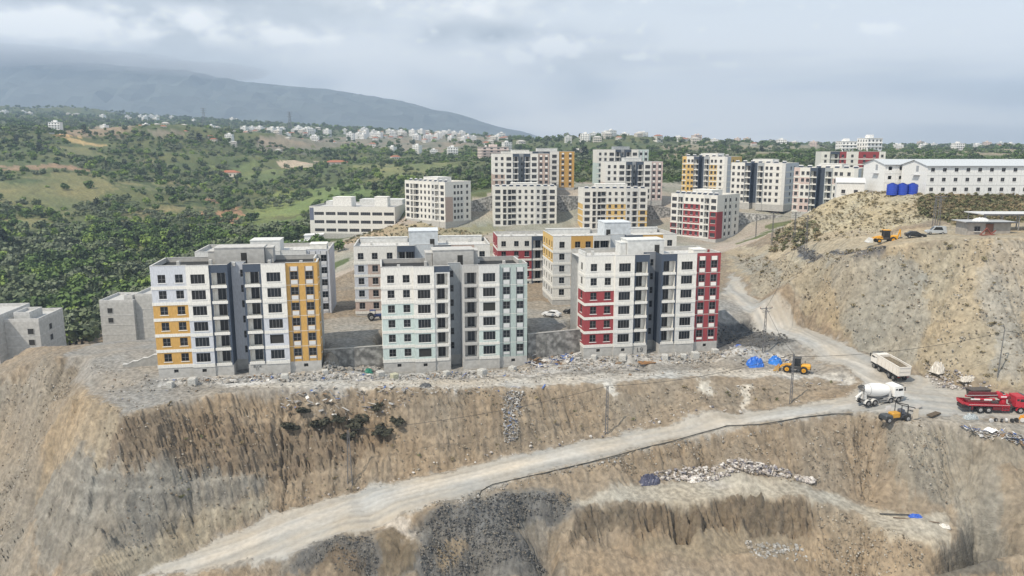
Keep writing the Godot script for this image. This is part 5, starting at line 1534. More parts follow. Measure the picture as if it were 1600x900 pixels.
func scatter(zone: String, count: int, meshes: Array, mat: Material, tints: Array, lo: float, hi: float, called: String, label: String, category: String, sink := 0.25, squash := 1.0) -> void:
	var r := RandomNumberGenerator.new()
	r.seed = zone.hash() % 10000 + count
	for k in meshes.size():
		var mm := MultiMesh.new()
		mm.transform_format = MultiMesh.TRANSFORM_3D
		mm.use_colors = true
		mm.mesh = meshes[k]
		mm.instance_count = count / meshes.size()
		for i in mm.instance_count:
			var p := in_zone(zone, r)
			var s := lerpf(lo, hi, pow(r.randf(), 3.0))
			var b := Basis.from_euler(Vector3(r.randf_range(-0.5, 0.5), r.randf() * TAU, r.randf_range(-0.5, 0.5))).scaled_local(Vector3(s * r.randf_range(0.7, 1.5), s * squash * r.randf_range(0.6, 1.0), s))
			mm.set_instance_transform(i, Transform3D(b, V(p.x, p.y, ground(p.x, p.y) + s * squash * (0.5 - sink))))
			var c: Color = tints[r.randi() % tints.size()]
			mm.set_instance_color(i, c * r.randf_range(0.75, 1.2))
		var o := MultiMeshInstance3D.new()
		o.name = numbered(called)
		o.multimesh = mm
		o.material_override = mat
		add_child(o, true)
		tag(o, label, category, "", "stuff")


func chunk_mesh(seed_: int) -> ArrayMesh:   # a broken lump about 1 m across
	var r := RandomNumberGenerator.new()
	r.seed = seed_
	var m := Mesher.new()
	var ring := []
	for j in 4:
		var row := []
		for i in 6:
			var a := TAU * i / 6.0
			var el := lerpf(-1.3, 1.3, j / 3.0)
			row.append(Vector3(cos(a) * cos(el), sin(el), sin(a) * cos(el)) * r.randf_range(0.36, 0.6))
		ring.append(row)
	for j in 3:
		for i in 6:
			var n := (i + 1) % 6
			m.quad(ring[j][i], ring[j + 1][i], ring[j + 1][n], ring[j][n], Color.WHITE)
	for i in range(1, 5):
		m.tri(ring[3][0], ring[3][i + 1], ring[3][i], Color.WHITE)
		m.tri(ring[0][0], ring[0][i], ring[0][i + 1], Color.WHITE)
	return m.mesh()


func scrap_mesh(kind: int) -> ArrayMesh:   # a board, a bent sheet, a stick
	var m := Mesher.new()
	if kind == 0:
		m.box(Vector3(-0.8, -0.05, -0.2), Vector3(0.8, 0.05, 0.2), Color.WHITE)
	elif kind == 1:
		m.box(Vector3(-0.6, -0.03, -0.5), Vector3(0, 0.03, 0.5), Color.WHITE, Transform3D(Basis(Vector3.BACK, 0.35), Vector3.ZERO))
		m.box(Vector3(0.0, -0.03, -0.45), Vector3(0.6, 0.03, 0.5), Color.WHITE, Transform3D(Basis(Vector3.BACK, -0.4), Vector3.ZERO))
	else:
		m.box(Vector3(-1.3, -0.05, -0.05), Vector3(1.3, 0.05, 0.05), Color.WHITE)
	return m.mesh()


func rubble() -> void:
	var lumps := [chunk_mesh(1), chunk_mesh(2), chunk_mesh(3)]
	var scraps := [scrap_mesh(0), scrap_mesh(1), scrap_mesh(2)]
	var stone := worn("rubble_stone", 0.95, 0.4, 0.7, 0.0)
	var pale := [Color(0.42, 0.41, 0.39), Color(0.35, 0.34, 0.32), Color(0.54, 0.53, 0.51), Color(0.33, 0.31, 0.28), Color(0.45, 0.4, 0.34)]
	var trash := [Color(0.68, 0.67, 0.65), Color(0.6, 0.6, 0.6), Color(0.5, 0.45, 0.38), Color(0.75, 0.74, 0.72), Color(0.3, 0.2, 0.12), Color(0.1, 0.17, 0.42), Color(0.42, 0.41, 0.4)]
	var earth := [Color(0.27, 0.22, 0.16), Color(0.33, 0.28, 0.21), Color(0.2, 0.16, 0.12)]
	var black := [Color(0.13, 0.13, 0.13), Color(0.17, 0.168, 0.162), Color(0.095, 0.095, 0.1), Color(0.2, 0.195, 0.185), Color(0.22, 0.2, 0.17)]
	var dirty_white := [Color(0.66, 0.62, 0.58), Color(0.58, 0.53, 0.5), Color(0.72, 0.69, 0.66), Color(0.42, 0.37, 0.32), Color(0.25, 0.24, 0.27)]
	var word := "broken concrete and building rubble along the foot of the apartment blocks"
	scatter("front", 800, lumps, stone, pale, 0.08, 0.5, "rubble", word, "rubble")
	scatter("foot", 2300, lumps, stone, pale, 0.12, 0.75, "rubble", word, "rubble")
	scatter("foot", 900, scraps, stone, trash, 0.2, 0.9, "debris", "boards, sheets and scrap lying along the foot of the apartment blocks", "debris")
	scatter("front", 160, scraps, stone, trash, 0.12, 0.6, "debris", "scrap strewn over the terrace", "debris")
	scatter("gap1", 400, lumps, stone, pale, 0.2, 1.1, "rubble", "rubble below the retaining wall between the yellow and the mint block", "rubble")
	scatter("gap2", 500, scraps, stone, trash, 0.3, 1.5, "debris", "scrap heap below the wall between the mint and the red block", "debris")
	scatter("chute", 380, scraps, stone, [Color(0.5, 0.52, 0.55), Color(0.4, 0.4, 0.4), Color(0.5, 0.5, 0.5), Color(0.16, 0.22, 0.38), Color(0.55, 0.54, 0.52), Color(0.3, 0.28, 0.25)], 0.15, 0.6, "debris", "white and blue rubbish spilled down a gully of the cut", "debris", 0.1)
	scatter("chute", 300, lumps, stone, pale, 0.1, 0.5, "rubble", "pale rubble spilled down a gully of the cut", "rubble", 0.1)
	scatter("cliff_trash", 150, scraps, stone, trash, 0.2, 0.9, "debris", "rubbish thrown over the edge of the terrace", "debris", 0.1)
	scatter("cliff_top", 240, scraps, stone, trash, 0.15, 0.7, "debris", "rubbish along the edge of the terrace", "debris", 0.1)
	scatter("bench", 1100, lumps, stone, dirty_white, 0.12, 0.6, "rubble", "long heap of pale rubble on the lower bench", "rubble", -0.1)
	scatter("bench", 500, scraps, stone, dirty_white, 0.15, 0.7, "debris", "pale scrap on the lower bench", "debris", -0.1)
	scatter("bench2", 200, lumps, stone, dirty_white, 0.2, 0.7, "rubble", "small heap of pale rubble at the end of the bench", "rubble", 0.0)
	scatter("bank", 260, scraps, stone, trash, 0.2, 0.9, "debris", "scrap on the bank below the red truck", "debris")
	scatter("roadside", 150, lumps, stone, dirty_white, 0.1, 0.6, "rubble", "stones along the upper edge of the haul road", "stones")
	scatter("roadside2", 200, lumps, stone, pale, 0.1, 0.5, "rubble", "stones along the lower edge of the haul road", "stones")
	scatter("gravel", 4200, lumps, stone, black, 0.05, 0.4, "rock_heap", "heaps of dark blasted rock below the road", "rocks", 0.2)
	scatter("gravel2", 1200, lumps, stone, black, 0.05, 0.3, "rock_heap", "dark rock heap at the bottom edge", "rocks", 0.2)
	scatter("plateau", 500, lumps, stone, black, 0.12, 0.6, "rock_heap", "dark debris strewn beside the upper track", "rocks")
	scatter("dark_slope", 700, lumps, stone, black, 0.15, 0.6, "rock_heap", "dark spoil beside the red block", "rocks")
	scatter("pit", 320, lumps, stone, pale, 0.12, 0.7, "rubble", "stones on the floor of the pit", "stones")
	scatter("hill_foot", 420, lumps, stone, dirty_white, 0.1, 0.55, "rubble", "pale stones at the foot of the hill", "stones")
	scatter("cliff", 700, lumps, stone, earth, 0.1, 0.45, "clods", "clods of earth on the cut", "clods")
	scatter("slope_low", 500, lumps, stone, earth, 0.1, 0.4, "clods", "clods of earth on the slope below the road", "clods")
	scatter("promontory", 200, lumps, stone, earth, 0.1, 0.4, "clods", "clods of earth on the lower spur", "clods")
	scatter("hill", 350, lumps, stone, earth, 0.1, 0.5, "clods", "clods of earth on the big cut of the hill", "clods")
	var grit := [Color(0.34, 0.29, 0.22), Color(0.42, 0.38, 0.31), Color(0.24, 0.2, 0.15), Color(0.5, 0.47, 0.42), Color(0.29, 0.25, 0.2)]
	for e in [["cliff", 2600, 0.07, 0.32], ["slope_low", 2000, 0.07, 0.32], ["promontory", 900, 0.07, 0.32], ["hill", 3200, 0.1, 0.5], ["flank", 1200, 0.08, 0.4], ["front", 1300, 0.05, 0.28], ["bench", 300, 0.06, 0.25], ["roadside2", 500, 0.05, 0.25], ["mound", 1200, 0.15, 0.5]]:
		scatter(e[0], e[1], lumps, stone, grit, e[2], e[3], "grit", "loose stones and clods strewn over the bare ground", "stones", 0.2)
	var tufts := [crown_mesh(501, 60, 0.7, 1.0), crown_mesh(502, 60, 0.6, 1.0)]
	var dry := [Color(0.24, 0.2, 0.115), Color(0.17, 0.15, 0.085), Color(0.28, 0.235, 0.14), Color(0.34, 0.29, 0.18)]
	var green := [Color(0.16, 0.16, 0.08), Color(0.12, 0.13, 0.06), Color(0.2, 0.165, 0.095), Color(0.26, 0.21, 0.12)]
	var leaf := tinted("leaf_scrub", 0.9)
	scatter("hill", 200, tufts, leaf, dry, 0.2, 0.9, "scrub", "dry tufts of scrub on the big cut of the hill", "scrub", 0.2)
	scatter("cliff", 120, tufts, leaf, green, 0.2, 0.6, "scrub", "tufts of scrub on the cut below the terrace", "scrub", 0.2)
	scatter("mound", 900, tufts, leaf, dry, 0.15, 0.9, "scrub", "dry scrub on the yellow mound", "scrub", 0.2)
	scatter("mound_green", 1800, tufts, leaf, green, 0.25, 1.2, "scrub", "green and brown scrub on the right side of the mound", "scrub", 0.2)
	scatter("mound_low", 220, tufts, leaf, green, 0.3, 1.7, "scrub", "bushes at the left foot of the mound", "scrub", 0.2)
	scatter("hillock", 500, tufts, leaf, green, 0.3, 1.4, "scrub", "scrub on the brown rise behind the blocks", "scrub", 0.2)
	# the bushes caught on the cut
	var bush := crown_mesh(601, 260, 0.8, 1.0)
	var stem := trunk_mesh(61)
	var where := [[-39.5, 127.5, 1.5], [-33.9, 127.8, 1.7], [-27.2, 128.1, 1.9], [-22.5, 127.1, 1.6], [-20.4, 128.3, 1.3], [-37.6, 129.4, 1.2], [-28.6, 126.5, 1.4], [-24.0, 130.1, 1.1], [-30.6, 128.6, 1.2]]
	var say := ["leftmost dark bush caught on the cut", "dark round bush, second from the left on the cut", "biggest dark bush in the middle of the row on the cut", "low dark bush near the right end of the row", "last small bush at the right end of the row", "small bush just above the leftmost one", "lowest bush hanging down the cut", "small bush high under the terrace edge", "bush wedged between the round and the biggest one"]
	for k in where.size():
		var w: Array = where[k]
		var root := thing("bush", say[k], "bush", on_ground(w[0], w[1], 0.5), k * 1.3, "bushes on the cut")
		root.scale = Vector3(w[2] * 1.45, w[2] * 0.85, w[2])
		part("crown", bush, leaf_mat("thicket", Color(0.05, 0.05, 0.032)), root)
		part("trunk", stem, tinted("bark", 0.95), root)


# ---- vehicles, poles, walls and small things ----
func paint_mat(key: String, c: Color, rough := 0.4) -> StandardMaterial3D:
	var m := flat("paint_" + key, c, rough)
	return m


func commit(called: String, m: Mesher, mat: Material, root: Node) -> MeshInstance3D:
	return part(called, m.mesh(), mat, root)


func wheel(root: Node3D, x: float, z: float, r: float, w: float, hub := Color(0.35, 0.35, 0.35), twin := false) -> void:
	var key := "tyre %.2f %.2f" % [r, w]
	if not cache.has(key):
		var m := Mesher.new()
		var rubber := Color(0.022, 0.022, 0.022)
		for seg in [[-w / 2, -w / 2 + 0.06, r * 0.9, r], [-w / 2 + 0.06, w / 2 - 0.06, r, r], [w / 2 - 0.06, w / 2, r, r * 0.9]]:
			m.rod(Vector3(0, 0, seg[0]), Vector3(0, 0, seg[1]), seg[2], seg[3], 18, rubber)
		for k in 14:   # tread blocks
			m.box(Vector3(-0.05, r - 0.01, -w / 2 + 0.04), Vector3(0.05, r + 0.025, w / 2 - 0.04), rubber, Transform3D(Basis(Vector3.BACK, TAU * k / 14.0), Vector3.ZERO))
		cache[key] = m.mesh()
	var o := part("wheel", cache[key], tinted("rubber", 0.9), root, Transform3D(Basis(), Vector3(x, r, z)))
	var rim := Mesher.new()
	var s := signf(z)
	rim.rod(Vector3(0, 0, s * (w / 2 - 0.08)), Vector3(0, 0, s * (w / 2 + 0.015)), r * 0.62, r * 0.55, 14, hub)
	rim.rod(Vector3(0, 0, s * (w / 2 + 0.016)), Vector3(0, 0, s * (w / 2 + 0.08)), r * 0.25, r * 0.2, 10, hub * 0.7)
	part("rim", rim.mesh(), tinted("rim_metal", 0.5, 0.3), o)


func cab(root: Node3D, x0: float, x1: float, y0: float, y1: float, half: float, body: Material) -> void:   # a flat-fronted lorry cab, front at x1
	var m := Mesher.new()
	var t := Transform3D(Basis(), Vector3.ZERO)
	m.prism([Vector2(x0, y0), Vector2(x1, y0), Vector2(x1 + 0.05, y0 + 0.9), Vector2(x1 - 0.12, y1 - 0.35), Vector2(x1 - 0.4, y1), Vector2(x0, y1 - 0.1)], -half, half, Color.WHITE, t)
	commit("cab", m, body, root)
	var glass := flat("car_glass", Color(0.012, 0.014, 0.016), 0.08)
	var g := Mesher.new()
	g.prism([Vector2(x1 + 0.025, y0 + 0.98), Vector2(x1 + 0.045, y0 + 0.98), Vector2(x1 - 0.09, y1 - 0.4), Vector2(x1 - 0.13, y1 - 0.42)], -half + 0.12, half - 0.12, Color.WHITE)
	commit("windscreen", g, glass, root)
	for s in [-1, 1]:
		var w := Mesher.new()
		w.box(Vector3(x0 + 0.75, y0 + 1.0, s * (half + 0.005) - 0.012), Vector3(x1 - 0.22, y1 - 0.5, s * (half + 0.005) + 0.012), Color.WHITE)
		w.box(Vector3(x0 + 0.18, y0 + 1.15, s * (half + 0.004) - 0.012), Vector3(x0 + 0.6, y1 - 0.5, s * (half + 0.004) + 0.012), Color.WHITE)
		commit("side_window", w, glass, root)
		var mir := Mesher.new()
		mir.box(Vector3(x1 - 0.02, y0 + 1.0, s * (half + 0.2) - 0.09), Vector3(x1 + 0.1, y0 + 1.65, s * (half + 0.2) + 0.09), Color(0.04, 0.04, 0.04))
		mir.rod(Vector3(x1 - 0.1, y0 + 1.6, s * half), Vector3(x1 + 0.03, y0 + 1.6, s * (half + 0.2)), 0.025, 0.025, 5, Color(0.04, 0.04, 0.04))
		commit("mirror", mir, tinted("black_plastic", 0.6), root)
		var h := Mesher.new()
		h.bevel(Vector3(x1 - 0.02, y0 - 0.12, s * (half - 0.5) - 0.2), Vector3(x1 + 0.09, y0 + 0.16, s * (half - 0.5) + 0.2), 0.04, Color(0.6, 0.62, 0.63))
		commit("headlight", h, tinted("lamp_glass", 0.2), root)
	var b := Mesher.new()
	b.bevel(Vector3(x1 - 0.25, y0 - 0.5, -half), Vector3(x1 + 0.12, y0 - 0.14, half), 0.06, Color(0.2, 0.2, 0.2))
	b.box(Vector3(x1 - 0.005, y0 + 0.3, -half + 0.5), Vector3(x1 + 0.035, y0 + 0.75, half - 0.5), Color(0.05, 0.05, 0.05))
	b.box(Vector3(x1 - 0.3, y1 - 0.04, -half + 0.1), Vector3(x1 + 0.1, y1 + 0.04, half - 0.1), Color(0.1, 0.1, 0.1))
	commit("bumper", b, tinted("black_plastic", 0.6), root)


func concrete_mixer() -> void:
	var root := thing("mixer_truck", "white concrete mixer truck standing where the haul road meets the junction", "mixer truck", on_ground(64.4, 128.0, -0.02), deg_to_rad(14.0))
	root.rotation.z = 0.03
	var white := paint_mat("white", Color(0.76, 0.76, 0.75), 0.35)
	cab(root, 2.2, 4.05, 1.15, 3.05, 1.22, white)
	var ch := Mesher.new()
	for s in [-1, 1]:
		ch.box(Vector3(-4.0, 0.75, s * 0.45 - 0.1), Vector3(3.8, 1.05, s * 0.45 + 0.1), Color(0.12, 0.12, 0.12))
		ch.box(Vector3(-0.7, 0.45, s * 1.1 - 0.08), Vector3(1.0, 0.55, s * 1.1 + 0.08), Color(0.3, 0.3, 0.3))
		ch.box(Vector3(-0.7, 0.8, s * 1.1 - 0.08), Vector3(1.0, 0.9, s * 1.1 + 0.08), Color(0.3, 0.3, 0.3))
	ch.box(Vector3(-3.6, 1.06, -0.7), Vector3(2.1, 1.2, 0.7), Color(0.25, 0.25, 0.25))
	ch.bevel(Vector3(0.2, 0.6, 0.6), Vector3(1.1, 1.1, 1.15), 0.1, Color(0.2, 0.2, 0.2))
	ch.box(Vector3(1.45, 1.2, -0.9), Vector3(1.75, 2.3, 0.9), Color(0.5, 0.5, 0.5))
	ch.prism([Vector2(-3.7, 1.2), Vector2(-3.1, 1.2), Vector2(-3.2, 2.3), Vector2(-3.5, 2.3)], -0.8, 0.8, Color(0.6, 0.6, 0.59))
	commit("chassis", ch, tinted("truck_metal", 0.6), root)
	var d := Mesher.new()
	var a := Vector3(-3.35, 2.72, 0)
	var ax := (Vector3(1.75, 2.1, 0) - a)
	var prof := [[0.0, 0.5], [0.03, 0.62], [0.16, 0.98], [0.3, 1.17], [0.45, 1.22], [0.66, 1.2], [0.84, 1.02], [0.96, 0.8], [1.0, 0.5]]
	for k in prof.size() - 1:
		d.rod(a + ax * prof[k][0], a + ax * prof[k + 1][0], prof[k][1], prof[k + 1][1], 26, Color(0.76, 0.76, 0.75), false)
	d.rod(a + ax * 0.995, a + ax, 0.5, 0.5, 20, Color(0.76, 0.76, 0.75))
	d.rod(a + ax * 0.165, a + ax * 0.19, 1.01, 1.06, 26, Color(0.5, 0.5, 0.5))
	commit("drum", d, tinted("drum_paint", 0.35), root)
	var hp := Mesher.new()
	hp.rod(Vector3(-3.55, 2.6, 0), Vector3(-3.75, 3.35, 0), 0.25, 0.6, 10, Color(0.14, 0.14, 0.14), false)
	hp.prism([Vector2(-4.7, 1.5), Vector2(-4.55, 1.42), Vector2(-3.5, 2.1), Vector2(-3.6, 2.25)], -0.22, 0.22, Color(0.62, 0.62, 0.61))
	for s in [-1, 1]:
		hp.rod(Vector3(-3.5, 1.2, s * 0.7), Vector3(-3.75, 3.1, s * 0.5), 0.05, 0.05, 6, Color(0.6, 0.6, 0.59))
	hp.rod(Vector3(-4.0, 1.1, 0.85), Vector3(-3.7, 3.1, 0.6), 0.04, 0.04, 5, Color(0.12, 0.12, 0.12))
	hp.rod(Vector3(-4.0, 1.1, 1.1), Vector3(-3.7, 3.1, 0.85), 0.04, 0.04, 5, Color(0.12, 0.12, 0.12))
	commit("chute", hp, tinted("truck_metal", 0.6), root)
	for x in [3.1, 1.5, -1.75, -3.05]:
		for s in [-1, 1]:
			wheel(root, x, s * 1.05, 0.52, 0.34 if x > 0 else 0.5, Color(0.3, 0.3, 0.3))
			var mg := Mesher.new()
			for k in 6:
				var p := PI * (k + 0.5) / 6.0
				mg.box(Vector3(-0.17, 0.6, -0.28), Vector3(0.17, 0.64, 0.28), Color(0.33, 0.33, 0.33) if x > 0 else Color(0.55, 0.55, 0.54), Transform3D(Basis(Vector3.BACK, p - PI / 2), Vector3(x, 0.52, s * 1.02)))
			commit("mudguard", mg, tinted("truck_metal", 0.6), root)


func dump_truck() -> void:
	var root := thing("dump_truck", "white dump truck loaded with earth, driving up the climbing road", "dump truck", on_ground(72.3, 140.8, -0.02), deg_to_rad(98.0))
	root.rotation.z = 0.085
	var white := paint_mat("cream", Color(0.72, 0.70, 0.66), 0.4)
	cab(root, 2.35, 4.2, 1.2, 3.0, 1.22, white)
	var ch := Mesher.new()
	for s in [-1, 1]:
		ch.box(Vector3(-3.9, 0.75, s * 0.45 - 0.1), Vector3(3.9, 1.05, s * 0.45 + 0.1), Color(0.07, 0.07, 0.07))
	ch.bevel(Vector3(0.2, 0.55, 0.6), Vector3(1.2, 1.1, 1.2), 0.1, Color(0.1, 0.1, 0.1))
	commit("chassis", ch, tinted("truck_metal", 0.6), root)
	var b := Mesher.new()
	var cream := Color(0.70, 0.67, 0.62)
	b.box(Vector3(-4.3, 1.25, -1.2), Vector3(2.1, 1.4, 1.2), cream)
	for s in [-1, 1]:
		b.box(Vector3(-4.3, 1.401, s * 1.25 - 0.06), Vector3(2.1, 3.05, s * 1.25 + 0.06), cream)
		b.box(Vector3(-4.35, 3.051, s * 1.25 - 0.1), Vector3(2.15, 3.17, s * 1.25 + 0.1), cream * 0.95)
		for k in 6:
			b.box(Vector3(-4.0 + k * 1.15, 1.42, s * 1.37 - 0.055), Vector3(-3.86 + k * 1.15, 3.04, s * 1.37 + 0.055), cream * 0.93)
	b.box(Vector3(2.0, 1.401, -1.18), Vector3(2.1, 3.2, 1.18), cream)
	b.box(Vector3(2.101, 3.0, -1.25), Vector3(3.3, 3.12, 1.25), cream)
	commit("tipper_body", b, tinted("tipper_paint", 0.5), root)
	var tg := Mesher.new()
	tg.box(Vector3(-4.42, 1.3, -1.18), Vector3(-4.305, 3.1, 1.18), cream)
	for k in 3:
		tg.box(Vector3(-4.47, 1.4 + k * 0.75, -1.1), Vector3(-4.421, 1.52 + k * 0.75, 1.1), cream * 0.85)
	commit("tailgate", tg, tinted("tipper_paint", 0.5), root)
	for x in [3.1, 1.45, -1.75, -3.1]:
		for s in [-1, 1]:
			wheel(root, x, s * 1.05, 0.54, 0.34 if x > 0 else 0.5, Color(0.25, 0.25, 0.25))
	var lamp := Mesher.new()
	for s in [-1, 1]:
		lamp.box(Vector3(-4.25, 0.95, s * 0.9 - 0.2), Vector3(-4.18, 1.1, s * 0.9 + 0.2), Color(0.3, 0.02, 0.02))
	commit("tail_lamp", lamp, tinted("lamp_red", 0.3), root)
	var e := Mesher.new()
	var n := 14
	var r := RandomNumberGenerator.new()
	r.seed = 3
	var hs := []
	for j in n + 1:
		for i in n + 1:
			var u := float(i) / n
			var w := float(j) / n
			hs.append(Vector3(lerpf(-4.28, 1.98, u), 2.72 + 0.6 * sin(PI * u) * sin(PI * w) + r.randf_range(-0.06, 0.06), lerpf(-1.18, 1.18, w)))
	for j in n:
		for i in n:
			var k := j * (n + 1) + i
			e.quad(hs[k + n + 1], hs[k + n + 2], hs[k + 1], hs[k], Color(0.22, 0.18, 0.125) * r.randf_range(0.85, 1.1))
	var load_ := solo("earth_load", e.mesh(), worn("rubble_stone", 0.95, 0.4, 0.7, 0.0), "brown earth heaped in the white dump truck", "earth load", root.position, deg_to_rad(98.0))
	load_.rotation.z = 0.085


func pump_truck() -> void:
	var root := thing("concrete_pump_truck", "dark red concrete pump truck with folded boom at the right edge", "pump truck", on_ground(80.9, 123.0, -0.02), deg_to_rad(-4.0))
	root.scale = Vector3.ONE * 0.93
	var red := paint_mat("red", Color(0.42, 0.018, 0.035), 0.35)
	var rc := Color(0.42, 0.018, 0.035)
	var dark := Color(0.12, 0.012, 0.018)
	cab(root, 3.6, 5.5, 1.2, 3.2, 1.22, red)
	var ch := Mesher.new()
	ch.box(Vector3(-5.2, 0.75, -0.5), Vector3(5.2, 1.1, 0.5), Color(0.05, 0.05, 0.05))
	ch.bevel(Vector3(-0.2, 0.5, 0.7), Vector3(1.3, 1.1, 1.22), 0.08, dark)
	for k in 3:
		ch.box(Vector3(1.35, 0.5 + k * 0.3, 0.9), Vector3(2.6, 0.56 + k * 0.3, 1.25), rc)
	for x in [1.35, 2.55]:
		ch.box(Vector3(x, 0.45, 1.1), Vector3(x + 0.08, 1.3, 1.22), rc)
	ch.prism([Vector2(-5.5, 0.7), Vector2(-4.3, 0.35), Vector2(-4.0, 1.1), Vector2(-5.5, 1.3)], -0.9, 0.9, Color(0.04, 0.035, 0.035))
	commit("chassis", ch, tinted("truck_metal", 0.6), root)
	var dk := Mesher.new()
	dk.box(Vector3(-5.4, 1.35, -1.2), Vector3(2.7, 1.48, 1.2), dark)
	for s in [-1, 1]:
		dk.prism([Vector2(-5.5, 2.05), Vector2(-5.5, 1.75), Vector2(-4.6, 1.3), Vector2(2.7, 1.3), Vector2(2.7, 1.62), Vector2(-4.4, 1.66)], s * 1.22 - 0.05, s * 1.22 + 0.05, rc)
		dk.box(Vector3(-4.5, 1.5, s * 1.29 - 0.012), Vector3(2.6, 1.56, s * 1.29 + 0.012), Color(0.5, 0.5, 0.5))
	dk.box(Vector3(-5.5, 1.5, -1.15), Vector3(-5.4, 2.0, 1.15), rc)
	dk.bevel(Vector3(-4.4, 1.49, -0.9), Vector3(-0.4, 2.05, 0.9), 0.08, dark)
	dk.bevel(Vector3(-0.3, 1.49, -0.7), Vector3(1.0, 2.0, 0.7), 0.08, Color(0.06, 0.05, 0.05))
	commit("deck", dk, tinted("red_paint", 0.4), root)
	var bm := Mesher.new()
	for e in [[-4.5, 1.9, 2.65, -0.28, rc], [-4.3, 2.0, 3.05, 0.12, dark], [-4.0, 1.6, 3.35, -0.12, dark], [-3.2, 0.4, 2.35, 0.4, rc]]:
		bm.bevel(Vector3(e[0], e[2] - 0.17, e[3] - 0.16), Vector3(e[1], e[2] + 0.17, e[3] + 0.16), 0.05, e[4])
	bm.box(Vector3(-3.9, 2.2, 0.58), Vector3(-2.3, 2.45, 0.62), Color(0.7, 0.7, 0.69))
	bm.box(Vector3(-1.6, 2.15, 0.58), Vector3(-0.2, 2.42, 0.62), Color(0.7, 0.7, 0.69))
	bm.path([Vector3(-4.6, 2.9, 0.35), Vector3(0.5, 3.1, 0.4), Vector3(2.2, 3.3, 0.4)], 0.07, 6, Color(0.3, 0.3, 0.3))
	commit("boom", bm, tinted("red_paint", 0.4), root)
	var tw := Mesher.new()
	tw.rod(Vector3(2.0, 1.48, 0), Vector3(2.0, 2.3, 0), 0.6, 0.5, 14, rc)
	tw.bevel(Vector3(0.9, 2.3, -0.55), Vector3(3.0, 3.3, 0.55), 0.3, rc)
	tw.rod(Vector3(1.2, 3.2, -0.5), Vector3(1.2, 3.2, 0.5), 0.45, 0.45, 14, rc)
	tw.rod(Vector3(2.7, 2.7, -0.62), Vector3(2.7, 2.7, 0.62), 0.35, 0.35, 12, dark)
	tw.box(Vector3(1.3, 2.75, 0.556), Vector3(2.3, 3.0, 0.575), Color(0.7, 0.6, 0.62))
	tw.rod(Vector3(1.7, 3.35, -0.3), Vector3(1.7, 3.35, 0.3), 0.33, 0.33, 12, Color(0.06, 0.05, 0.05))
	commit("turret", tw, tinted("red_paint", 0.4), root)
	for s in [-1, 1]:
		var leg := Mesher.new()
		leg.bevel(Vector3(2.72, 0.6, s * 1.0 - 0.16), Vector3(3.1, 1.7, s * 1.0 + 0.16), 0.05, Color(0.06, 0.05, 0.05))
		leg.bevel(Vector3(-3.9, 0.45, s * 1.08 - 0.12), Vector3(-3.6, 1.3, s * 1.08 + 0.12), 0.05, dark)
		commit("outrigger", leg, tinted("red_paint", 0.4), root)
	for x in [4.6, -0.95, -2.35]:
		for s in [-1, 1]:
			wheel(root, x, s * 1.05, 0.54, 0.36 if x > 0 else 0.5, Color(0.45, 0.45, 0.45))
	var arch := Mesher.new()
	for s in [-1, 1]:
		for k in 6:
			arch.box(Vector3(-0.2, 0.66, -0.2), Vector3(0.2, 0.72, 0.2), rc, Transform3D(Basis(Vector3.BACK, PI * (k + 0.5) / 6.0 - PI / 2), Vector3(4.6, 0.54, s * 1.08)))
	commit("wheel_arch", arch, tinted("red_paint", 0.4), root)


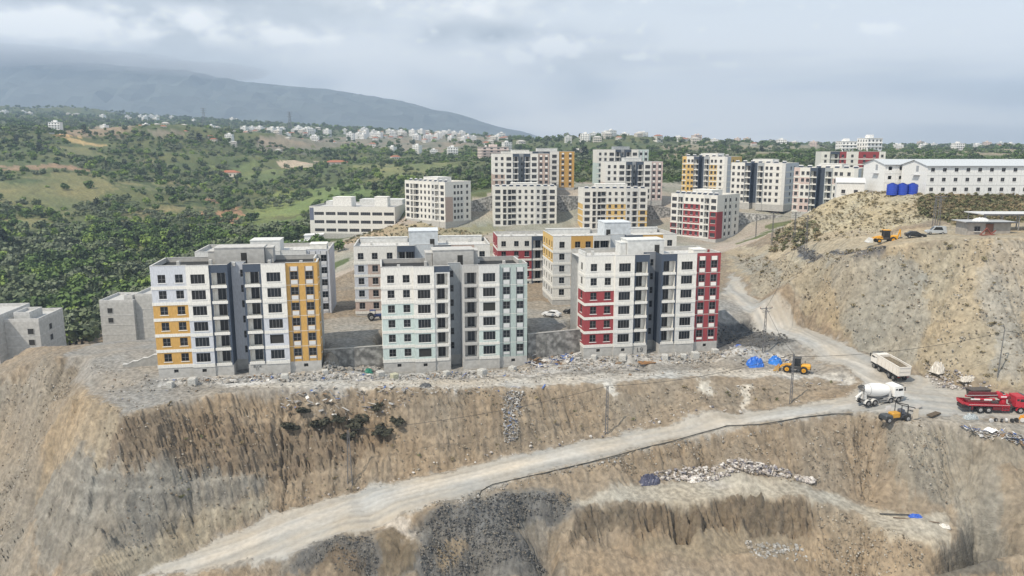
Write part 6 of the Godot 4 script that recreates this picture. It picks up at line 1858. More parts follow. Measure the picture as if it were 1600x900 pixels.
func loader(called: String, label: String, at: Vector3, turn: float, with_hoe: bool) -> void:
	var root := thing(called, label, "backhoe" if with_hoe else "wheel loader", at, turn)
	var y := Color(0.66, 0.33, 0.025)
	var k := Color(0.045, 0.045, 0.045)
	var b := Mesher.new()
	b.bevel(Vector3(-3.0, 0.8, -0.75), Vector3(-1.2, 1.75, 0.75), 0.18, y)
	b.bevel(Vector3(-1.3, 0.7, -0.6), Vector3(0.9, 1.35, 0.6), 0.1, k)
	b.bevel(Vector3(-3.1, 0.75, -0.7), Vector3(-2.9, 1.2, 0.7), 0.05, k)
	b.bevel(Vector3(0.3, 0.8, -0.65), Vector3(1.7, 1.25, 0.65), 0.1, y if with_hoe else k)
	b.rod(Vector3(-1.9, 1.7, 0.35), Vector3(-1.9, 2.35, 0.35), 0.06, 0.06, 8, k)
	commit("body", b, tinted("yellow_paint", 0.45), root)
	var c := Mesher.new()
	for p in [[-1.1, -0.62], [-1.1, 0.62], [0.25, -0.62], [0.25, 0.62]]:
		c.box(Vector3(p[0] - 0.05, 1.35, p[1] - 0.05), Vector3(p[0] + 0.05, 2.85, p[1] + 0.05), k)
	c.bevel(Vector3(-1.25, 2.85, -0.75), Vector3(0.4, 3.0, 0.75), 0.06, y if with_hoe else k)
	commit("cab", c, tinted("yellow_paint", 0.45), root)
	var g := Mesher.new()
	g.box(Vector3(-1.04, 1.4, -0.58), Vector3(0.2, 2.84, 0.58), Color(1, 1, 1))
	commit("cab_glass", g, flat("car_glass", Color(0.012, 0.014, 0.016), 0.08), root)
	for s in [-1, 1]:
		var a := Mesher.new()
		a.rod(Vector3(0.6, 1.5, s * 0.5), Vector3(2.2, 1.15, s * 0.5), 0.13, 0.12, 6, y)
		a.rod(Vector3(2.2, 1.15, s * 0.5), Vector3(2.9, 0.55, s * 0.5), 0.12, 0.12, 6, y)
		a.rod(Vector3(0.7, 1.1, s * 0.5), Vector3(2.0, 1.0, s * 0.5), 0.06, 0.06, 6, Color(0.5, 0.5, 0.5))
		commit("lift_arm", a, tinted("yellow_paint", 0.45), root)
	var bk := Mesher.new()
	bk.prism([Vector2(2.85, 0.1), Vector2(3.9, 0.06), Vector2(3.9, 0.14), Vector2(3.0, 0.28), Vector2(2.95, 0.9), Vector2(2.8, 1.05)], -1.2, 1.2, Color(0.4, 0.26, 0.1) if not with_hoe else Color(0.55, 0.55, 0.54))
	for s in [-1, 1]:
		bk.prism([Vector2(2.85, 0.1), Vector2(3.85, 0.08), Vector2(3.0, 1.0), Vector2(2.8, 1.05)], s * 1.2 - 0.03, s * 1.2 + 0.03, Color(0.42, 0.27, 0.1) if not with_hoe else Color(0.62, 0.62, 0.6))
	commit("bucket", bk, tinted("yellow_paint", 0.45), root)
	for s in [-1, 1]:
		wheel(root, 1.35, s * 0.9, 0.72 if not with_hoe else 0.5, 0.5, Color(0.66, 0.33, 0.025))
		wheel(root, -1.75, s * 0.9, 0.72, 0.5, Color(0.66, 0.33, 0.025))
	if with_hoe:
		var h := Mesher.new()
		h.rod(Vector3(-3.0, 1.0, 0), Vector3(-3.5, 3.1, 0), 0.16, 0.14, 6, y)
		h.rod(Vector3(-3.5, 3.1, 0), Vector3(-3.75, 1.4, 0), 0.13, 0.1, 6, y)
		h.bevel(Vector3(-4.1, 0.7, -0.3), Vector3(-3.5, 1.3, 0.3), 0.1, k)
		for s in [-1, 1]:
			h.rod(Vector3(-2.9, 0.9, s * 0.8), Vector3(-3.1, 0.1, s * 1.1), 0.09, 0.09, 6, k)
		commit("digging_arm", h, tinted("yellow_paint", 0.45), root)


func car(called: String, label: String, category: String, at: Vector3, turn: float, col: Color, van := false) -> void:
	var root := thing(called, label, category, at, turn)
	var m := Mesher.new()
	var tall := 1.85 if van else 1.45
	m.prism([Vector2(-2.1, 0.35), Vector2(2.1, 0.35), Vector2(2.2, 0.6), Vector2(1.95, 0.85), Vector2(1.0, 0.95), Vector2(-2.05, 1.0), Vector2(-2.2, 0.7)], -0.86, 0.86, col)
	var roof := [Vector2(-1.75 if not van else -2.05, 0.98), Vector2(1.15, 0.94), Vector2(0.35, tall - 0.05), Vector2(0.1, tall), Vector2(-1.1 if not van else -1.95, tall)]
	m.prism(roof, -0.72, 0.72, col)
	commit("body", m, paint_mat("car_" + col.to_html(), col, 0.25), root)
	var g := Mesher.new()
	for s in [-1, 1]:
		g.prism([Vector2(-1.4, 1.02), Vector2(0.75, 1.0), Vector2(0.22, tall - 0.13), Vector2(-1.05, tall - 0.13)], s * 0.725 - 0.008, s * 0.725 + 0.008, Color.WHITE)
	commit("side_windows", g, flat("car_glass", Color(0.012, 0.014, 0.016), 0.08), root)
	var w := Mesher.new()
	w.quad(Vector3(1.12, 1.0, 0.64), Vector3(1.12, 1.0, -0.64), Vector3(0.42, tall - 0.1, -0.6), Vector3(0.42, tall - 0.1, 0.6), Color.WHITE)
	commit("windscreen", w, flat("car_glass", Color(0.012, 0.014, 0.016), 0.08), root)
	for x in [1.3, -1.3]:
		for s in [-1, 1]:
			wheel(root, x, s * 0.76, 0.32, 0.22)


func vehicles() -> void:
	dump_truck()
	concrete_mixer()
	pump_truck()
	loader("wheel_loader", "yellow and black wheel loader with lowered bucket beside the blue sheets", on_ground(55.5, 144.4, 0.0), deg_to_rad(158.0), false)
	loader("backhoe_loader", "orange yellow backhoe on the upper track, its front bucket pale grey", on_ground(85.6, 174.6, 0.05), deg_to_rad(176.0), true)
	car("parked_car", "white car parked on the upper terrace left of the dark red block", "car", on_ground(9.1, 171.6), 2.7, Color(0.7, 0.71, 0.72))
	car("parked_car", "black car half hidden behind the dark red block", "car", on_ground(14.2, 174.5), 2.9, Color(0.015, 0.015, 0.016))
	car("parked_car", "black car on the upper track beside the backhoe", "car", on_ground(91.2, 171.6), -0.3, Color(0.012, 0.013, 0.015))
	car("parked_van", "silver grey van on the upper track below the twin post pole", "van", on_ground(97.4, 174.6), 2.9, Color(0.4, 0.43, 0.46), true)
	var t := thing("tractor", "small dark blue tractor between the brown and the mint green block", "tractor", on_ground(-31.9, 172.6), 0.3)
	var m := Mesher.new()
	m.bevel(Vector3(0.2, 0.7, -0.4), Vector3(2.1, 1.35, 0.4), 0.12, Color(0.025, 0.05, 0.16))
	m.bevel(Vector3(-1.2, 0.6, -0.6), Vector3(0.3, 1.2, 0.6), 0.1, Color(0.03, 0.04, 0.1))
	m.bevel(Vector3(-1.1, 2.2, -0.65), Vector3(0.3, 2.32, 0.65), 0.05, Color(0.025, 0.05, 0.16))
	for p in [[-1.0, -0.55], [-1.0, 0.55], [0.2, -0.55], [0.2, 0.55]]:
		m.rod(Vector3(p[0], 1.2, p[1]), Vector3(p[0], 2.2, p[1]), 0.04, 0.04, 5, Color(0.03, 0.03, 0.03))
	commit("body", m, tinted("blue_paint", 0.4), t)
	for s in [-1, 1]:
		wheel(t, -0.8, s * 0.8, 0.75, 0.4)
		wheel(t, 1.6, s * 0.65, 0.42, 0.3)
	# the stripped machine below the junction
	var wreck := thing("stripped_machine", "stripped yellow and black telehandler with open cab frame below the junction", "telehandler", on_ground(63.4, 119.8), 0.25)
	var b := Mesher.new()
	b.bevel(Vector3(-1.2, 0.6, -0.6), Vector3(0.4, 1.5, 0.6), 0.12, Color(0.5, 0.26, 0.03))
	b.bevel(Vector3(-2.6, 0.4, -0.8), Vector3(-1.2, 1.2, 0.8), 0.1, Color(0.05, 0.055, 0.065))
	b.bevel(Vector3(0.4, 0.5, -0.7), Vector3(2.4, 1.1, 0.7), 0.1, Color(0.04, 0.04, 0.045))
	b.bevel(Vector3(0.5, 1.1, -0.5), Vector3(1.3, 1.9, 0.5), 0.1, Color(0.08, 0.09, 0.11))
	commit("body", b, tinted("yellow_paint", 0.45), wreck)
	var fr := Mesher.new()
	for p in [[0.3, -0.75], [0.3, 0.75], [2.9, -0.75], [2.9, 0.75], [1.6, 0.75]]:
		fr.rod(Vector3(p[0], 0.5, p[1]), Vector3(p[0], 2.9 - p[0] * 0.25, p[1]), 0.07, 0.07, 6, Color(0.03, 0.03, 0.03))
	for s in [-0.75, 0.75]:
		fr.rod(Vector3(0.3, 2.82, s), Vector3(2.9, 2.17, s), 0.08, 0.08, 6, Color(0.03, 0.03, 0.03))
	fr.rod(Vector3(0.3, 2.82, -0.75), Vector3(0.3, 2.82, 0.75), 0.07, 0.07, 6, Color(0.03, 0.03, 0.03))
	fr.box(Vector3(2.6, 0.3, 0.78), Vector3(3.6, 2.0, 0.84), Color(0.5, 0.44, 0.35))
	fr.box(Vector3(-1.4, 1.5, -0.9), Vector3(-0.4, 2.3, -0.84), Color(0.6, 0.6, 0.6))
	commit("cab_frame", fr, tinted("black_plastic", 0.6), wreck)
	for p in [[-2.1, 0.85], [-2.1, -0.85], [1.5, 0.85], [1.5, -0.85]]:
		wheel(wreck, p[0], p[1], 0.5, 0.4)


func lattice_pole(label: String, at: Vector3, h: float, turn: float, arms: bool, wide := 0.7) -> Vector3:
	var root := thing("utility_pole", label, "utility pole", at, turn)
	var m := Mesher.new()
	var c := Color(0.16, 0.16, 0.165)
	for s in [-1, 1]:
		m.rod(Vector3(s * wide / 2, -0.5, 0), Vector3(s * 0.12, h, 0), 0.085, 0.07, 6, c)
	var n := int(h / 0.8)
	for k in n:
		var y0 := k * h / n
		var y1 := (k + 1) * h / n
		var w0 := lerpf(wide / 2, 0.12, y0 / h)
		var w1 := lerpf(wide / 2, 0.12, y1 / h)
		var s := 1 if k % 2 else -1
		m.rod(Vector3(-s * w0, y0, 0.02), Vector3(s * w1, y1, 0.02), 0.035, 0.035, 4, c, false)
	commit("mast", m, tinted("galvanised", 0.6, 0.4), root)
	if arms:
		var a := Mesher.new()
		a.box(Vector3(-1.5, h - 0.25, -0.06), Vector3(1.5, h - 0.13, 0.06), c)
		a.box(Vector3(-0.9, h - 1.0, -0.05), Vector3(0.9, h - 0.9, 0.05), c)
		for e in [-1, 1]:
			a.rod(Vector3(e * 1.3, h - 0.2, 0), Vector3(0, h - 0.95, 0), 0.03, 0.03, 4, c, false)
		commit("crossarm", a, tinted("galvanised", 0.6, 0.4), root)
		for x in [-1.4, 0.0, 1.4]:
			var i := Mesher.new()
			i.rod(Vector3(x, h - 0.12, 0), Vector3(x, h + 0.22, 0), 0.07, 0.04, 8, Color(0.25, 0.14, 0.1))
			commit("insulator", i, tinted("glazed", 0.3), root)
	return at + Vector3(0, h, 0)


func wire(label: String, a: Vector3, b: Vector3, sag: float) -> void:
	var pts := []
	for k in 15:
		var t := k / 14.0
		pts.append(a.lerp(b, t) - Vector3(0, sag * 4.0 * t * (1.0 - t), 0))
	var m := Mesher.new()
	m.path(pts, 0.035, 4, Color(0.03, 0.03, 0.03))
	solo("overhead_cable", m.mesh(), tinted("cable", 0.7), label, "cable", Vector3.ZERO, 0.0, "overhead cables")


func poles() -> void:
	var p1 := lattice_pole("lattice pole with crossarm standing in the dark spoil beside the dark red block", on_ground(52.7, 154.5), 9.6, 0.3, true)
	var p2 := lattice_pole("slim lattice pole in front of the cut, below the wheel loader", on_ground(50.8, 132.8), 9.4, 0.4, false, 0.5)
	var p3 := lattice_pole("slim lattice pole standing in the cut below the dark red block", on_ground(16.7, 127.8), 9.0, 0.1, false, 0.5)
	var p4 := lattice_pole("lattice pole standing on the haul road's edge below the bushes", on_ground(-27.5, 121.2), 9.5, 0.0, false, 0.8)
	var p5 := lattice_pole("tall lattice pole with crossarm beside the dark debris on the upper track", on_ground(77.3, 199.1), 11.0, 0.1, true)
	var p6 := lattice_pole("lattice pole at the left foot of the mound, among bushes", on_ground(81.8, 238.4), 10.0, 0.2, true, 0.5)
	var p7 := lattice_pole("small pole beside the far white concrete road wall", on_ground(92.2, 287.0), 8.0, 0.2, false, 0.4)
	lattice_pole("pole on the mound's left slope, right of the bushes", on_ground(82.6, 221.9), 8.5, 0.2, true, 0.5)
	lattice_pole("left post of the twin lattice poles behind the silver van", on_ground(100.1, 180.6), 8.0, 0.0, false, 0.8)
	lattice_pole("right post of the twin lattice poles behind the silver van", on_ground(101.5, 181.1), 8.4, 0.0, true, 0.8)
	var p10 := on_ground(87.8, 132.6)
	var root := thing("street_lamp", "thin leaning lamp post with bent arm at the foot of the hill", "lamp post", p10, 0.0)
	var m := Mesher.new()
	m.rod(Vector3(0, -0.4, 0), Vector3(0.7, 9.3, -0.6), 0.11, 0.07, 8, Color(0.16, 0.16, 0.16))
	m.rod(Vector3(0.7, 9.3, -0.6), Vector3(0.3, 9.75, -0.4), 0.06, 0.05, 6, Color(0.16, 0.16, 0.16))
	commit("post", m, tinted("galvanised", 0.6, 0.4), root)
	var h := Mesher.new()
	h.bevel(Vector3(-0.3, 9.68, -0.52), Vector3(0.35, 9.8, -0.28), 0.04, Color(0.2, 0.2, 0.2))
	commit("lamp_head", h, tinted("galvanised", 0.6, 0.4), root)
	wire("overhead cable from the pole below the bushes to the pole in the cut", p4, p3, 1.2)
	wire("overhead cable across the cut to the pole below the wheel loader", p3, p2, 1.2)
	wire("overhead cable from the pole below the loader up to the pole in dark spoil", p2, p1, 0.8)
	wire("overhead cable crossing the junction to the leaning lamp post", p2 + Vector3(0, -0.5, 0), p10 + Vector3(0.6, 8.6, -0.5), 1.2)
	wire("overhead cable from the leaning lamp post past the right edge", p10 + Vector3(0.6, 8.8, -0.5), Vector3(130, 9.5, -128), 1.2)
	wire("overhead cable up the hill from the dark spoil to the upper track", p1, p5, 2.0)
	wire("overhead cable between the poles at the mound's left foot", p5, p6, 1.0)
	wire("overhead cable from the mound foot to the far pole", p6, p7, 1.5)


func slab_wall(called: String, label: String, a: Vector2, b: Vector2, y0: float, top_a: float, top_b: float, thick: float, col: Color, panels: int) -> void:
	var along := (b - a)
	var len_ := along.length()
	var root := thing(called, label, "retaining wall", V(a.x, a.y, 0), atan2(along.y, along.x))
	var m := Mesher.new()
	for k in panels:
		var u0 := len_ * k / panels + 0.02
		var u1 := len_ * (k + 1) / panels - 0.02
		var t0 := lerpf(top_a, top_b, float(k) / panels)
		var t1 := lerpf(top_a, top_b, float(k + 1) / panels)
		m.prism([Vector2(u0, y0), Vector2(u1, y0), Vector2(u1, t1), Vector2(u0, t0)], -thick, 0.0, col * (0.94 + 0.1 * ((k * 7) % 3) / 2.0))
	commit("wall_face", m, worn("stained_concrete", 0.95, 0.05, 0.55, 0.0), root)
	var c := Mesher.new()
	c.prism([Vector2(0, top_a + 0.004), Vector2(len_, top_b + 0.004), Vector2(len_, top_b + 0.16), Vector2(0, top_a + 0.16)], -thick - 0.05, 0.06, col * 1.15)
	commit("coping", c, worn("raw_concrete", 0.95, 0.07, 0.9, 0.0), root)


func walls() -> void:
	var grey := Color(0.34, 0.335, 0.32)
	slab_wall("retaining_wall", "grey concrete retaining wall between the ochre yellow and the mint green block", Vector2(-37.4, 146.4), Vector2(-26.1, 149.2), -3.0, 3.3, 3.4, 0.4, grey, 2)
	slab_wall("retaining_wall", "tall stained retaining wall between the mint green and the dark red block", Vector2(3.3, 153.6), Vector2(14.9, 157.2), -3.0, 4.7, 4.9, 0.4, grey, 3)
	slab_wall("retaining_wall", "high pale retaining wall beside the white block with a brown corner", Vector2(-31.0, 388.6), Vector2(-8.0, 390.4), 0.0, 13.0, 19.0, 0.6, Color(0.46, 0.46, 0.45), 5)
	slab_wall("retaining_wall", "high grey retaining wall between the all white block and the yellow panelled one", Vector2(20.0, 389.6), Vector2(37.0, 389.9), 0.0, 18.6, 18.0, 0.6, Color(0.4, 0.4, 0.39), 5)
	slab_wall("retaining_wall", "stepped retaining wall between the yellow panelled block and the dark red one", Vector2(62.0, 377.6), Vector2(88.0, 377.8), 0.0, 15.2, 12.0, 0.6, Color(0.44, 0.43, 0.42), 5)
	slab_wall("retaining_wall", "white concrete road wall right of the distant dark red block", Vector2(103.0, 354.8), Vector2(126.0, 354.9), 2.0, 13.0, 11.2, 0.5, Color(0.6, 0.6, 0.59), 6)
	var s := thing("stair_parapet", "low zigzag wall with white coping left of the ochre yellow block", "wall", V(-76.4, 144.4, 0), deg_to_rad(4.0))
	var m := Mesher.new()
	var c := Mesher.new()
	var x := 0.0
	var top := 0.9
	for k in 5:
		m.prism([Vector2(x, -1.5), Vector2(x + 0.75, -1.5), Vector2(x + 0.75, top), Vector2(x, top)], -0.3, 0.0, Color(0.33, 0.33, 0.32))
		c.box(Vector3(x, top + 0.003, -0.36), Vector3(x + 0.77, top + 0.16, 0.06), Color(0.68, 0.68, 0.67))
		m.prism([Vector2(x + 0.752, -1.5), Vector2(x + 2.0, -1.5), Vector2(x + 2.0, top + 0.62), Vector2(x + 0.752, top)], -0.3, 0.0, Color(0.33, 0.33, 0.32))
		c.prism([Vector2(x + 0.772, top + 0.003), Vector2(x + 2.0, top + 0.623), Vector2(x + 2.0, top + 0.78), Vector2(x + 0.772, top + 0.16)], -0.36, 0.06, Color(0.68, 0.68, 0.67))
		x += 2.0
		top += 0.62
	commit("wall_face", m, worn("raw_concrete", 0.95, 0.07, 0.9, 0.0), s)
	commit("coping", c, worn("wall_paint", 0.9, 0.12, 0.89, 0.0), s)


func crumpled(seed_: int, w: float, d: float, h: float, c: Color) -> ArrayMesh:
	var r := RandomNumberGenerator.new()
	r.seed = seed_
	var n := 16
	var p := []
	for j in n + 1:
		for i in n + 1:
			var u := 2.0 * i / n - 1.0
			var q := 2.0 * j / n - 1.0
			var e := clampf(1.0 - pow(absf(u), 2.4) - pow(absf(q), 2.4), 0.0, 1.0)
			p.append(Vector3(u * w / 2 + r.randf_range(-0.08, 0.08), h * pow(e, 0.6) * r.randf_range(0.65, 1.15) - 0.1, q * d / 2 + r.randf_range(-0.08, 0.08)))
	var m := Mesher.new()
	for j in n:
		for i in n:
			var k := j * (n + 1) + i
			m.tri(p[k + n + 1], p[k + n + 2], p[k + 1], c * r.randf_range(0.9, 1.08))
			m.tri(p[k + n + 1], p[k + 1], p[k], c * r.randf_range(0.9, 1.08))
	return m.mesh()


func small_things() -> void:
	var say := ["leftmost white concrete block before the ochre yellow block", "white concrete block under the second cellar window of the ochre yellow block", "white concrete block by the notch of the ochre yellow block", "white concrete block at the right corner of the ochre yellow block", "white concrete block at the left corner of the mint green block", "yellowish concrete block nearest the track before the mint green block", "white concrete block before the notch of the mint green block", "white concrete block between notch and mint panel", "white concrete block at the right corner of the mint green block", "white concrete block at the left corner of the dark red block", "white concrete block before the wide windows of the dark red block", "white concrete block before the notch of the dark red block", "white concrete block right of the notch of the dark red block", "fat white concrete block before the right bays of the dark red block", "white concrete block at the right corner of the dark red block"]
	for k in BLOCKS.size():
		var m := Mesher.new()
		m.bevel(Vector3(-0.65, -0.3, -0.65), Vector3(0.65, 1.05, 0.65), 0.12, Color(0.6, 0.6, 0.58) if k != 5 else Color(0.55, 0.55, 0.42))
		m.rod(Vector3(-0.2, 1.0, 0), Vector3(0.2, 1.0, 0), 0.05, 0.05, 6, Color(0.2, 0.18, 0.16))
		var o := solo("concrete_block", m.mesh(), worn("rubble_stone", 0.95, 0.4, 0.7, 0.0), say[k], "concrete block", on_ground(BLOCKS[k][0], BLOCKS[k][1]), k * 1.7, "counterweight blocks before the apartment blocks")
		o.scale = Vector3.ONE * (0.9 + 0.25 * ((k * 5) % 3) / 2.0)
	var plastic := tinted("plastic_sheet", 0.4)
	solo("blue_sheet", crumpled(5, 3.6, 3.0, 2.0, Color(0.03, 0.15, 0.55)), plastic, "big crumpled blue plastic sheet left of the wheel loader", "plastic sheet", on_ground(49.0, 148.2), 0.3, "blue plastic sheets")
	solo("blue_sheet", crumpled(6, 3.4, 2.6, 1.5, Color(0.035, 0.2, 0.62)), plastic, "brighter blue plastic sheet just behind the loader's bucket", "plastic sheet", on_ground(53.7, 150.2), 0.9, "blue plastic sheets")
	solo("blue_sheet", crumpled(7, 2.0, 1.8, 1.0, Color(0.03, 0.12, 0.5)), plastic, "small blue plastic sheet at the foot of the dark spoil", "plastic sheet", on_ground(48.2, 157.4), 0.1, "blue plastic sheets")
	solo("white_bag", crumpled(8, 2.6, 2.4, 2.0, Color(0.6, 0.57, 0.52)), plastic, "big dirty white sack at the hill foot beyond the junction", "sack", on_ground(80.7, 139.2), 0.4)
	solo("white_bag", crumpled(9, 3.6, 1.6, 0.9, Color(0.5, 0.47, 0.42)), plastic, "flat pale sack heap at the hill foot, right of the big sack", "sack", on_ground(84.0, 134.5), 0.1)
	solo("green_sheet", crumpled(10, 1.6, 1.2, 0.9, Color(0.03, 0.22, 0.15)), plastic, "small green sheet in the rubble between yellow and mint block", "plastic sheet", on_ground(-28.6, 146.2), 0.1)
	solo("rubbish_bundle", crumpled(11, 3.4, 2.2, 1.5, Color(0.07, 0.075, 0.12)), plastic, "dark blue and white bundle of rubbish on the lower bench", "rubbish bundle", on_ground(22.6, 116.9), 0.1)
	solo("rubbish_bundle", crumpled(12, 2.6, 1.2, 0.7, Color(0.66, 0.63, 0.6)), plastic, "pale sheet lying on the lower bench beside the rubble heap", "plastic sheet", on_ground(30.0, 117.4), 0.1)
	solo("rubbish_bundle", crumpled(13, 2.4, 1.5, 0.8, Color(0.09, 0.095, 0.1)), plastic, "dark tangle of scrap on the edge below the mint green block", "scrap heap", on_ground(-15.9, 134.6), 0.1)
	solo("rubbish_bundle", crumpled(14, 2.4, 1.3, 0.8, Color(0.34, 0.38, 0.4)), plastic, "bluish grey tangle of scrap before the dark red pump truck", "scrap heap", on_ground(76.1, 120.4), 0.1)
	solo("white_board", scrap_mesh(1), tinted("board", 0.8), "bent white board lying on the bank below the red pump truck", "board", on_ground(77.0, 116.0, 0.4), 0.3).scale = Vector3.ONE * 1.5
	# dark skip
	var sk := thing("waste_skip", "dark open steel skip behind the red pump truck", "skip", on_ground(82.6, 129.4), 0.1)
	var m := Mesher.new()
	m.prism([Vector2(-1.5, 0.0), Vector2(1.5, 0.0), Vector2(1.8, 1.3), Vector2(-1.8, 1.3)], -0.8, 0.8, Color(0.05, 0.045, 0.04))
	for k in 4:
		m.box(Vector3(-1.4 + k * 0.9, 0.1, 0.81), Vector3(-1.3 + k * 0.9, 1.25, 0.9), Color(0.07, 0.06, 0.05))
	m.box(Vector3(-1.9, 1.302, -0.9), Vector3(1.9, 1.4, 0.92), Color(0.08, 0.07, 0.06))
	commit("hull", m, tinted("rusty_steel", 0.8), sk)
	# pallets, planks, pipes
	var pl := thing("timber_stack", "orange brown stack of pallet boards before the dark red block", "timber stack", on_ground(27.1, 148.4), 0.2)
	for k in 9:
		var b := Mesher.new()
		b.box(Vector3(-1.6, 0, -0.12), Vector3(1.6, 0.1, 0.12), Color(0.36, 0.2, 0.09) * (0.8 + 0.08 * (k % 4)))
		part("plank", b.mesh(), tinted("timber", 0.85), pl, Transform3D(Basis(Vector3.UP, 0.15 * ((k * 5) % 4 - 1.5)), Vector3(0.1 * (k % 3), 0.05 + 0.12 * (k / 3), -0.5 + 0.5 * (k % 3))))
	for e in [[[68.8, 124.1], "flat grey sheet with window frame lying below the junction", Color(0.36, 0.34, 0.32)], [[70.4, 121.2], "dark plank leaning beside the grey sheet", Color(0.1, 0.075, 0.05)]]:
		solo("loose_board", scrap_mesh(0), flat("board_%s" % e[1].left(4), e[2], 0.9), e[1], "board", on_ground(e[0][0], e[0][1], 0.25), 0.6).scale = Vector3(1.8, 2.0, 2.4)
	for e in [[[57.0, 109.8], [61.0, 108.6], "black pipe lying on the bench, its end tied with blue", Color(0.04, 0.04, 0.04), 0.1], [[58.5, 108.6], [64.6, 106.8], "long brown pole lying on the bench, lower of the two", Color(0.14, 0.1, 0.07), 0.08]]:
		var q := Mesher.new()
		q.rod(on_ground(e[0][0], e[0][1], 0.2), on_ground(e[1][0], e[1][1], 0.25), e[4], e[4], 8, e[3])
		solo("loose_pipe", q.mesh(), tinted("pipe", 0.6), e[2], "pipe")
	solo("blue_sheet", crumpled(21, 2.0, 0.9, 0.5, Color(0.04, 0.12, 0.5)), plastic, "blue rag at the end of the black pipe on the bench", "rag", on_ground(61.8, 108.3), -0.3)
	solo("white_bag", crumpled(22, 1.6, 0.8, 0.5, Color(0.66, 0.64, 0.6)), plastic, "white sack at the end of the brown pole on the bench", "sack", on_ground(65.2, 106.4), -0.5)
	solo("orange_part", crumpled(23, 1.6, 1.0, 0.8, Color(0.6, 0.28, 0.03)), plastic, "orange machine part on the right edge before the red pump truck", "machine part", on_ground(84.4, 119.6), 0.0)
	for k in 7:
		var q := Mesher.new()
		q.rod(Vector3(0, 0.3, -0.15), Vector3(0, 0.3, 0.15), 0.33, 0.33, 12, Color(0.03, 0.03, 0.03) if k % 3 else Color(0.5, 0.5, 0.5))
		q.rod(Vector3(0, 0.3, 0.151), Vector3(0, 0.3, 0.17), 0.16, 0.16, 10, Color(0.4, 0.4, 0.4))
		solo("old_wheel", q.mesh(), tinted("rubber", 0.9), "old wheel lying in the row before the red pump truck", "wheel", on_ground(78.4 + k * 0.85, 118.6 + 0.2 * (k % 2)), 0.4 * k, "row of old wheels")
	var hose := []
	for p in HOSE:
		hose.append(on_ground(p[0], p[1], 0.16))
	var hm := Mesher.new()
	var smooth: Array = []
	for k in hose.size() - 1:
		for s in 4:
			var q: Vector3 = hose[k].lerp(hose[k + 1], s / 4.0)
			smooth.append(Vector3(q.x, ground(q.x, -q.z) + 0.14, q.z))
	hm.path(smooth, 0.075, 6, Color(0.03, 0.028, 0.026))
	solo("black_hose", hm.mesh(), tinted("pipe", 0.6), "long black water pipe along the lower edge of the haul road", "pipe")
	# water tanks
	for k in 3:
		var t := thing("water_tank", ["left of the three big blue water tanks on the mound", "middle of the three big blue water tanks on the mound", "right of the three big blue water tanks on the mound"][k], "water tank", V(108.2 + k * 2.9, 218.4, 29.5), 0.0, "blue water tanks")
		t.scale = Vector3.ONE * 0.88
		var q := Mesher.new()
		var blue := Color(0.02, 0.06, 0.42)
		q.rod(Vector3(0, 0, 0), Vector3(0, 3.3, 0), 1.62, 1.62, 22, blue)
		q.rod(Vector3(0, 3.3, 0), Vector3(0, 3.75, 0), 1.62, 0.5, 22, blue)
		for y in [0.6, 1.3, 2.0, 2.7]:
			q.rod(Vector3(0, y, 0), Vector3(0, y + 0.12, 0), 1.68, 1.68, 22, blue * 1.15)
		commit("tank_body", q, tinted("blue_plastic", 0.35), t)
		var l := Mesher.new()
		l.rod(Vector3(0, 3.75, 0), Vector3(0, 3.9, 0), 0.5, 0.5, 14, Color(0.03, 0.05, 0.2))
		commit("lid", l, tinted("blue_plastic", 0.35), t)
	# shed on the plateau
	var sh := thing("open_shed", "low shed with flat sheet roof on the plateau, right edge", "shed", V(100.6, 168.0, 23.6), -0.02)
	var w := Mesher.new()
	w.box(Vector3(0, -0.5, -4.5), Vector3(9.5, 2.9, -4.3), Color(0.33, 0.31, 0.28))
	w.box(Vector3(0, -0.5, -4.29), Vector3(0.2, 2.9, 0), Color(0.36, 0.34, 0.31))
	w.box(Vector3(0.21, -0.5, -0.2), Vector3(4.0, 2.9, 0), Color(0.4, 0.37, 0.34))
	w.box(Vector3(5.8, -0.5, -0.2), Vector3(9.5, 2.9, 0), Color(0.36, 0.34, 0.31))
	commit("wall", w, worn("raw_concrete", 0.95, 0.07, 0.9, 0.0), sh)
	var rf := Mesher.new()
	rf.box(Vector3(-0.8, 3.0, -5.2), Vector3(10.4, 3.15, 0.9), Color(0.42, 0.43, 0.44))
	rf.box(Vector3(-0.82, 2.9, 0.85), Vector3(10.42, 3.17, 0.95), Color(0.08, 0.08, 0.085))
	commit("roof", rf, tinted("sheet_roof", 0.5, 0.1), sh)
	var dm := Mesher.new()
	dm.box(Vector3(4.01, 0, -0.15), Vector3(5.79, 2.6, -0.1), Color(0.2, 0.1, 0.07))
	commit("door", dm, tinted("timber", 0.85), sh)
	put_window(sh, Transform3D(), 2.2, 1.0, 0.19, 1.2, 1.1, 2, false, false)
	var s2 := thing("open_shed", "higher open shed on posts behind the low one, cut by the right edge", "shed", V(107.6, 173.5, 23.8), -0.02)
	var r2 := Mesher.new()
	r2.box(Vector3(-0.8, 4.0, -7.0), Vector3(16.0, 4.2, 1.0), Color(0.6, 0.6, 0.6))
	r2.box(Vector3(-0.82, 3.85, 0.95), Vector3(16.02, 4.22, 1.05), Color(0.09, 0.09, 0.09))
	commit("roof", r2, tinted("sheet_roof", 0.5, 0.1), s2)
	for k in 5:
		var q := Mesher.new()
		q.box(Vector3(k * 3.8 - 0.1, -0.5, 0.3), Vector3(k * 3.8 + 0.1, 4.0, 0.5), Color(0.3, 0.3, 0.3))
		q.box(Vector3(k * 3.8 - 0.1, -0.5, -6.5), Vector3(k * 3.8 + 0.1, 4.0, -6.3), Color(0.3, 0.3, 0.3))
		commit("post", q, tinted("galvanised", 0.6, 0.4), s2)
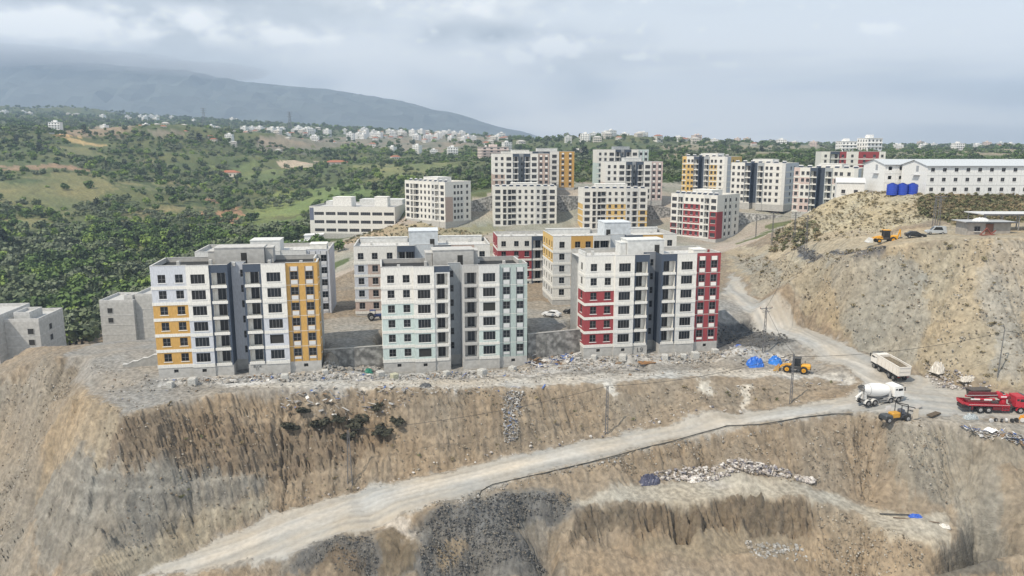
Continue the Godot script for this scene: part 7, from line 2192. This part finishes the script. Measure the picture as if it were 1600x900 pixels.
	solo("roof_sheet", crumpled(31, 3.6, 2.0, 0.8, Color(0.66, 0.66, 0.65)), plastic, "white cover lying on the roof of the low shed", "cover", V(104.6, 170.0, 26.75), 0.0)
	var rust := thing("rusty_frame", "rusty red machine frame leaning before the low shed", "machine frame", on_ground(103.6, 166.4), 0.0)
	var rm := Mesher.new()
	for e in [[Vector3(-1, 0, 0), Vector3(0.4, 1.6, 0)], [Vector3(0.4, 1.6, 0), Vector3(1.6, 0, 0)], [Vector3(-1, 0.1, 0.6), Vector3(1.8, 0.2, 0.6)], [Vector3(0.9, 0, 0.3), Vector3(2.2, 1.1, 0.3)]]:
		rm.rod(e[0], e[1], 0.14, 0.14, 6, Color(0.2, 0.06, 0.045))
	commit("frame_bars", rm, tinted("rusty_steel", 0.8), rust)
	# shipping of light poles in the valley
	lattice_pole("thin grey mast beside the valley lane behind the left concrete shell", on_ground(-108.0, 262.0), 9.0, 0.0, false, 0.3)
	# pylons on the skyline
	for e in [[-790.0, 2000.0, "tall hazy pylon on the far left skyline"], [-570.0, 2000.0, "hazy pylon on the skyline right of the bare hill"]]:
		var py := thing("pylon", e[2], "pylon", V(e[0], e[1], ground(e[0], e[1])), 0.4)
		var q := Mesher.new()
		for c in [[-1, -1], [1, -1], [1, 1], [-1, 1]]:
			q.rod(Vector3(c[0] * 5.0, -2, c[1] * 5.0), Vector3(c[0] * 0.8, 48, c[1] * 0.8), 0.5, 0.35, 5, Color(0.2, 0.2, 0.21), false)
		for k in 8:
			var a := lerpf(5.0, 0.8, k / 8.0)
			var bb := lerpf(5.0, 0.8, (k + 1) / 8.0)
			for z in [-1, 1]:
				q.rod(Vector3(-a, k * 6.0, z * a), Vector3(bb, k * 6.0 + 6.0, z * bb), 0.22, 0.22, 4, Color(0.2, 0.2, 0.21), false)
				q.rod(Vector3(a, k * 6.0, z * a), Vector3(-bb, k * 6.0 + 6.0, z * bb), 0.22, 0.22, 4, Color(0.2, 0.2, 0.21), false)
		commit("tower", q, tinted("galvanised", 0.6, 0.4), py)
		var ar := Mesher.new()
		for y in [36.0, 42.0, 47.0]:
			ar.box(Vector3(-7, y, -0.3), Vector3(7, y + 0.7, 0.3), Color(0.2, 0.2, 0.21))
		commit("crossarm", ar, tinted("galvanised", 0.6, 0.4), py)


func _ready() -> void:
	var cam := Camera3D.new()
	cam.name = "camera"
	cam.position = Vector3(0, 43, 0)
	cam.rotation_degrees.x = -10.507
	cam.fov = 41.41
	cam.near = 0.5
	cam.far = 30000.0
	add_child(cam)
	noise_a.seed = 11
	noise_a.frequency = 0.1
	noise_a.fractal_octaves = 4
	noise_b.seed = 23
	noise_b.frequency = 0.1
	noise_b.fractal_octaves = 3
	noise_r.seed = 5
	noise_r.frequency = 0.1
	noise_r.fractal_type = FastNoiseLite.FRACTAL_RIDGED
	noise_r.fractal_octaves = 3
	rng.seed = 4
	var env := Environment.new()
	var sky_mat := PanoramaSkyMaterial.new()
	sky_mat.panorama = make_sky()
	var sky := Sky.new()
	sky.sky_material = sky_mat
	env.background_mode = Environment.BG_SKY
	env.sky = sky
	env.background_energy_multiplier = 1.1
	env.tonemap_mode = Environment.TONE_MAPPER_LINEAR
	env.tonemap_exposure = 0.95
	env.sdfgi_enabled = true
	env.ssao_enabled = true
	env.ssil_enabled = true
	env.fog_enabled = true
	env.volumetric_fog_enabled = true
	env.volumetric_fog_density = 0.0
	env.fog_density = 0.00017
	env.fog_light_color = Color(0.76, 0.86, 0.98)
	var world := WorldEnvironment.new()
	world.name = "world"
	world.environment = env
	add_child(world)
	var sun := DirectionalLight3D.new()
	sun.name = "sun"
	sun.light_energy = 1.6
	sun.light_color = Color(1.0, 0.95, 0.87)
	sun.light_angular_distance = 0.6
	sun.shadow_enabled = true
	sun.look_at_from_position(Vector3.ZERO, Vector3(0.57, -1.0, -0.5))
	add_child(sun)
	var t0 := Time.get_ticks_msec()
	survey()
	print("survey ", Time.get_ticks_msec() - t0)
	terrain()
	print("terrain ", Time.get_ticks_msec() - t0)
	mountain()
	front_row_blocks()
	second_row_blocks()
	third_row_blocks()
	left_shells()
	dormitory()
	school()
	far_sheds()
	far_houses()
	walls()
	vehicles()
	poles()
	small_things()
	vegetation()
	rubble()
	print("built ", Time.get_ticks_msec() - t0)
